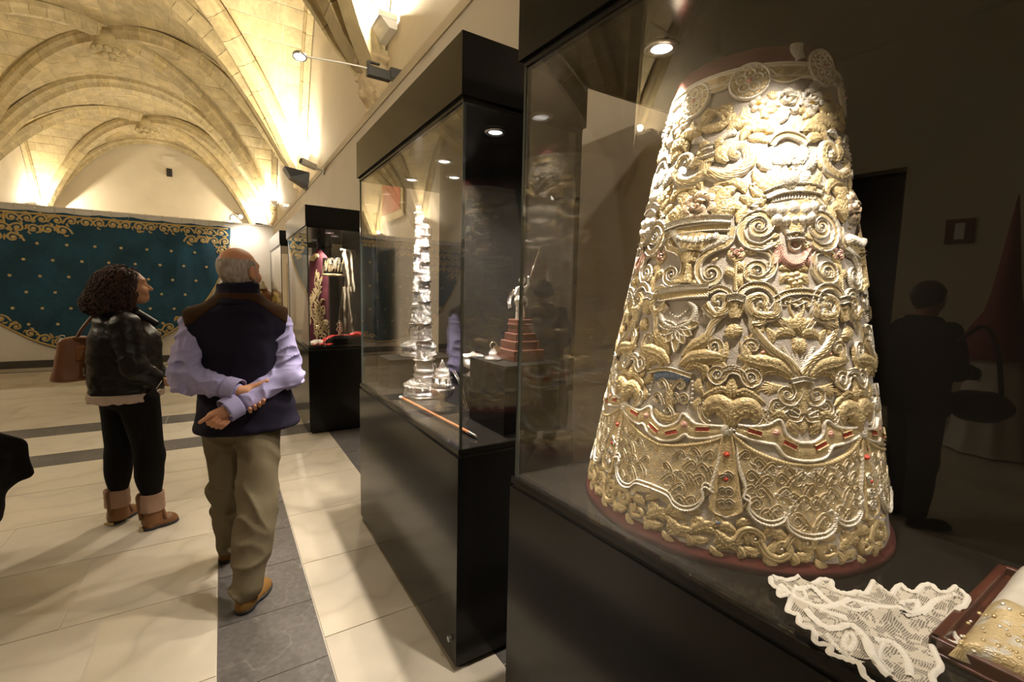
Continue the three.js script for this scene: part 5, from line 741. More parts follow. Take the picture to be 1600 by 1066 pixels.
{ // incense boat
  const t = thing('incense_boat', 'silver incense boat with a curved handle on the narrow black plinth', 'vessel', [1.17, 1.131, -2.25]);
  obj('foot', lathe([[0.001, 0], [0.036, 0], [0.037, 0.006], [0.026, 0.012], [0.011, 0.03], [0.015, 0.036], [0.001, 0.038]], 32), M.silverFine, t);
  const hull = lathe([[0.001, 0.034], [0.02, 0.036], [0.042, 0.052], [0.05, 0.075], [0.047, 0.098], [0.044, 0.103], [0.001, 0.104]], 40); hull.scale(1.28, 1, 0.85); obj('hull', hull, M.silverFine, t);
  const lid = lathe([[0.001, 0.103], [0.05, 0.104], [0.047, 0.112], [0.03, 0.12], [0.012, 0.123], [0.008, 0.13], [0.001, 0.134]], 36); lid.scale(1.28, 1, 0.85); obj('lid', lid, M.silverFine, t);
  obj('handle', tube([V(-0.055, 0.06, 0), V(-0.072, 0.08, 0), V(-0.066, 0.108, 0), V(-0.045, 0.118, 0)], 0.005, 16, 8), M.silverPlain, t);
}
{ // small lid with ring leaning on the tall plinth
  const t = thing('silver_bell', 'small silver lid with an upright ring beside the stepped wooden base', 'lid', [1.085, 1.271, -1.88]);
  obj('skirt_rim', lathe([[0.001, 0], [0.038, 0], [0.042, 0.006], [0.036, 0.016], [0.02, 0.022], [0.001, 0.023]], 36), M.silverFine, t); obj('dome', lathe([[0.001, 0.022], [0.02, 0.022], [0.021, 0.034], [0.013, 0.046], [0.009, 0.052], [0.001, 0.053]], 30), M.silverFine, t);
  const r = new THREE.TorusGeometry(0.017, 0.003, 8, 28); r.translate(0, 0.068, 0); obj('ring', r, M.silverPlain, t); const d = cyl(V(0.018, 0.048, -0.004), V(0.018, 0.052, 0.006), 0.017, 0.017, 24); obj('round_medal', d, std({ color: new THREE.Color().setRGB(0.6, 0.5, 0.3), metalness: 1, roughness: 0.3 }), t);
}
{ // statuette on a stepped base
  const b = thing('stepped_base', 'stepped dark red wooden base under the silver statuette', 'pedestal', [1.215, 1.271, -1.85]);
  let y = 0; for (const [w, h] of [[0.172, 0.052], [0.136, 0.040], [0.110, 0.036], [0.086, 0.066]]) { obj('step', box(-w / 2, w / 2, y, y + h, -w / 2, w / 2, 0.004), M.redWood, b); y += h; }
  obj('moulding', box(-0.046, 0.046, y - 0.03, y - 0.022, -0.046, 0.046, 0.002), M.redWood, b);
  const t = thing('statuette', 'small silver winged warrior statuette raising a long cross staff', 'statuette', [1.215, 1.271 + y + 0.001, -1.85]);
  const f = (x, yy, z) => { let d = sdCap(x, yy, z, [-0.018, 0.0, 0.004], [-0.012, 0.075, 0], 0.011, 0.013); d = Math.min(d, sdCap(x, yy, z, [0.024, 0.0, -0.006], [0.012, 0.075, 0], 0.011, 0.013)); d = smin(d, sdEll(x, yy, z, [0, 0.088, 0], [0.034, 0.026, 0.026]), 0.012); d = smin(d, sdEll(x, yy, z, [0.001, 0.125, 0], [0.024, 0.034, 0.019]), 0.012); d = smin(d, sdCap(x, yy, z, [0.001, 0.155, 0], [0.002, 0.17, 0.002], 0.009, 0.008), 0.01); d = smin(d, sdEll(x, yy, z, [0.003, 0.184, 0.002], [0.015, 0.018, 0.016]), 0.006); d = smin(d, sdEll(x, yy, z, [0.003, 0.204, 0.0], [0.006, 0.012, 0.014]), 0.006);
    d = smin(d, sdCap(x, yy, z, [0.022, 0.145, 0], [0.036, 0.165, 0.012], 0.009, 0.007), 0.008); d = smin(d, sdCap(x, yy, z, [0.036, 0.165, 0.012], [0.03, 0.2, 0.016], 0.007, 0.006), 0.006); d = smin(d, sdCap(x, yy, z, [-0.022, 0.145, 0], [-0.038, 0.115, 0.01], 0.009, 0.007), 0.008);
    return d + 0.0022 * noise3(x * 160, yy * 160, z * 160); };
  obj('figure', nets(f, [-0.07, -0.012, -0.05], [0.07, 0.23, 0.05], 0.004), phys({ color: new THREE.Color().setRGB(0.9, 0.88, 0.85), metalness: 1, roughness: 0.34 }), t);
  for (const s of [-1, 1]) obj('wing', grid(8, 10, (u, v) => { const w = 0.012 + 0.03 * Math.sin(Math.PI * Math.min(1, u * 0.8 + 0.2)); return V(s * (0.018 + 0.03 * Math.sin(v * 2.2) + u * 0.008), 0.14 - v * 0.085 - u * 0.012 * Math.sin(v * 20), -0.012 - u * w - 0.004 * Math.sin(u * 14)); }), M.silverFine, t);
  obj('cross_staff', [cyl(V(0.012, 0.12, 0.016), V(0.092, 0.345, 0.016), 0.0028, 0.0022, 8), cyl(V(0.078, 0.338, 0.016), V(0.105, 0.338, 0.016), 0.0022), cyl(V(0.055, 0.235, 0.016), V(0.064, 0.262, 0.016), 0.006, 0.004, 10)], M.silverPlain, t);
}
{ // rod
  const t = thing('wooden_rod', 'slim wooden rod with a white knob and silver tip lying along the front glass', 'rod', [0.88, 0.972, -2.13]);
  const A = V(-0.018, 0, -0.44), B = V(0.026, 0, 0.43), at = (u) => A.clone().lerp(B, u);
  obj('shaft', cyl(at(0.04), at(0.93), 0.0085, 0.0075, 16), M.lightWood, t); obj('knob', lathe([[0.001, -0.016], [0.009, -0.013], [0.0105, 0], [0.009, 0.013], [0.001, 0.016]], 20).applyQuaternion(new THREE.Quaternion().setFromUnitVectors(V(0, 1, 0), B.clone().sub(A).normalize())).translate(...at(0.02).toArray()), M.linen, t); obj('ferrule', cyl(at(0.93), at(1), 0.0085, 0.006, 16), M.silverPlain, t);
}
// red banner on the partition, seen through the silver case
{
  const a = [-5.0, -4.1]; const t = thing('red_banner', 'red banner with a gold border hanging behind the silver case', 'banner', [XP - 0.02, 2.42, -5.35]);
  const pt = (u, v) => V(-0.008 + 0.006 * Math.sin(u * 9 + v * 3), mix(0.62, -0.02, v), mix(-0.42, 0.42, u));
  obj('red_field', grid(20, 16, (u, v) => pt(mix(0.1, 0.9, u), mix(0.0, 0.86, v)).add(V(-0.006, 0, 0)), 0.6), phys({ color: new THREE.Color().setRGB(0.50, 0.075, 0.04), roughness: 0.7, sheen: 0.5, side: THREE.DoubleSide, sheenColor: new THREE.Color().setRGB(0.5, 0.1, 0.06) }), t);
  obj('gold_edge', grid(20, 16, (u, v) => pt(u, v), 0.6), std({ color: new THREE.Color().setRGB(0.52, 0.40, 0.17), roughness: 0.5, metalness: 0.3, bumpMap: grainBump, bumpScale: 0.002, side: THREE.DoubleSide }), t);
  obj('hanging_rod', cyl(V(-0.012, 0.63, -0.46), V(-0.012, 0.63, 0.46), 0.012), M.lightWood, t);
}
// ================= MAROON GARMENT CASE =================
// generic raised strip on a surface given by f(a, b) -> point and its normal by differences
function stripOn(f, pts, { w, h, prof = 'dome', n = 24, col = GOLD, edge } = {}) {
  const cur = new THREE.CatmullRomCurve3(pts.map(p => V(p[0], p[1], 0)), false, 'centripetal'), pf = PROF[prof], P = [], U = [], C = [], I = [], m = pf.length, L = cur.getLength();
  for (let i = 0; i <= n; i++) { const u = i / n, q = cur.getPoint(u), t = cur.getTangent(u), e = 1e-3, o = f(q.x, q.y), X = f(q.x + e, q.y).sub(o).divideScalar(e), Y = f(q.x, q.y + e).sub(o).divideScalar(e), N = X.clone().cross(Y).normalize(), T = X.clone().multiplyScalar(t.x).addScaledVector(Y, t.y).normalize(), S = N.clone().cross(T), ww = lin(w, u), hh = lin(h, u); for (let j = 0; j < m; j++) { const v = o.clone().addScaledVector(S, pf[j][0] * ww).addScaledVector(N, pf[j][1] * hh + 0.001); P.push(v.x, v.y, v.z); U.push(pf[j][0] * ww, u * L); C.push(...(edge && Math.abs(pf[j][0]) > 0.62 ? edge : col)); } }
  for (let i = 0; i < n; i++) for (let j = 0; j + 1 < m; j++) { const a = i * m + j; I.push(a, a + 1, a + m, a + 1, a + m + 1, a + m); }
  const g = new THREE.BufferGeometry(); g.setAttribute('position', new THREE.Float32BufferAttribute(P, 3)); g.setAttribute('uv', new THREE.Float32BufferAttribute(U, 2)); g.setAttribute('color', new THREE.Float32BufferAttribute(C, 3)); g.setIndex(I); g.computeVertexNormals(); return g.toNonIndexed();
}
const spiral2 = (tail, c, turns, dir) => { const l = tail[tail.length - 1], dx = l[0] - c[0], dy = l[1] - c[1], r0 = Math.hypot(dx, dy), a0 = Math.atan2(dy, dx), o = [...tail], n = Math.ceil(turns * 10); for (let i = 1; i <= n; i++) { const u = i / n, a = a0 + dir * u * turns * 6.283, r = r0 * mix(1, 0.12, u); o.push([c[0] + Math.cos(a) * r, c[1] + Math.sin(a) * r]); } return o; };
const lw = (w) => (u) => w * Math.pow(Math.sin(Math.PI * clamp(0.05 + 0.93 * u)), 0.8);
M.maroon = phys({ color: new THREE.Color().setRGB(0.105, 0.012, 0.022), roughness: 0.8, sheen: 1, sheenRoughness: 0.4, sheenColor: new THREE.Color().setRGB(0.28, 0.05, 0.08), side: THREE.DoubleSide });
M.redCloth = phys({ color: new THREE.Color().setRGB(0.55, 0.02, 0.012), roughness: 0.55, sheen: 0.5, sheenColor: new THREE.Color().setRGB(0.6, 0.1, 0.08) });
{
  const t = thing('maroon_mantle', 'maroon velvet mantle with gold leaf embroidery on a stand', 'garment', [1.03, 0.971, -6.1]);
  const f = (a, y) => { const r = mix(0.235, 0.105, clamp(y / 1.1)) * (y > 1.0 ? mix(1, 0.25, sstep(1.0, 1.12, y)) : 1) * (1 + 0.05 * Math.sin(a * 7) * (1 - y / 1.2)); return V(Math.sin(a) * r * 0.9, y, Math.cos(a) * r * 0.8); };
  obj('mantle_cloth', grid(64, 26, (u, v) => f(mix(-2.9, 2.9, u), mix(0.001, 1.12, v))), M.maroon, t);
  obj('stand', [cyl(V(0, 0, 0), V(0, 1.2, 0), 0.02), cyl(V(0, 1.17, 0), V(0, 1.25, 0), 0.028, 0.02)], M.blackPlastic, t);
  const g = []; const stem = [[-0.35, 0.02], [-0.5, 0.18], [-0.15, 0.3], [-0.5, 0.42], [-0.2, 0.56], [-0.55, 0.7], [-0.4, 0.86]];
  g.push(stripOn(f, stem, { w: 0.005, h: 0.006, n: 60 }));
  const R = rngOf(3); for (let i = 0; i < 44; i++) { const y = 0.03 + i * 0.017, a = -0.45 + 0.3 * Math.sin(y * 12) + 0.25 * (R() - 0.5), d = i % 2 ? 1 : -1, l = (0.25 + 0.25 * R()) * (1 - y * 0.5); obj('gold_leaf', stripOn(f, [[a, y], [a + d * l * 0.5, y + 0.05], [a + d * l, y + 0.05 + 0.05 * R()]], { w: lw(0.0125), h: 0.007, prof: 'leaf', n: 12 }), M.goldGrain, t); }
  for (let i = 0; i < 26; i++) { const y = 0.02 + i * 0.018, a = 0.12 + 0.2 * Math.sin(y * 14) - y * 0.7, d = i % 2 ? 1 : -1, l = 0.22 + 0.22 * R(); obj('gold_leaf', stripOn(f, [[a, y], [a + d * l * 0.5, y + 0.03], [a + d * l, y + 0.02 + 0.05 * R()]], { w: lw(0.011), h: 0.007, prof: 'leaf', n: 12 }), M.goldGrain, t); }
  g.push(stripOn(f, [[0.25, 0.01], [0.3, 0.12], [0.0, 0.22], [0.05, 0.34], [-0.25, 0.46]], { w: 0.005, h: 0.006, n: 40 }));
  for (const [a, y, d] of [[-0.1, 0.12, 1], [-0.75, 0.24, -1], [0.1, 0.36, 1], [-0.8, 0.5, -1], [0.05, 0.02, 1]]) obj('gold_scroll', stripOn(f, spiral2([[a - d * 0.28, y - 0.05], [a - d * 0.2, y + 0.02], [a, y + 0.06]], [a, y], 1.3, -d), { w: 0.006, h: 0.007, prof: 'dome', n: 40 }), M.goldThread, t);
  for (const [a, y] of [[-0.3, 0.16], [0.2, 0.22]]) obj('gold_flower', [0, 1, 2, 3, 4].map(k => stripOn(f, [[a, y], [a + Math.cos(k * 1.257) * 0.16, y + Math.sin(k * 1.257) * 0.04]], { w: lw(0.018), h: 0.01, n: 8 })), M.goldGrain, t);
  obj('gold_stem', g, M.goldThread, t);
  [0, 1, 2].forEach(k => obj('gold_shoulder_leaf', stripOn(f, [[-1.3 + k * 0.2, 0.97 + k * 0.02], [-0.9 + k * 0.2, 0.99 + k * 0.02], [-0.6 + k * 0.2, 0.96 + k * 0.02]], { w: lw(0.03), h: 0.012, prof: 'leaf', n: 14 }), M.goldGrain, t));
}
{
  const t = thing('gold_cuff', 'gold embroidered dark cuff band on a black stand', 'garment', [1.14, 0.971, -5.83]);
  const f = (a, y) => V(Math.sin(a) * 0.115, y, Math.cos(a) * 0.09);
  obj('cuff', grid(30, 4, (u, v) => f(mix(-3.1, 3.1, u), mix(0.79, 0.99, v))), std({ color: new THREE.Color().setRGB(0.02, 0.012, 0.01), roughness: 0.8, side: THREE.DoubleSide }), t); obj('stand', [box(-0.08, 0.08, 0.0, 0.02, -0.07, 0.07, 0.004), box(-0.05, 0.05, 0.02, 0.9, -0.04, 0.04, 0.01)], M.blackPlastic, t);
  obj('gold_rope', stripOn(f, [[-2.6, 0.80], [-1.3, 0.795], [0, 0.793], [1.3, 0.795], [2.6, 0.80]], { w: 0.016, h: 0.014, n: 60 }), M.goldThread, t);
  for (const [a, y, d] of [[-0.9, 0.87, 1], [0, 0.89, 1], [0.8, 0.87, -1], [-0.4, 0.945, -1], [0.45, 0.95, 1]]) obj('gold_scroll', stripOn(f, spiral2([[a - d * 0.5, y - 0.06], [a - d * 0.35, y + 0.01], [a, y + 0.04]], [a, y], 1.2, -d), { w: 0.010, h: 0.012, prof: 'rim', edge: PALE, n: 36 }), M.goldThread, t);
  for (let k = 0; k < 9; k++) { const a = -1.2 + k * 0.3; obj('gold_leaf', stripOn(f, [[a, 0.83], [a + 0.12, 0.89], [a + 0.3, 0.96 + 0.03 * Math.sin(k * 2)]], { w: lw(0.014), h: 0.01, prof: 'leaf', n: 12 }), M.goldGrain, t); }
}
{
  const t = thing('lace_garment', 'cream lace veil hanging behind the red ribbon', 'lace', [1.35, 0.971, -6.02]);
  const L = phys({ color: new THREE.Color().setRGB(0.74, 0.68, 0.55), map: whiteCloth, roughness: 0.85, side: THREE.DoubleSide, bumpMap: grainBump, bumpScale: 0.004 });
  obj('lower_drape', grid(36, 30, (u, v) => { const y = mix(0.02, 0.66, v), w = mix(0.13, 0.05, v); return V((u - 0.5) * 2 * w - 0.04 + 0.02 * v, y, 0.03 * Math.sin(u * 16 + v * 3) + 0.03 + 0.014 * noise3(u * 7, v * 9, 2)); }), L, t);
  obj('upper_drape', grid(30, 24, (u, v) => { const y = mix(0.60, 1.12, v), w = mix(0.065, 0.05, v) + 0.03 * Math.exp(-Math.pow((v - 0.9) * 8, 2)); return V((u - 0.5) * 2 * w + 0.02, y, 0.02 * Math.sin(u * 14 + v * 5) + 0.012 * noise3(u * 6, v * 9, 5)); }), L, t);
  obj('stand', cyl(V(0.02, 0, -0.05), V(0.02, 1.14, -0.05), 0.012), M.blackPlastic, t);
  obj('hanger', cyl(V(-0.08, 1.12, -0.01), V(0.08, 1.10, -0.01), 0.014), M.linen, t);
}
plinth('low black plinth under the red ribbon', 1.02, 1.42, 1.04, -5.72, -5.46);
{
  const t = thing('red_ribbon', 'bright red ribbon draped over the low black plinth', 'ribbon', [1.2, 1.041, -5.56]);
  const rib = (pts, w) => { const c = new THREE.CatmullRomCurve3(pts); return grid(50, 6, (u, v) => { const p = c.getPoint(u), q = c.getPoint(Math.min(1, u + 0.01)), s = V(-(q.z - p.z), 0, q.x - p.x); if (s.lengthSq() < 1e-9) s.set(0, 0, 1); s.normalize(); return p.addScaledVector(s, (v - 0.5) * w).add(V(0, 0.012 * Math.sin(v * 6.283 + u * 9) * 0.6 + 0.012, 0)); }); };
  M.redCloth.side = THREE.DoubleSide;
  obj('ribbon_band', rib([V(-0.36, -0.066, 0.14), V(-0.28, -0.06, 0.1), V(-0.21, -0.01, 0.05), V(-0.14, 0.012, 0.0), V(-0.05, 0.008, -0.02), V(0.06, 0.01, 0.0)], 0.07), M.redCloth, t);
  obj('ribbon_tail', rib([V(-0.30, -0.066, 0.17), V(-0.22, -0.066, 0.17), V(-0.16, -0.066, 0.16)], 0.08), M.redCloth, t);
  const bow = (x, y, z) => { let d = sdEll(x, y, z, [0.15, 0.035, 0.0], [0.055, 0.034, 0.045]); d = smin(d, sdEll(x, y, z, [0.09, 0.028, 0.03], [0.04, 0.026, 0.03]), 0.02); d = smin(d, sdEll(x, y, z, [0.19, 0.025, 0.04], [0.03, 0.024, 0.04]), 0.02); return d + 0.006 * noise3(x * 40, y * 40, z * 40); };
  obj('bow', nets(bow, [0.02, -0.01, -0.08], [0.25, 0.09, 0.12], 0.009), M.redCloth, t);
}
{
  const t = thing('silver_figurine', 'small silver openwork ornament standing on the red ribbon plinth', 'ornament', [1.16, 1.056, -5.62]);
  obj('ornament_foot', lathe([[0.001, 0], [0.034, 0], [0.036, 0.008], [0.02, 0.02], [0.012, 0.04], [0.001, 0.042]], 28), M.silverFine, t);
  obj('openwork', [0, 1, 2, 3].map(k => { const a = k * 1.571; return tube([V(0, 0.035, 0), V(Math.cos(a) * 0.032, 0.07, Math.sin(a) * 0.032), V(Math.cos(a) * 0.014, 0.11, Math.sin(a) * 0.014), V(Math.cos(a) * 0.028, 0.14, Math.sin(a) * 0.028), V(0, 0.165, 0)], 0.006, 20, 6); }), M.silverPlain, t);
  obj('finial', lathe([[0.001, 0.155], [0.016, 0.165], [0.012, 0.18], [0.001, 0.19]], 20), M.silverFine, t);
}
{
  const t = thing('white_cloth', 'small crumpled white cloth at the front corner by the red ribbon', 'cloth', [0.89, 0.971, -5.52]);
  obj('crumple', nets((x, y, z) => Math.max(sdEll(x, y, z, [0, 0.012, 0], [0.085, 0.045, 0.10]) + 0.014 * noise3(x * 26, y * 26, z * 26), -y), [-0.11, -0.012, -0.13], [0.11, 0.08, 0.13], 0.009), M.linen, t);
}
{ // gold framed cloth in the farthest case
  const t = thing('gold_edged_cloth', 'upright gold edged panel inside the farthest case', 'panel', [1.0, 0.971, -8.6]);
  obj('panel_board', box(-0.02, 0.02, 0, 1.05, -0.3, 0.3, 0.006), M.linen, t); for (const z of [-0.29, 0.29]) obj('gold_edging', [box(-0.03, 0.03, 0.0, 1.06, z - 0.02, z + 0.02, 0.008)], std({ color: new THREE.Color().setRGB(...GOLD), metalness: 0.6, roughness: 0.4, bumpMap: grainBump, bumpScale: 0.004 }), t);
  const c = thing('folded_linen', 'small folded white linen on the floor of the farthest case', 'cloth', [0.88, 0.971, -8.3]); obj('fold', [box(-0.08, 0.08, 0, 0.02, -0.14, 0.14, 0.008), box(-0.07, 0.08, 0.02, 0.04, -0.13, 0.12, 0.008)], M.linen, c);
}
{ // brown garment with gold flowers on a white stand, before the white display wall
  const t = thing('brown_bodice', 'brown bodice with gold flowers on a white bust stand by the display wall', 'garment', [0.70, 0, -10.6]);
  const bd = (a, y) => { const r = mix(0.24, 0.27, sstep(1.0, 1.35, y)) * (y > 1.42 ? mix(1, 0.3, sstep(1.42, 1.6, y)) : 1); return V(Math.sin(a) * r, y, Math.cos(a) * r * 0.65); };
  obj('bodice_cloth', grid(40, 16, (u, v) => bd(mix(-3.14, 3.14, u), mix(0.95, 1.6, v))), phys({ color: new THREE.Color().setRGB(0.22, 0.085, 0.03), roughness: 0.6, sheen: 0.6, side: THREE.DoubleSide }), t);
  obj('stand', [cyl(V(0, 0.02, 0), V(0, 1.0, 0), 0.03), lathe([[0.001, 0], [0.2, 0], [0.2, 0.02], [0.04, 0.04], [0.001, 0.04]], 28)], M.whiteMetal, t); obj('neck_cap', lathe([[0.001, 1.57], [0.11, 1.58], [0.10, 1.62], [0.06, 1.68], [0.05, 1.74], [0.001, 1.75]], 24), M.linen, t);
  for (const [a, y] of [[-0.25, 1.48], [-0.35, 1.36], [0.05, 1.36], [0.3, 1.30], [-0.1, 1.25], [-0.2, 1.42]]) obj('gold_flower', [0, 1, 2, 3, 4].map(k => stripOn(bd, [[a, y], [a + Math.cos(k * 1.257) * 0.22, y + Math.sin(k * 1.257) * 0.055]], { w: lw(0.03), h: 0.014, n: 8, col: [0.75, 0.58, 0.2] })), M.goldGrain, t);
}
// ================= BLUE CAPE =================
{
  const CX = -2.05, A = 2.27, B = 2.68, YT = 2.925, Z = -12.055;
  const bot = (x) => YT - B * Math.pow(Math.max(0, 1 - Math.pow(Math.abs(x - CX) / A, 2)), 0.52);
  const zf = (x, y) => { const d = (YT - y) / B; let z = 0.035 + 0.016 * Math.sin(x * 7 + d * 2.2) * (0.4 + d) + 0.012 * Math.sin(x * 13 - d * 5); z += 0.045 * Math.exp(-Math.pow((x + 0.98 - (YT - y) * -0.20) * 9, 2)) * sstep(0.1, 0.35, d); z += 0.03 * Math.exp(-Math.pow((x + 0.55 + (YT - y) * 0.24) * 11, 2)) * sstep(0.05, 0.3, d); z += 0.03 * Math.exp(-Math.pow((x + 1.6 + (YT - y) * 0.9 - 0.6) * 5, 2)) * sstep(0.05, 0.2, d); z += 0.03 * Math.exp(-Math.pow((x + 3.1 - (YT - y) * 0.7) * 5, 2)) * sstep(0.05, 0.2, d); z += 0.02 * noise3(x * 2, y * 2, 4); return Z + Math.max(0.012, z); };
  const sag = (x) => 0.024 * Math.abs(Math.sin(x * 6.4)) + 0.03 * Math.exp(-Math.pow((x + 1.55) * 2.5, 2)) * -1;
  const f = (x, y) => V(x, y, zf(x, y));
  const t = thing('blue_cape', 'huge teal blue velvet cape with gold border and stars hung on the white wall', 'cape', [CX, YT, Z]);
  const loc = (g) => { g.translate(-CX, -YT, -Z); return g; };
  const velvet = tex(256, (u, v) => { const n = fbm(u * 30, v * 30, 30, 111, 3), m = fbm(u * 5, v * 5, 5, 114, 4); const k = 0.8 + 0.25 * (m - 0.5) + 0.15 * (n - 0.5); return [k, k, k]; }, { size: 1.4 });
  const cg = grid(150, 60, (u, v) => { const x = CX + A * 0.9995 * Math.sin((u - 0.5) * Math.PI), y0 = YT - sag(x), y = mix(bot(x), y0, v); return f(x, y); }); { const uv = cg.attributes.uv, p = cg.attributes.position; for (let i = 0; i < uv.count; i++) uv.setXY(i, p.getX(i), p.getY(i)); }
  obj('cape_velvet', loc(cg), phys({ color: new THREE.Color().setRGB(0.011, 0.095, 0.170), map: velvet, roughness: 0.8, sheen: 1, sheenRoughness: 0.35, sheenColor: new THREE.Color().setRGB(0.02, 0.11, 0.18), side: THREE.DoubleSide }), t);
  const gold = (pts, o) => loc(stripOn(f, pts, o));
  const CG = [0.56, 0.41, 0.17], CP = [0.70, 0.56, 0.30];
  // braid round the edge
  const edgeP = []; for (let i = 0; i <= 80; i++) { const x = CX + A * 0.985 * Math.sin((i / 80 - 0.5) * Math.PI); edgeP.push([x, bot(x) + 0.03]); }
  obj('gold_braid', [gold(edgeP, { w: 0.018, h: 0.010, n: 160, col: CG }), gold([[CX - A * 0.98, YT - 0.05], [CX - 1, YT - 0.06], [CX, YT - 0.06], [CX + 1, YT - 0.06], [CX + A * 0.98, YT - 0.05]], { w: 0.016, h: 0.01, n: 80, col: CG })], M.goldThread, t);
  // scrolling border: deep at the two corners and shallow at the middle
  const R = rngOf(12), depth = (x) => 0.13 + 0.42 * Math.pow(Math.abs(x - CX - 0.5) / 1.6, 1.6);
  const unit = (x, y, s, d) => { obj('gold_scroll', [gold(spiral2([[x - d * s * 1.5, y - s * 0.6], [x - d * s * 0.9, y + s * 0.4], [x, y + s * 0.8]], [x, y], 1.2, -d), { w: s * 0.17, h: 0.012, prof: 'rim', n: 34, col: CG, edge: CP }), ...[0, 1, 2, 3, 4].map(k => gold([[x, y], [x + Math.cos(k * 1.257) * s * 0.34, y + Math.sin(k * 1.257) * s * 0.34]], { w: lw(s * 0.15), h: 0.014, n: 6, col: CP }))], M.goldThread, t); [0, 1, 2].forEach(k => { const a = R() * 6.283; obj('gold_leaf', gold([[x + Math.cos(a) * s * 0.8, y + Math.sin(a) * s * 0.8], [x + Math.cos(a + 0.3) * s * 1.15, y + Math.sin(a + 0.3) * s * 1.15], [x + Math.cos(a + 0.75) * s * 1.3, y + Math.sin(a + 0.75) * s * 1.3]], { w: lw(s * 0.2), h: 0.011, prof: 'leaf', n: 10, col: CG }), M.goldGrain, t); }); };
  let d = 1; for (let x = CX - A + 0.16; x < CX + A - 0.1; x += 0.2) { const dep = Math.min(depth(x), YT - bot(x) - 0.08); const n = Math.max(1, Math.round(dep / 0.19)); for (let k = 0; k < n; k++) { unit(x + (k % 2) * 0.07, YT - 0.15 - k * 0.18, 0.085 + 0.012 * R(), d); d = -d; } }
  for (let x = CX - 1.55; x < CX + 1.6; x += 0.19) { if (Math.abs(x - CX) < 0.25 + R() * 0.2) continue; unit(x, bot(x) + 0.14, 0.075 + 0.02 * R(), d); d = -d; }
  // stars
  for (let r = 0; r < 7; r++) for (let c = -6; c <= 6; c++) { const x = CX + (c + (r % 2) * 0.5) * 0.40, y = YT - 0.60 - r * 0.30; if (Math.abs(x - CX) > A * 0.93 || y < bot(x) + 0.28 || y > YT - depth(x) - 0.12) continue; obj('gold_star', [0, 1, 2, 3, 4, 5].map(k => gold([[x - Math.cos(k * 1.047) * 0.004, y - Math.sin(k * 1.047) * 0.004], [x + Math.cos(k * 1.047) * 0.03, y + Math.sin(k * 1.047) * 0.03]], { w: lw(0.012), h: 0.012, n: 5, col: CP })), M.goldThread, t); }
  for (let i = 0; i < 17; i++) { const x = CX - A + 0.12 + i * (2 * A - 0.24) / 16; obj('hanging_loop', loc(tube([V(x, YT - 0.01, Z + 0.03), V(x + 0.004, YT + 0.075, Z + 0.03), V(x, YT + 0.115, Z - 0.02)], 0.006, 8, 6)), M.chrome, t); }
}
{ const t = thing('clip_lamp', 'small chrome clip lamp on the top right of the white display wall', 'spotlight', [0.22, 3.03, -12.05]); obj('clip', box(-0.05, 0.07, -0.02, 0.05, -0.03, 0.05, 0.01), M.chrome, t); obj('neck', tube([V(0, 0.05, 0.02), V(0.0, 0.12, 0.06), V(0.06, 0.16, 0.09), V(0.12, 0.14, 0.10)], 0.012, 16, 8), M.chrome, t); obj('shade', cyl(V(0.10, 0.17, 0.11), V(0.19, 0.10, 0.30), 0.03, 0.05, 20), M.chrome, t); const s = obj('lens', cyl(V(0.19, 0.10, 0.30), V(0.193, 0.0975, 0.306), 0.044, 0.042, 20), M.spotGlow, t); const L = new THREE.SpotLight(COOL, LIGHT.wall, 0, 1.3, 0.9); L.position.set(0.42, 3.12, -11.70); L.target.position.set(0.55, 1.3, -12.05); L.castShadow = true; L.shadow.radius = 2; L.name = 'clip_lamp_light'; scene.add(L, L.target); }
// ================= PEOPLE =================
const skinTex = tex(256, (u, v) => { const n = fbm(u * 40, v * 40, 40, 121, 3), m = fbm(u * 8, v * 8, 8, 124, 3); const k = 0.92 + 0.08 * (m - 0.5) + 0.05 * (n - 0.5); return [k, k * 0.99, k * 0.98]; }, { size: 0.2 });
const weave = tex(256, (u, v) => g3(0.5 + 0.22 * Math.sin(u * 100 * 6.283) + 0.22 * Math.sin(v * 100 * 6.283) + 0.2 * (fbm(u * 16, v * 16, 16, 131, 3) - 0.5)), { srgb: false, size: 0.15 });
const leatherBump = tex(256, (u, v) => { const a = vn(u * 60, v * 60, 60, 141), b = vn(u * 26, v * 26, 26, 142); return g3(0.5 * Math.abs(a - 0.5) * 2 + 0.5 * b); }, { srgb: false, size: 0.12 });
const knit = tex(256, (u, v) => { const a = Math.abs(((u * 20) % 1) - 0.5) * 2, b = Math.abs(((v * 26 + a * 0.5) % 1) - 0.5) * 2; return g3(0.5 * a + 0.5 * b); }, { srgb: false, size: 0.12 });
const skinMat = (r, g, b) => phys({ color: new THREE.Color().setRGB(r, g, b), vertexColors: true, map: skinTex, roughness: 0.55, specularIntensity: 0.5, bumpMap: leatherBump, bumpScale: 0.0006 });
const clothMat = (r, g, b, ro = 0.85, o = {}) => phys({ color: new THREE.Color().setRGB(r, g, b), roughness: ro, specularIntensity: 0.25, bumpMap: weave, bumpScale: 0.0008, ...o });
const ridge = (x) => { const k = 1 - Math.abs(x); return k * k * k; };
const smax = (a, b, k) => -smin(-a, -b, k);
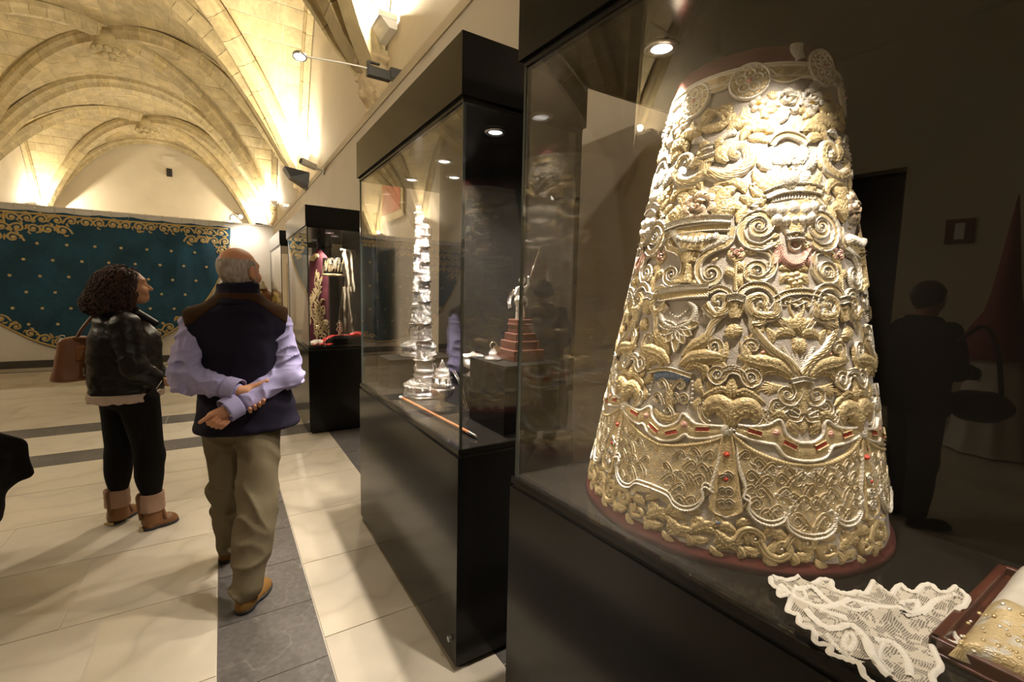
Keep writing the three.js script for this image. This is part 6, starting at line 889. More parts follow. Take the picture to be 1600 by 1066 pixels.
// elliptical column with half widths given by tables over height, turned by ang
function column(tab, ang) {
  const ca = Math.cos(ang), sa = Math.sin(ang);
  return (x, y, z) => {
    let i = 0; while (i < tab.length - 2 && y > tab[i + 1][0]) i++;
    const [y0, a0, b0, cx0, cz0] = tab[i], [y1, a1, b1, cx1, cz1] = tab[i + 1], t = clamp((y - y0) / (y1 - y0)), s = t * t * (3 - 2 * t);
    const a = mix(a0, a1, s), b = mix(b0, b1, s), dx = x - mix(cx0, cx1, s), dz = z - mix(cz0, cz1, s), u = dx * ca + dz * sa, w = -dx * sa + dz * ca, k = Math.pow(Math.pow(Math.abs(u / a), 2.3) + Math.pow(Math.abs(w / b), 2.3), 1 / 2.3);
    return smax((k - 1) * Math.min(a, b) * 0.9, Math.max(y - tab[tab.length - 1][0], tab[0][0] - y), 0.02);
  };
}
function headField(c, yaw, pitch, o = {}) {   // faces -z when yaw = 0; positive yaw turns toward +x
  const cy = Math.cos(yaw), sy = Math.sin(yaw), cp = Math.cos(pitch), sp = Math.sin(pitch), S = o.size || 1;
  return (px, py, pz) => {
    let dx = (px - c[0]) / S, dy = (py - c[1]) / S, dz = (pz - c[2]) / S;
    const fwd0 = dx * sy - dz * cy, x = dx * cy + dz * sy, fw = fwd0 * cp + dy * sp, y = -fwd0 * sp + dy * cp;   // x: to the person's right, fw: forward
    let d = sdEll(x, y, fw, [0, 0.022, -0.012], [0.076, 0.092, 0.096]);
    d = smin(d, sdEll(x, y, fw, [0, -0.035, 0.025], [0.062, 0.075, 0.068]), 0.03);
    d = smin(d, sdEll(x, y, fw, [0, -0.088, 0.055], [0.034, 0.026, 0.034]), 0.03);
    d = smin(d, sdEll(x, y, fw, [0, 0.03, 0.066], [0.055, 0.022, 0.022]), 0.02);
    d = smin(d, sdCap(x, y, fw, [0, 0.012, 0.084], [0, -0.028, 0.108], 0.008, 0.013), 0.012);
    for (const s of [-1, 1]) { d = smin(d, sdEll(x, y, fw, [s * 0.012, -0.030, 0.095], [0.009, 0.008, 0.010]), 0.006); d = smax(d, -sdEll(x, y, fw, [s * 0.032, 0.004, 0.094], [0.017, 0.010, 0.014]), 0.012); d = smin(d, sdEll(x, y, fw, [s * 0.032, 0.003, 0.078], [0.013, 0.010, 0.011]), 0.003); d = smin(d, sdEll(x, y, fw, [s * 0.045, -0.03, 0.06], [0.024, 0.022, 0.022]), 0.02);
      let e = sdEll(x, y, fw, [s * 0.083, -0.005, -0.006], [0.012, 0.034, 0.021]); e = smax(e, -sdEll(x, y, fw, [s * 0.094, 0.0, 0.0], [0.009, 0.02, 0.011]), 0.006); d = smin(d, e, 0.006); d = smin(d, sdEll(x, y, fw, [s * 0.080, -0.034, 0.0], [0.009, 0.012, 0.011]), 0.006); }
    d = smin(d, sdEll(x, y, fw, [0, -0.056, 0.086], [0.024, 0.006, 0.012]), 0.005); d = smin(d, sdEll(x, y, fw, [0, -0.069, 0.083], [0.021, 0.007, 0.012]), 0.005); d = smax(d, -sdEll(x, y, fw, [0, -0.062, 0.100], [0.024, 0.0022, 0.014]), 0.003);
    return d * S;
  };
}
function shoe(heel, toe, w, h) {   // a low shoe standing on the floor; returns upper and sole geometry
  const H = V(heel[0], 0, heel[1]), T = V(toe[0], 0, toe[1]), D = T.clone().sub(H), L = D.length(); D.normalize(); const S = V(-D.z, 0, D.x);
  const f = (x, y, z) => { const q = V(x - H.x, y, z - H.z), u = q.dot(D), s = q.dot(S); let d = sdEll(u, y, s, [L * 0.16, 0.02, 0], [L * 0.18, h, w * 0.9]); d = smin(d, sdEll(u, y, s, [L * 0.64, 0.015, 0], [L * 0.37, h * 0.72, w]), 0.05); return Math.max(d, 0.016 - y); };
  const so = (x, y, z) => { const q = V(x - H.x, 0, z - H.z), u = q.dot(D), s = q.dot(S); let d = Math.hypot((u - L * 0.16) / 1.0, s) - w * 0.98; d = smin(d, sdEll(u, 0, s, [L * 0.62, 0, 0], [L * 0.40, 1, w * 1.1]), 0.04); return Math.max(d, y - 0.02, 0.0015 - y, u > L * 0.30 && u < L * 0.44 ? 0.009 - y : -1); };
  const lo = [Math.min(H.x, T.x) - 0.09, -0.012, Math.min(H.z, T.z) - 0.09], hi = [Math.max(H.x, T.x) + 0.09, 0.14, Math.max(H.z, T.z) + 0.09];
  return [nets(f, lo, hi, 0.006), nets(so, lo, [hi[0], 0.035, hi[2]], 0.006)];
}
const shift = (g, o) => { g.translate(-o[0], -o[1], -o[2]); return g; };
// ---------- the man ----------
{
  const O = [0.075, 0, -2.77], t = thing('person', 'bald grey haired man in navy vest and lilac shirt with hands behind his back', 'person', O);
  const put = (name, g, m, cx = O[0], cz = O[2], R = 0.16, label) => { cylUV(g, cx, cz, 1, R); const o = obj(name, shift(g, O), m, t); if (label) o.userData.label = label; return o; };
  const HC = [0.083, 1.668, -2.79], YAW = 0.78, head = headField(HC, YAW, 0.02, { size: 1.05 });
  const neck = (x, y, z) => smin(sdCap(x, y, z, [0.075, 1.46, -2.775], [0.082, 1.63, -2.785], 0.066, 0.060), sdEll(x, y, z, [0.075, 1.47, -2.775], [0.12, 0.05, 0.07]), 0.05);
  const skinC = (x, y, z) => { const n = 0.5 + 0.5 * noise3(x * 30, y * 30, z * 30), red = ridge(clamp(noise3(x * 9, y * 9, z * 9), -1, 1)) * 0.10; return [0.60 + 0.04 * n, 0.315 - red * 0.25 + 0.02 * n, 0.19 - red * 0.2]; };
  const SL = [-0.115, 1.385, -2.80], EL = [-0.160, 1.145, -2.72], WL = [0.055, 1.082, -2.575], SR = [0.258, 1.395, -2.76], ER = [0.290, 1.135, -2.68], WR = [0.000, 0.995, -2.552];
  // bare body: head, neck, trunk, arms and legs in one surface
  const bodyF = (x, y, z) => { let d = neck(x, y, z); d = smin(d, sdCap(x, y, z, [0.075, 1.36, -2.79], [0.08, 0.98, -2.78], 0.095, 0.10), 0.06); for (const [a, b, c] of [[SL, EL, WL], [SR, ER, WR]]) { d = smin(d, sdCap(x, y, z, a, b, 0.046, 0.036), 0.02); d = smin(d, sdCap(x, y, z, b, c, 0.036, 0.028), 0.02); } d = smin(d, sdCap(x, y, z, [0.0, 0.92, -2.80], [-0.005, 0.47, -2.90], 0.085, 0.052), 0.04); d = smin(d, sdCap(x, y, z, [-0.005, 0.47, -2.90], [-0.01, 0.09, -3.02], 0.05, 0.036), 0.03); d = smin(d, sdCap(x, y, z, [0.15, 0.92, -2.74], [0.115, 0.47, -2.60], 0.085, 0.052), 0.04); d = smin(d, sdCap(x, y, z, [0.115, 0.47, -2.60], [0.055, 0.09, -2.48], 0.05, 0.036), 0.03); return d; };
  const headN = (x, y, z) => smin(head(x, y, z), neck(x, y, z), 0.03);
  const chain = (x, y, z, pts, r0, r1) => { let d = 1e9; for (let i = 0; i + 1 < pts.length; i++) { const a = mix(r0, r1, i / (pts.length - 1)), b = mix(r0, r1, (i + 1) / (pts.length - 1)); d = Math.min(d, sdCap(x, y, z, pts[i], pts[i + 1], a, b)); } return d; };
  const handL = (x, y, z) => { let d = sdCap(x, y, z, WL, [0.085, 1.078, -2.578], 0.029, 0.027); d = smin(d, sdEll(x, y, z, [0.118, 1.068, -2.592], [0.046, 0.036, 0.020]), 0.018); d = smin(d, chain(x, y, z, [[0.095, 1.082, -2.590], [0.132, 1.098, -2.585], [0.158, 1.110, -2.582], [0.180, 1.122, -2.582]], 0.020, 0.010), 0.014);
    const K = [[0.100, 1.040, -2.60], [0.120, 1.043, -2.60], [0.139, 1.048, -2.60], [0.155, 1.056, -2.60]]; K.forEach((k, i) => { const e = 0.006 * i; d = smin(d, chain(x, y, z, [k, [k[0] + 0.004, 0.992 + i * 0.011, -2.575], [k[0] + 0.002, 0.984 + i * 0.012, -2.535], [k[0] - 0.002 + e * 0.3, 1.004 + i * 0.012, -2.506]], 0.0105 - (i === 0 ? 0.001 : 0), 0.0085), 0.004); }); return d; };
  const handR = (x, y, z) => { let d = sdCap(x, y, z, WR, [-0.018, 0.985, -2.548], 0.029, 0.028); d = smin(d, sdEll(x, y, z, [-0.040, 0.972, -2.545], [0.042, 0.034, 0.021]), 0.018); d = smin(d, chain(x, y, z, [[-0.028, 0.996, -2.535], [-0.058, 0.988, -2.528], [-0.085, 0.970, -2.528], [-0.104, 0.957, -2.530]], 0.0125, 0.0082), 0.008);
    const K = [[-0.074, 0.958, -2.552], [-0.060, 0.946, -2.552], [-0.043, 0.938, -2.550], [-0.026, 0.934, -2.548]]; K.forEach((k, i) => { d = smin(d, chain(x, y, z, [[k[0] + 0.03, k[1] + 0.02, k[2]], k, [k[0] + 0.004, k[1] - 0.012, k[2] + 0.022], [k[0] + 0.020, k[1] + 0.004, k[2] + 0.036], [k[0] + 0.034, k[1] + 0.014, k[2] + 0.030]], 0.0105, 0.0085), 0.003); }); return d; };
  const gb = nets(bodyF, [-0.25, 0.02, -3.12], [0.4, 1.56, -2.42], 0.014, skinC), gh = nets(headN, [HC[0] - 0.16, 1.50, HC[2] - 0.17], [HC[0] + 0.16, 1.80, HC[2] + 0.17], 0.0045, skinC);
  const gl = nets(handL, [0.02, 0.95, -2.64], [0.23, 1.17, -2.47], 0.0032, skinC), gr = nets(handR, [-0.14, 0.88, -2.60], [0.04, 1.04, -2.48], 0.0032, skinC);
  put('body', join([gb, gh, gl, gr]), skinMat(1, 1, 1), HC[0], HC[2], 0.09);
  { // ring of short grey hair under the bald crown
    const fringe = (x, y, z) => { const dx = x - HC[0], dz = z - HC[2], fw = dx * Math.sin(YAW) - dz * Math.cos(YAW), side = dx * Math.cos(YAW) + dz * Math.sin(YAW); const n = 0.003 * noise3(x * 120, y * 60, z * 120) + 0.0015 * noise3(x * 240, y * 90, z * 240); let d = headN(x, y, z) - 0.0035 - n * 0.6; d = Math.max(d, (y - (1.715 + 0.003 * noise3(x * 40, 0, z * 40) - fw * 0.10 + Math.abs(side) * 0.12)), 1.600 - y + n * 3 - Math.max(0, fw) * 0.2, fw - 0.035 + 0.008 * noise3(x * 50, y * 50, 3)); d = Math.max(d, -(sdEll(side, y - HC[1], fw, [0.088, -0.008, 0], [0.03, 0.042, 0.03]))); d = Math.max(d, -(sdEll(side, y - HC[1], fw, [-0.088, -0.008, 0], [0.03, 0.042, 0.03]))); return d; };
    put('hair', nets(fringe, [HC[0] - 0.14, 1.57, HC[2] - 0.16], [HC[0] + 0.14, 1.78, HC[2] + 0.16], 0.0045, (x, y, z) => { const k = 0.8 + 0.35 * noise3(x * 110, y * 40, z * 110); return [0.40 * k, 0.33 * k, 0.27 * k]; }), phys({ color: 0xffffff, vertexColors: true, roughness: 0.7, bumpMap: leatherBump, bumpScale: 0.001 }), HC[0], HC[2], 0.1);
  }
  // vest
  const tab = [[0.845, 0.245, 0.165, 0.100, -2.765], [0.95, 0.230, 0.160, 0.092, -2.765], [1.08, 0.208, 0.150, 0.085, -2.77], [1.22, 0.205, 0.145, 0.080, -2.775], [1.36, 0.200, 0.135, 0.076, -2.78], [1.45, 0.165, 0.115, 0.076, -2.78], [1.52, 0.105, 0.098, 0.077, -2.78], [1.575, 0.090, 0.092, 0.080, -2.782], [1.612, 0.092, 0.094, 0.083, -2.785]];
  const col = column(tab, 0.16);
  const vestF = (x, y, z) => { let d = col(x, y, z); d = smin(d, sdCap(x, y, z, [0.075, 1.48, -2.78], [-0.110, 1.405, -2.795], 0.076, 0.080), 0.06); d = smin(d, sdCap(x, y, z, [0.075, 1.48, -2.78], [0.258, 1.412, -2.765], 0.076, 0.080), 0.06);
    const back = sstep(-2.8, -2.66, z); d += 0.007 * noise3(x * 7 + 1, y * 5, z * 7) + back * 0.0045 * ridge(noise3(x * 9 + y * 4, y * 3.2 - x * 3, 5)) * -1 + 0.002 * noise3(x * 22, y * 22, z * 22);
    d -= 0.004 * Math.exp(-Math.pow((y - 0.865) * 40, 2)); return d; };
  const hem = (x) => 0.842 + (x - 0.1) * 0.10 + 0.006 * Math.sin(x * 16);
  const openTop = (x, y, z) => sdCap(x, y, z, [0.082, 1.54, -2.785], [0.084, 1.72, -2.79], 0.074, 0.080);
  const armR = sdCap;
  const vest = (x, y, z) => Math.max(vestF(x, y, z), hem(x) - y, -openTop(x, y, z), x - (y > 1.12 ? 0.302 - (1.5 - y) * 0.16 : 9), (y > 1.12 ? -0.172 + (1.48 - y) * 0.24 : -9) - x);
  const navy = clothMat(0.0105, 0.0085, 0.019, 0.78, { bumpMap: weave, bumpScale: 0.0012 });
  const quilt = (x, y, z) => { const a = Math.abs(Math.sin((x + y) * 46)), b = Math.abs(Math.sin((x - y) * 46)); return 0.0016 * Math.min(1, Math.min(a, b) * 5); };
  put('vest', nets((x, y, z) => vest(x, y, z) + 0.0016 - quilt(x, y, z), [-0.22, 0.80, -3.0], [0.40, 1.65, -2.55], 0.0085), navy);
  const yokeLine = (x) => x < 0.08 ? mix(1.375, 1.525, sstep(-0.20, 0.05, x)) : mix(1.525, 1.395, sstep(0.10, 0.32, x));
  put('yoke', nets((x, y, z) => Math.max(vest(x, y, z) - 0.0025, yokeLine(x) - y, y - 1.56, -openTop(x, y, z)), [-0.22, 1.33, -3.0], [0.40, 1.6, -2.55], 0.0075), clothMat(0.040, 0.018, 0.007, 0.9, { sheen: 0.4, sheenColor: new THREE.Color().setRGB(0.12, 0.07, 0.03) }), O[0], O[2], 0.16, 'brown suede shoulder yoke');
  put('collar', nets((x, y, z) => { const r = Math.hypot((x - 0.070) / 1.0, (z + 2.785) / 1.02); return Math.max(Math.abs(r - mix(0.112, 0.082, sstep(1.50, 1.58, y))) - 0.009, y - 1.602, 1.50 - y); }, [-0.07, 1.48, -2.94], [0.24, 1.62, -2.62], 0.006), navy);
  // shirt sleeves with cuffs
  const sleeve = (S, E, W, r0, re, rw, seed) => { const ax = V(...E).sub(V(...S)).normalize(), bx = V(...W).sub(V(...E)).normalize(), Lf = V(...W).distanceTo(V(...E)); return (x, y, z) => { let a = sdCap(x, y, z, S, E, r0, re), b = sdCap(x, y, z, E, W, re, rw); let d = smin(a, b, 0.03); const q = V(x - E[0], y - E[1], z - E[2]), ub = q.dot(bx), near = Math.exp(-ub * ub * 40); const fo = 0.015 * ridge(noise3(x * 12 + seed + y * 6, y * 17 - x * 8, z * 11)) + 0.009 * ridge(noise3(x * 21 + ub * 10, y * 19 + seed, z * 17)); d -= fo * (ub > Lf - 0.075 ? 0.15 : 1) * (0.6 + 0.7 * near) - 0.006; if (ub > Lf - 0.072) d += 0.008; const cut = ub - Lf - 0.004; return Math.max(d, cut); }; };
  const sf1 = sleeve(SL, EL, WL, 0.064, 0.066, 0.047, 3), sf2 = sleeve(SR, ER, WR, 0.062, 0.064, 0.049, 9);
  const bx1 = V(...WL).sub(V(...EL)).normalize(), bx2 = V(...WR).sub(V(...ER)).normalize();
  const lilac = clothMat(0.34, 0.315, 0.53, 0.82, { bumpScale: 0.0005, sheen: 0.3, sheenColor: new THREE.Color().setRGB(0.5, 0.48, 0.6) });
  put('shirt_sleeve', nets((x, y, z) => Math.max(sf1(x, y, z), y - 1.475), [-0.28, 0.98, -2.92], [0.12, 1.50, -2.47], 0.0065), lilac, -0.1, -2.7, 0.08);
  put('shirt_sleeve', nets((x, y, z) => Math.max(sf2(x, y, z), y - 1.48), [-0.08, 0.90, -2.9], [0.40, 1.50, -2.45], 0.0065), lilac, 0.2, -2.65, 0.08);
  for (const [W, B, r] of [[WL, bx1, 0.0555], [WR, bx2, 0.0575]]) { const A = V(...W).addScaledVector(B, -0.062), Z = V(...W).addScaledVector(B, 0.006); const f = (x, y, z) => { const q = V(x - A.x, y - A.y, z - A.z), u = q.dot(B), d = Math.sqrt(Math.max(0, q.lengthSq() - u * u)); return Math.max(Math.abs(d - r) - 0.003, -u, u - A.distanceTo(Z)); }; put('cuff', nets(f, [Math.min(A.x, Z.x) - 0.07, Math.min(A.y, Z.y) - 0.07, Math.min(A.z, Z.z) - 0.07], [Math.max(A.x, Z.x) + 0.07, Math.max(A.y, Z.y) + 0.07, Math.max(A.z, Z.z) + 0.07], 0.004), lilac, W[0], W[2], 0.05); 
    for (const k of [0.35, 0.75]) { const p = A.clone().lerp(Z, k).add(V(W === WL ? 0 : 0.012, W === WL ? -0.036 : -0.014 - 0.018 * (1 - k), W === WL ? 0.036 : 0.0485)); const bt = cyl(p, p.clone().add(V(0, 0, 0.004)), 0.0055, 0.005, 14); obj('button', shift(bt, O), M.linen, t); } }
  // trousers
  const legW = (x, y, z) => 0.007 * noise3(x * 9, y * 6, z * 9) + 0.018 * ridge(noise3(x * 8 + y * 5, y * 7, z * 8)) * (0.35 + Math.exp(-Math.pow((y - 0.45) * 5, 2)) + 0.8 * Math.exp(-Math.pow((y - 0.12) * 9, 2)) + 0.4 * Math.exp(-Math.pow((y - 0.82) * 8, 2)));
  const trou = (x, y, z) => { let l = smin(sdCap(x, y, z, [0.0, 0.92, -2.80], [-0.005, 0.47, -2.90], 0.112, 0.080), sdCap(x, y, z, [-0.005, 0.47, -2.90], [-0.012, 0.115, -3.01], 0.080, 0.072), 0.03), r = smin(sdCap(x, y, z, [0.15, 0.92, -2.74], [0.118, 0.47, -2.60], 0.115, 0.083), sdCap(x, y, z, [0.118, 0.47, -2.60], [0.066, 0.11, -2.50], 0.083, 0.074), 0.03); let d = smin(l, r, 0.018); d = smin(d, sdEll(x, y, z, [0.075, 0.93, -2.75], [0.175, 0.13, 0.145]), 0.04); return Math.max(d - legW(x, y, z) + 0.004, 0.055 + (z < -2.75 ? 0.012 : 0) - y + 0.006 * Math.sin(x * 40), y - 1.02); };
  put('trousers', nets(trou, [-0.16, 0.03, -3.14], [0.32, 1.04, -2.38], 0.008), clothMat(0.150, 0.122, 0.075, 0.85), O[0], O[2], 0.12);
  const suede = clothMat(0.20, 0.105, 0.032, 0.9, { bumpMap: leatherBump, bumpScale: 0.001, sheen: 0.4 }), rub = std({ color: new THREE.Color().setRGB(0.02, 0.018, 0.016), roughness: 0.7 });
  for (const [h, e] of [[[0.022, -2.452], [0.165, -2.655]], [[-0.035, -2.985], [0.04, -3.20]]]) { const [u, s] = shoe(h, e, 0.046, 0.075); put('shoe', u, suede, h[0], h[1], 0.06); put('shoe_sole', s, rub, h[0], h[1], 0.06); }
}
// ---------- the woman ----------
{
  const O = [-0.53, 0, -3.78], t = thing('person', 'dark curly haired woman in black leather jacket and brown boots looking right', 'person', O);
  const put = (name, g, m, cx = O[0], cz = O[2], R = 0.16, label) => { cylUV(g, cx, cz, 1, R); const o = obj(name, shift(g, O), m, t); if (label) o.userData.label = label; return o; };
  const YAW = 1.38, HC = [-0.490, 1.578, -3.765], head = headField(HC, YAW, 0.10, { size: 0.97 });
  const neck = (x, y, z) => sdCap(x, y, z, [-0.545, 1.36, -3.775], [-0.515, 1.53, -3.768], 0.062, 0.055);
  const SR = [-0.500, 1.345, -3.60], ER = [-0.460, 1.085, -3.545], WR = [-0.335, 0.985, -3.61], SLf = [-0.58, 1.345, -3.96], ELf = [-0.50, 1.09, -4.0], WLf = [-0.36, 0.985, -3.86];
  const skinC = (x, y, z) => { const n = noise3(x * 24, y * 24, z * 24); const dx = x - HC[0], dz = z - HC[2], fw = dx * Math.sin(YAW) - dz * Math.cos(YAW), yy = y - HC[1]; const lip = Math.exp(-(Math.pow((yy + 0.046) * 90, 2) + Math.pow((fw - 0.097) * 50, 2))); const brow = Math.exp(-(Math.pow((yy - 0.040) * 140, 2))) * sstep(0.05, 0.07, fw); return [0.50 + 0.03 * n - brow * 0.25, 0.27 + 0.015 * n - lip * 0.10 - brow * 0.17, 0.155 - lip * 0.04 - brow * 0.10]; };
  const bodyF = (x, y, z) => { let d = neck(x, y, z); d = smin(d, sdCap(x, y, z, [-0.54, 1.28, -3.78], [-0.535, 0.95, -3.78], 0.10, 0.11), 0.06); for (const [a, b, c] of [[SR, ER, WR], [SLf, ELf, WLf]]) { d = smin(d, sdCap(x, y, z, a, b, 0.05, 0.04), 0.02); d = smin(d, sdCap(x, y, z, b, c, 0.04, 0.027), 0.02); } d = smin(d, sdCap(x, y, z, [-0.585, 0.86, -3.87], [-0.605, 0.48, -3.87], 0.09, 0.056), 0.04); d = smin(d, sdCap(x, y, z, [-0.605, 0.48, -3.87], [-0.625, 0.08, -3.88], 0.052, 0.036), 0.03); d = smin(d, sdCap(x, y, z, [-0.47, 0.86, -3.70], [-0.425, 0.48, -3.69], 0.09, 0.056), 0.04); d = smin(d, sdCap(x, y, z, [-0.425, 0.48, -3.69], [-0.43, 0.08, -3.70], 0.052, 0.036), 0.03); return d; };
  const chain = (x, y, z, pts, r0, r1) => { let d = 1e9; for (let i = 0; i + 1 < pts.length; i++) d = Math.min(d, sdCap(x, y, z, pts[i], pts[i + 1], mix(r0, r1, i / (pts.length - 1)), mix(r0, r1, (i + 1) / (pts.length - 1)))); return d; };
  const hand = (x, y, z) => { let d = sdEll(x, y, z, [-0.300, 0.972, -3.625], [0.040, 0.026, 0.022]); d = smin(d, sdCap(x, y, z, WR, [-0.31, 0.975, -3.62], 0.025, 0.024), 0.015); for (let i = 0; i < 4; i++) d = smin(d, chain(x, y, z, [[-0.285, 0.975 - i * 0.012, -3.63], [-0.255, 0.962 - i * 0.012, -3.64], [-0.245, 0.948 - i * 0.010, -3.665], [-0.262, 0.938 - i * 0.008, -3.68]], 0.0095, 0.0075), 0.003); return smin(d, chain(x, y, z, [[-0.31, 0.99, -3.64], [-0.28, 0.995, -3.665], [-0.262, 0.985, -3.685]], 0.010, 0.008), 0.006); };
  put('body', join([nets(bodyF, [-0.75, 0.02, -4.1], [-0.25, 1.48, -3.45], 0.014, skinC), nets((x, y, z) => smin(head(x, y, z), neck(x, y, z), 0.02), [-0.66, 1.40, -3.90], [-0.34, 1.72, -3.63], 0.0042, skinC), nets(hand, [-0.37, 0.89, -3.72], [-0.21, 1.03, -3.57], 0.0035, skinC)]), skinMat(1, 1, 1), HC[0], HC[2], 0.09);
  // hair: a full mass of curls, with separate locks over it
  const face = (x, y, z) => { const dx = x - HC[0], dz = z - HC[2], fw = dx * Math.sin(YAW) - dz * Math.cos(YAW); return fw - (y > 1.60 ? 0.056 + (1.66 - y) * -0.18 : 0.045 - (1.60 - y) * 0.15); };
  const mass = (x, y, z) => { let d = sdEll(x, y, z, [-0.525, 1.605, -3.765], [0.112, 0.102, 0.105]); d = smin(d, sdEll(x, y, z, [-0.585, 1.545, -3.76], [0.098, 0.115, 0.125]), 0.05); d = smin(d, sdEll(x, y, z, [-0.625, 1.475, -3.755], [0.092, 0.085, 0.125]), 0.04); d = smin(d, sdEll(x, y, z, [-0.515, 1.49, -3.70], [0.055, 0.075, 0.04]), 0.03); d = smin(d, sdEll(x, y, z, [-0.487, 1.585, -3.69], [0.055, 0.085, 0.032]), 0.03); d = smin(d, sdEll(x, y, z, [-0.66, 1.47, -3.72], [0.05, 0.05, 0.07]), 0.03); return Math.max(d, face(x, y, z)); };
  const curl = (x, y, z) => { const n = noise3(x * 20, y * 16, z * 20), m = noise3(x * 42 + n * 2, y * 30, z * 42); return mass(x, y, z) + 0.010 + 0.008 * n + 0.005 * m; };
  const hairC = (x, y, z) => { const k = 0.75 + 0.6 * Math.max(0, noise3(x * 60, y * 26, z * 60)); return [0.034 * k, 0.0125 * k, 0.007 * k]; };
  const hairM = phys({ color: 0xffffff, vertexColors: true, roughness: 0.72, bumpMap: leatherBump, bumpScale: 0.0015, sheen: 0.3, sheenColor: new THREE.Color().setRGB(0.2, 0.08, 0.05) });
  const hairMesh = put('hair', nets(curl, [-0.80, 1.33, -3.94], [-0.36, 1.75, -3.56], 0.005, hairC), hairM, HC[0], HC[2], 0.1);
  { const R = rngOf(44), g = []; const snap = (p, o) => { for (let k = 0; k < 3; k++) { const e = 0.004, d = mass(p.x, p.y, p.z) - o, gx = mass(p.x + e, p.y, p.z) - d - o, gy = mass(p.x, p.y + e, p.z) - d - o, gz = mass(p.x, p.y, p.z + e) - d - o, L = Math.hypot(gx, gy, gz) || 1; p.x -= gx / L * d; p.y -= gy / L * d; p.z -= gz / L * d; } return p; };
    for (let i = 0; i < 520; i++) { const a = R() * 6.283, el = mix(-1.0, 1.45, R()), c0 = V(-0.575, 1.55, -3.76); let p = snap(c0.clone().add(V(Math.cos(a) * Math.cos(el) * 0.13, Math.sin(el) * 0.15, Math.sin(a) * Math.cos(el) * 0.13)), -0.004); const pts = [], n = 9 + Math.floor(R() * 8), ph = R() * 6.283, tw = R() > 0.5 ? 1 : -1, amp = (0.004 + 0.006 * R()) * (p.y > 1.64 ? 0.5 : 1); let dir = V((R() - 0.7) * 0.8, -1, (R() - 0.5) * 0.9).normalize(); if (p.y > 1.62) dir = V(-0.35, -0.8, (p.z + 3.76) * 5).normalize();
      for (let k = 0; k < n; k++) { if (face(p.x, p.y, p.z) > -0.002 || p.y < 1.385) break; const S = dir.clone().cross(V(p.x - c0.x, 0, p.z - c0.z).normalize()).normalize(), N = V(p.x - c0.x, (p.y - c0.y) * 0.5, p.z - c0.z).normalize(), w = ph + k * 1.15 * tw; pts.push(p.clone().addScaledVector(S, Math.cos(w) * amp).addScaledVector(N, 0.003 + (Math.sin(w) + 0.6) * amp * 0.7)); p = snap(p.clone().addScaledVector(dir, 0.0095), -0.002); dir.add(V((R() - 0.5) * 0.25, 0, (R() - 0.5) * 0.25)).normalize(); }
      if (pts.length < 4) continue; const k = 0.7 + 0.7 * R(); g.push(tint(tube(pts, 0.0032 + 0.0026 * R(), pts.length * 2, 5), 0.036 * k, 0.0135 * k, 0.0078 * k)); }
    const C = obj('curls', shift(join(g), O), hairM, hairMesh); C.userData.kind = 'stuff'; }
  // jacket
  const tab = [[0.905, 0.205, 0.175, -0.535, -3.785], [1.0, 0.205, 0.180, -0.535, -3.785], [1.12, 0.200, 0.178, -0.532, -3.785], [1.25, 0.205, 0.170, -0.530, -3.785], [1.35, 0.180, 0.130, -0.540, -3.785], [1.42, 0.115, 0.095, -0.545, -3.78], [1.455, 0.095, 0.088, -0.540, -3.778]];
  const colJ = column(tab, 0.24 + Math.PI / 2);   // wide across the shoulders, which run along z
  const arm = (x, y, z) => { let d = smin(sdCap(x, y, z, SR, ER, 0.078, 0.068), sdCap(x, y, z, ER, WR, 0.068, 0.050), 0.03); d = Math.min(d, smin(sdCap(x, y, z, SLf, ELf, 0.078, 0.066), sdCap(x, y, z, ELf, WLf, 0.066, 0.05), 0.03)); return d; };
  const creases = (x, y, z) => 0.0065 * ridge(noise3(x * 9 + y * 5, y * 13 - x * 7, z * 6)) + 0.004 * ridge(noise3(x * 17, y * 26 + x * 9, z * 9 + 4)) + 0.004 * noise3(x * 7, y * 7, z * 7);
  const opening = (x, y, z) => sdCap(x, y, z, [-0.53, 1.40, -3.776], [-0.51, 1.56, -3.77], 0.070, 0.085);
  const jack = (x, y, z) => { let d = smin(colJ(x, y, z), arm(x, y, z), 0.022); d = smin(d, sdEll(x, y, z, [-0.455, 1.20, -3.80], [0.10, 0.11, 0.14]), 0.05); d -= creases(x, y, z) - 0.005; d -= 0.004 * Math.exp(-Math.pow((y - 0.918) * 60, 2)) - 0.003 * Math.exp(-Math.pow((y - 0.945) * 140, 2)); return Math.max(d, 0.898 - y + 0.006 * Math.sin(x * 20), -opening(x, y, z), (x - WR[0]) - 0.01 - (y > 1.05 ? 9 : 0) + (z < -3.76 ? -9 : 0)); };
  const leather = phys({ color: new THREE.Color().setRGB(0.008, 0.0065, 0.006), roughness: 0.40, specularIntensity: 0.5, bumpMap: leatherBump, bumpScale: 0.0007 });
  put('leather_jacket', nets(jack, [-0.80, 0.87, -4.10], [-0.24, 1.52, -3.43], 0.0075), leather);
  put('jacket_lapel', nets((x, y, z) => { const u = clamp((x + 0.46) / 0.12); return Math.max(sdCap(x, y, z, [-0.455, 1.415, -3.72], [-0.36, 1.345, -3.70], 0.022, 0.020), -opening(x, y, z) * 0.6); }, [-0.52, 1.30, -3.78], [-0.32, 1.46, -3.64], 0.006), leather, O[0], O[2], 0.16);
  obj('zip', [0, 1, 2, 3, 4, 5].map(k => shift(cyl(V(-0.335 - 0.005 * k, 0.995 - k * 0.008, -3.558), V(-0.335 - 0.005 * k, 0.990 - k * 0.008, -3.551), 0.004, 0.003, 8), O)), M.chrome, t);
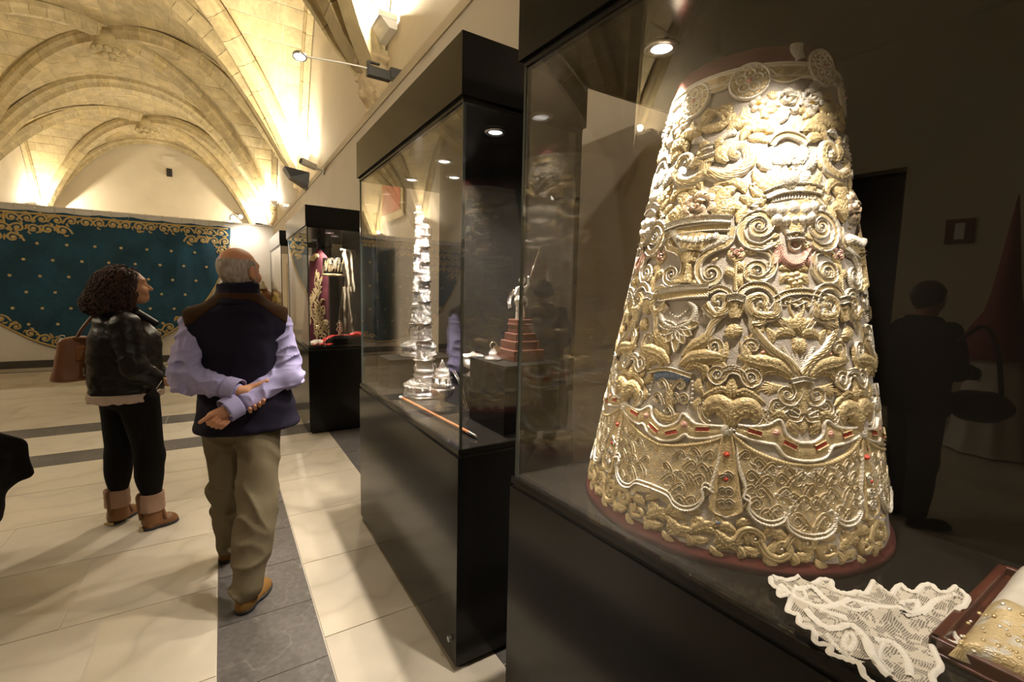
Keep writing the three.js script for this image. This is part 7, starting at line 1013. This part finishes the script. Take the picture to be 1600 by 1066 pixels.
  put('fluffy_hem', nets((x, y, z) => Math.max(Math.abs(colJ(x, Math.max(y, 0.93), z) + 0.005) - 0.014 + 0.006 * noise3(x * 60, y * 60, z * 60), y - 0.915, 0.862 - y + 0.006 * noise3(x * 40, 1, z * 40)), [-0.78, 0.84, -4.03], [-0.28, 0.94, -3.54], 0.007), clothMat(0.56, 0.44, 0.36, 0.95, { bumpMap: knit, bumpScale: 0.003, sheen: 0.6 }), O[0], O[2], 0.18, 'pale pink fluffy jumper hem');
  const legs = (x, y, z) => { let d = smin(sdCap(x, y, z, [-0.585, 0.86, -3.87], [-0.605, 0.48, -3.87], 0.110, 0.074), sdCap(x, y, z, [-0.605, 0.48, -3.87], [-0.628, 0.19, -3.88], 0.074, 0.050), 0.03); d = smin(d, sdEll(x, y, z, [-0.622, 0.37, -3.87], [0.066, 0.13, 0.068]), 0.04); let r = smin(sdCap(x, y, z, [-0.47, 0.86, -3.70], [-0.425, 0.48, -3.69], 0.110, 0.076), sdCap(x, y, z, [-0.425, 0.48, -3.69], [-0.432, 0.19, -3.70], 0.076, 0.050), 0.03); r = smin(r, sdEll(x, y, z, [-0.44, 0.37, -3.69], [0.068, 0.13, 0.07]), 0.04); d = smin(d, r, 0.015); d = smin(d, sdEll(x, y, z, [-0.53, 0.90, -3.785], [0.15, 0.12, 0.165]), 0.04); return Math.max(d + 0.003 * noise3(x * 12, y * 8, z * 12), y - 0.98, 0.15 - y); };
  put('leggings', nets(legs, [-0.78, 0.12, -4.06], [-0.28, 1.0, -3.52], 0.009), clothMat(0.0075, 0.0065, 0.006, 0.9, { bumpMap: knit, bumpScale: 0.001 }));
  const bootM = phys({ color: new THREE.Color().setRGB(0.19, 0.082, 0.026), roughness: 0.5, bumpMap: leatherBump, bumpScale: 0.001 }), soleM = std({ color: new THREE.Color().setRGB(0.018, 0.014, 0.012), roughness: 0.6 }), knitM = clothMat(0.42, 0.27, 0.19, 0.95, { bumpMap: knit, bumpScale: 0.004 }), brass = std({ color: new THREE.Color().setRGB(0.55, 0.42, 0.2), metalness: 1, roughness: 0.3 });
  for (const [h, e, a] of [[[-0.668, -3.855], [-0.555, -4.035], [-0.634, -3.888]], [[-0.475, -3.668], [-0.300, -3.735], [-0.432, -3.702]]]) {
    const [u, s] = shoe(h, e, 0.045, 0.085); const shaft = nets((x, y, z) => Math.max(Math.hypot(x - a[0], z - a[1]) - 0.052 - 0.01 * sstep(0.14, 0.05, y), y - 0.165, 0.03 - y), [a[0] - 0.09, 0.01, a[1] - 0.09], [a[0] + 0.09, 0.18, a[1] + 0.09], 0.007);
    const b = put('boot', join([u, shaft]), bootM, a[0], a[1], 0.06); put('boot_sole', s, soleM, a[0], a[1], 0.06);
    put('knit_cuff', nets((x, y, z) => Math.max(Math.abs(Math.hypot(x - a[0], z - a[1]) - 0.061) - 0.008 + 0.002 * noise3(x * 70, y * 70, z * 70), y - 0.238, 0.118 - y), [a[0] - 0.09, 0.1, a[1] - 0.09], [a[0] + 0.09, 0.26, a[1] + 0.09], 0.006), knitM, a[0], a[1], 0.06, 'pinkish knitted boot cuff');
    const D = V(e[0] - h[0], 0, e[1] - h[1]).normalize(), S = V(-D.z, 0, D.x), hp = V(a[0], 0, a[1]).addScaledVector(D, -0.062);
    obj('pull_strap', shift(tube([hp.clone().setY(0.07), hp.clone().setY(0.16).addScaledVector(D, -0.008), hp.clone().setY(0.235).addScaledVector(D, -0.010), hp.clone().setY(0.245).addScaledVector(D, 0.004)], 0.011, 14, 8), O), bootM, t);
    obj('heel_plate', shift(box(-0.03, 0.03, 0.008, 0.026, -0.004, 0.004, 0.003).applyQuaternion(new THREE.Quaternion().setFromUnitVectors(V(0, 0, 1), D)).translate(h[0] - D.x * 0.016, 0, h[1] - D.z * 0.016), O), brass, t);
    const m = V(a[0], 0.075, a[1]).addScaledVector(D, 0.055); obj('buckle_strap', shift(tube([m.clone().addScaledVector(S, 0.052).setY(0.05), m.clone().addScaledVector(S, 0.03).setY(0.092), m.clone().setY(0.102), m.clone().addScaledVector(S, -0.03).setY(0.092), m.clone().addScaledVector(S, -0.052).setY(0.05)], 0.009, 16, 8), O), bootM, t);
  }
  // handbag carried behind her
  const bO = [-0.79, 0.955, -4.06], bag = thing('handbag', 'brown leather handbag hanging behind the woman in the black jacket', 'bag', bO);
  const bm = phys({ color: new THREE.Color().setRGB(0.20, 0.078, 0.030), roughness: 0.42, bumpMap: leatherBump, bumpScale: 0.001 });
  const bf = (x, y, z) => { const t0 = clamp(y / 0.28), a = mix(0.165, 0.098, t0), b = mix(0.075, 0.030, t0); const k = Math.pow(Math.pow(Math.abs(x / a), 4) + Math.pow(Math.abs(z / b), 3), 0.27); return smax((k - 1) * b, Math.max(y - 0.28 - 0.01 * Math.cos(x * 20), -y + 0.02 * x), 0.02) + 0.004 * noise3(x * 12, y * 12, z * 12); };
  obj('bag_body', cylUV(nets(bf, [-0.2, -0.02, -0.1], [0.2, 0.32, 0.1], 0.007), 0, 0, 1, 0.14).rotateY(0.25), bm, bag);
  obj('shoulder_strap', [tube([V(-0.02, 0.275, 0.02), V(0.01, 0.34, 0.01), V(0.07, 0.43, -0.02), V(0.14, 0.50, -0.03), V(0.22, 0.49, -0.07)], 0.010, 30, 8), tube([V(0.085, 0.27, 0.02), V(0.11, 0.34, 0.02), V(0.13, 0.42, 0.02), V(0.17, 0.49, 0.0), V(0.22, 0.49, -0.05)], 0.011, 30, 8)], bm, bag);
  obj('hang_tag', [box(-0.035, 0.035, 0.11, 0.20, 0.075, 0.082, 0.01).rotateY(0.25).translate(0.0, 0.03, 0.0)], phys({ color: new THREE.Color().setRGB(0.26, 0.10, 0.03), roughness: 0.45 }), bag);
  obj('metal_clasp', [box(-0.007, 0.007, 0.06, 0.11, 0.082, 0.09, 0.003).rotateY(0.25).translate(0.0, -0.02, 0.005), new THREE.TorusGeometry(0.016, 0.003, 8, 20).translate(0.10, 0.285, 0.03), new THREE.TorusGeometry(0.014, 0.003, 8, 20).translate(-0.085, 0.285, 0.03)], M.silverPlain, bag);
}
// ---------- onlookers: one cut by the left edge, one only mirrored in the glass; and a hooded figure mirrored too ----------
function onlooker(O, label, yaw, o) {
  const t = thing('person', label, 'person', O, yaw);
  const put = (name, g, m) => obj(name, cylUV(g, 0, 0, 1, 0.16), m, t);
  const head = headField([0, 1.62, 0], 0, o.pitch || 0, {}), skinC = () => [0.50, 0.27, 0.16], S = [[-0.2, 1.40, 0], [0.2, 1.40, 0]], E = o.elbows, W = o.wrists;
  const bodyF = (x, y, z) => { let d = smin(head(x, y, z), sdCap(x, y, z, [0, 1.42, 0.02], [0, 1.55, 0.01], 0.06, 0.055), 0.03); d = smin(d, sdCap(x, y, z, [0, 1.32, 0.02], [0, 0.95, 0.02], 0.095, 0.10), 0.06); for (let i = 0; i < 2; i++) { d = smin(d, sdCap(x, y, z, S[i], E[i], 0.05, 0.04), 0.02); d = smin(d, sdCap(x, y, z, E[i], W[i], 0.04, 0.028), 0.02); const D = V(...W[i]).sub(V(...E[i])).normalize(), P = V(...W[i]).addScaledVector(D, 0.05); d = smin(d, sdEll(x, y, z, P.toArray(), [0.03, 0.04, 0.035]), 0.02); for (let k = 0; k < 4; k++) { const a = P.clone().add(V((k - 1.5) * 0.015, -0.02, 0)), b = a.clone().addScaledVector(D, 0.06).add(V(0, -0.03, 0)); d = smin(d, sdCap(x, y, z, a.toArray(), b.toArray(), 0.0095, 0.008), 0.004); } d = smin(d, sdCap(x, y, z, P.toArray(), P.clone().addScaledVector(D, 0.03).add(V(i ? -0.04 : 0.04, 0.01, 0)).toArray(), 0.012, 0.009), 0.006); } for (const s of [-1, 1]) { d = smin(d, sdCap(x, y, z, [s * 0.09, 0.92, 0.01], [s * 0.1, 0.48, -0.01], 0.085, 0.05), 0.04); d = smin(d, sdCap(x, y, z, [s * 0.1, 0.48, -0.01], [s * 0.105, 0.08, 0.02], 0.05, 0.036), 0.03); } return d; };
  put('body', nets(bodyF, [-0.42, 0.02, -0.5], [0.42, 1.76, 0.25], 0.0095, skinC), skinMat(1, 1, 1));
  put('hair', nets((x, y, z) => Math.max(head(x, y, z) - 0.012 + 0.004 * noise3(x * 60, y * 60, z * 60), 1.60 - y - Math.max(0, z) * 0.9, -z - 0.03 - (y - 1.62) * 0.9), [-0.12, 1.48, -0.13], [0.12, 1.76, 0.14], 0.008, () => [0.03, 0.022, 0.018]), phys({ color: 0xffffff, vertexColors: true, roughness: 0.6 }));
  const tab = o.coat, col = column(tab, 0);
  put('coat', nets((x, y, z) => { let d = smin(col(x, y, z), Math.min(smin(sdCap(x, y, z, S[0], E[0], 0.07, 0.06), sdCap(x, y, z, E[0], W[0], 0.06, 0.048), 0.03), smin(sdCap(x, y, z, S[1], E[1], 0.07, 0.06), sdCap(x, y, z, E[1], W[1], 0.06, 0.048), 0.03)), 0.03); d -= 0.012 * ridge(noise3(x * 7, y * 5, z * 7)) - 0.005; if (o.flare) d = smin(d, o.flare(x, y, z), 0.05); return Math.max(d, -sdCap(x, y, z, [0, 1.48, 0.0], [0, 1.6, 0], 0.07, 0.08)); }, [-0.55, tab[0][0] - 0.03, -0.5], [0.55, 1.54, 0.45], 0.011), clothMat(...o.coatCol, 0.85));
  put('trousers', nets((x, y, z) => { let d = 1; for (const s of [-1, 1]) d = Math.min(d, smin(sdCap(x, y, z, [s * 0.09, 0.92, 0.01], [s * 0.1, 0.48, -0.01], 0.11, 0.078), sdCap(x, y, z, [s * 0.1, 0.48, -0.01], [s * 0.105, 0.12, 0.02], 0.078, 0.07), 0.03)); return Math.max(d - 0.008 * ridge(noise3(x * 9, y * 7, z * 9)), y - 1.0, 0.06 - y); }, [-0.26, 0.04, -0.18], [0.26, 1.02, 0.18], 0.011), clothMat(...o.trouserCol, 0.85));
  for (const s of [-1, 1]) { const [u, so] = shoe([s * 0.105, 0.06], [s * 0.125, -0.22], 0.046, 0.075); put('shoe', u, std({ color: new THREE.Color().setRGB(0.015, 0.012, 0.01), roughness: 0.5 })); put('shoe_sole', so, std({ color: new THREE.Color().setRGB(0.1, 0.09, 0.08), roughness: 0.7 })); }
  return t;
}
onlooker([-1.42, 0, -3.62], 'person in a long black coat cut off by the left edge of the picture', 0.5, { elbows: [[-0.26, 1.12, -0.05], [0.26, 1.12, -0.02]], wrists: [[-0.2, 0.92, -0.24], [0.2, 0.90, -0.24]], coatCol: [0.008, 0.0065, 0.007], trouserCol: [0.01, 0.009, 0.009], coat: [[0.22, 0.30, 0.24, 0.02, 0.02], [0.5, 0.30, 0.24, 0.02, 0.02], [0.85, 0.24, 0.18, 0.01, 0.02], [1.1, 0.2, 0.145, 0, 0.02], [1.3, 0.205, 0.13, 0, 0.02], [1.42, 0.15, 0.11, 0, 0.02], [1.5, 0.1, 0.09, 0, 0.02]],
  flare: (x, y, z) => smin(smin(sdCap(x, y, z, [0.22, 0.74, 0.06], [0.40, 0.655, 0.08], 0.05, 0.03), sdCap(x, y, z, [0.41, 0.63, 0.08], [0.42, 0.46, 0.07], 0.035, 0.03), 0.02), smin(sdCap(x, y, z, [0.30, 0.58, 0.05], [0.33, 0.46, 0.05], 0.10, 0.07), sdCap(x, y, z, [0.24, 0.5, 0.05], [0.25, 0.32, 0.05], 0.1, 0.06), 0.04), 0.05) + 0.012 * noise3(x * 11, y * 9, z * 11) });
onlooker([-2.49, 0, -0.80], 'person in a dark coat with a shoulder bag, mirrored in the skirt case glass', 2.3, { pitch: -0.3, elbows: [[-0.26, 1.15, -0.02], [0.26, 1.15, -0.02]], wrists: [[-0.1, 1.12, -0.26], [0.1, 1.12, -0.26]], coatCol: [0.012, 0.011, 0.012], trouserCol: [0.05, 0.05, 0.06], coat: [[0.82, 0.23, 0.16, 0, 0.02], [1.0, 0.215, 0.155, 0, 0.02], [1.2, 0.21, 0.145, 0, 0.02], [1.35, 0.2, 0.13, 0, 0.02], [1.43, 0.15, 0.11, 0, 0.02], [1.5, 0.1, 0.09, 0, 0.02]] });
{
  const b = thing('shoulder_bag', 'black shoulder bag of the reflected person in the dark coat', 'bag', [-2.58, 0.90, -0.50]); obj('bag_body', nets((x, y, z) => sdEll(x, y, z, [0, 0, 0], [0.12, 0.11, 0.17]) + 0.01 * noise3(x * 12, y * 12, z * 12), [-0.16, -0.15, -0.22], [0.16, 0.15, 0.22], 0.014), M.blackPlastic, b); obj('strap', tube([V(0, 0.1, 0.1), V(0.08, 0.4, 0.06), V(0.25, 0.55, 0.0), V(0.32, 0.45, -0.1)], 0.014, 20, 6), M.blackPlastic, b);
  const h = thing('hooded_mannequin', 'mannequin in white robe and tall pointed red hood by the left wall', 'mannequin', [-5.24, 0, -0.64]);
  obj('white_robe', grid(60, 30, (u, v) => { const a = u * 6.2832, y = mix(0.02, 1.42, v), r = mix(0.34, 0.17, Math.pow(v, 0.8)) * (1 + 0.08 * Math.sin(a * 9) * (1 - v)); return V(Math.cos(a) * r, y, Math.sin(a) * r); }), clothMat(0.6, 0.56, 0.5, 0.85, { side: THREE.DoubleSide }), h);
  for (const s of [-1, 1]) obj('sleeve', cyl(V(0.02, 1.32, s * 0.16), V(0.12, 0.85, s * 0.36), 0.07, 0.11, 20), clothMat(0.6, 0.56, 0.5, 0.85), h);
  obj('red_hood', lathe([[0.30, 1.02], [0.31, 1.08], [0.26, 1.32], [0.15, 1.52], [0.115, 1.7], [0.09, 1.9], [0.04, 2.4], [0.006, 2.72]], 40), phys({ color: new THREE.Color().setRGB(0.15, 0.008, 0.012), roughness: 0.7, side: THREE.DoubleSide }), h);
  const s = thing('wall_sign', 'small framed notice board on the left wall by the hooded mannequin', 'sign', [XL + 0.005, 2.6, -1.3]); obj('sign_frame', box(0, 0.03, -0.17, 0.17, -0.15, 0.15, 0.005), std({ color: new THREE.Color().setRGB(0.10, 0.015, 0.012), roughness: 0.6 }), s); obj('sign_sheet', box(0.03, 0.033, -0.11, 0.11, -0.05, 0.05), M.whiteBoard, s);
}
scene.traverse(o => { if (o.isMesh) { o.castShadow = true; o.receiveShadow = true; } });
renderer.render(scene, camera);
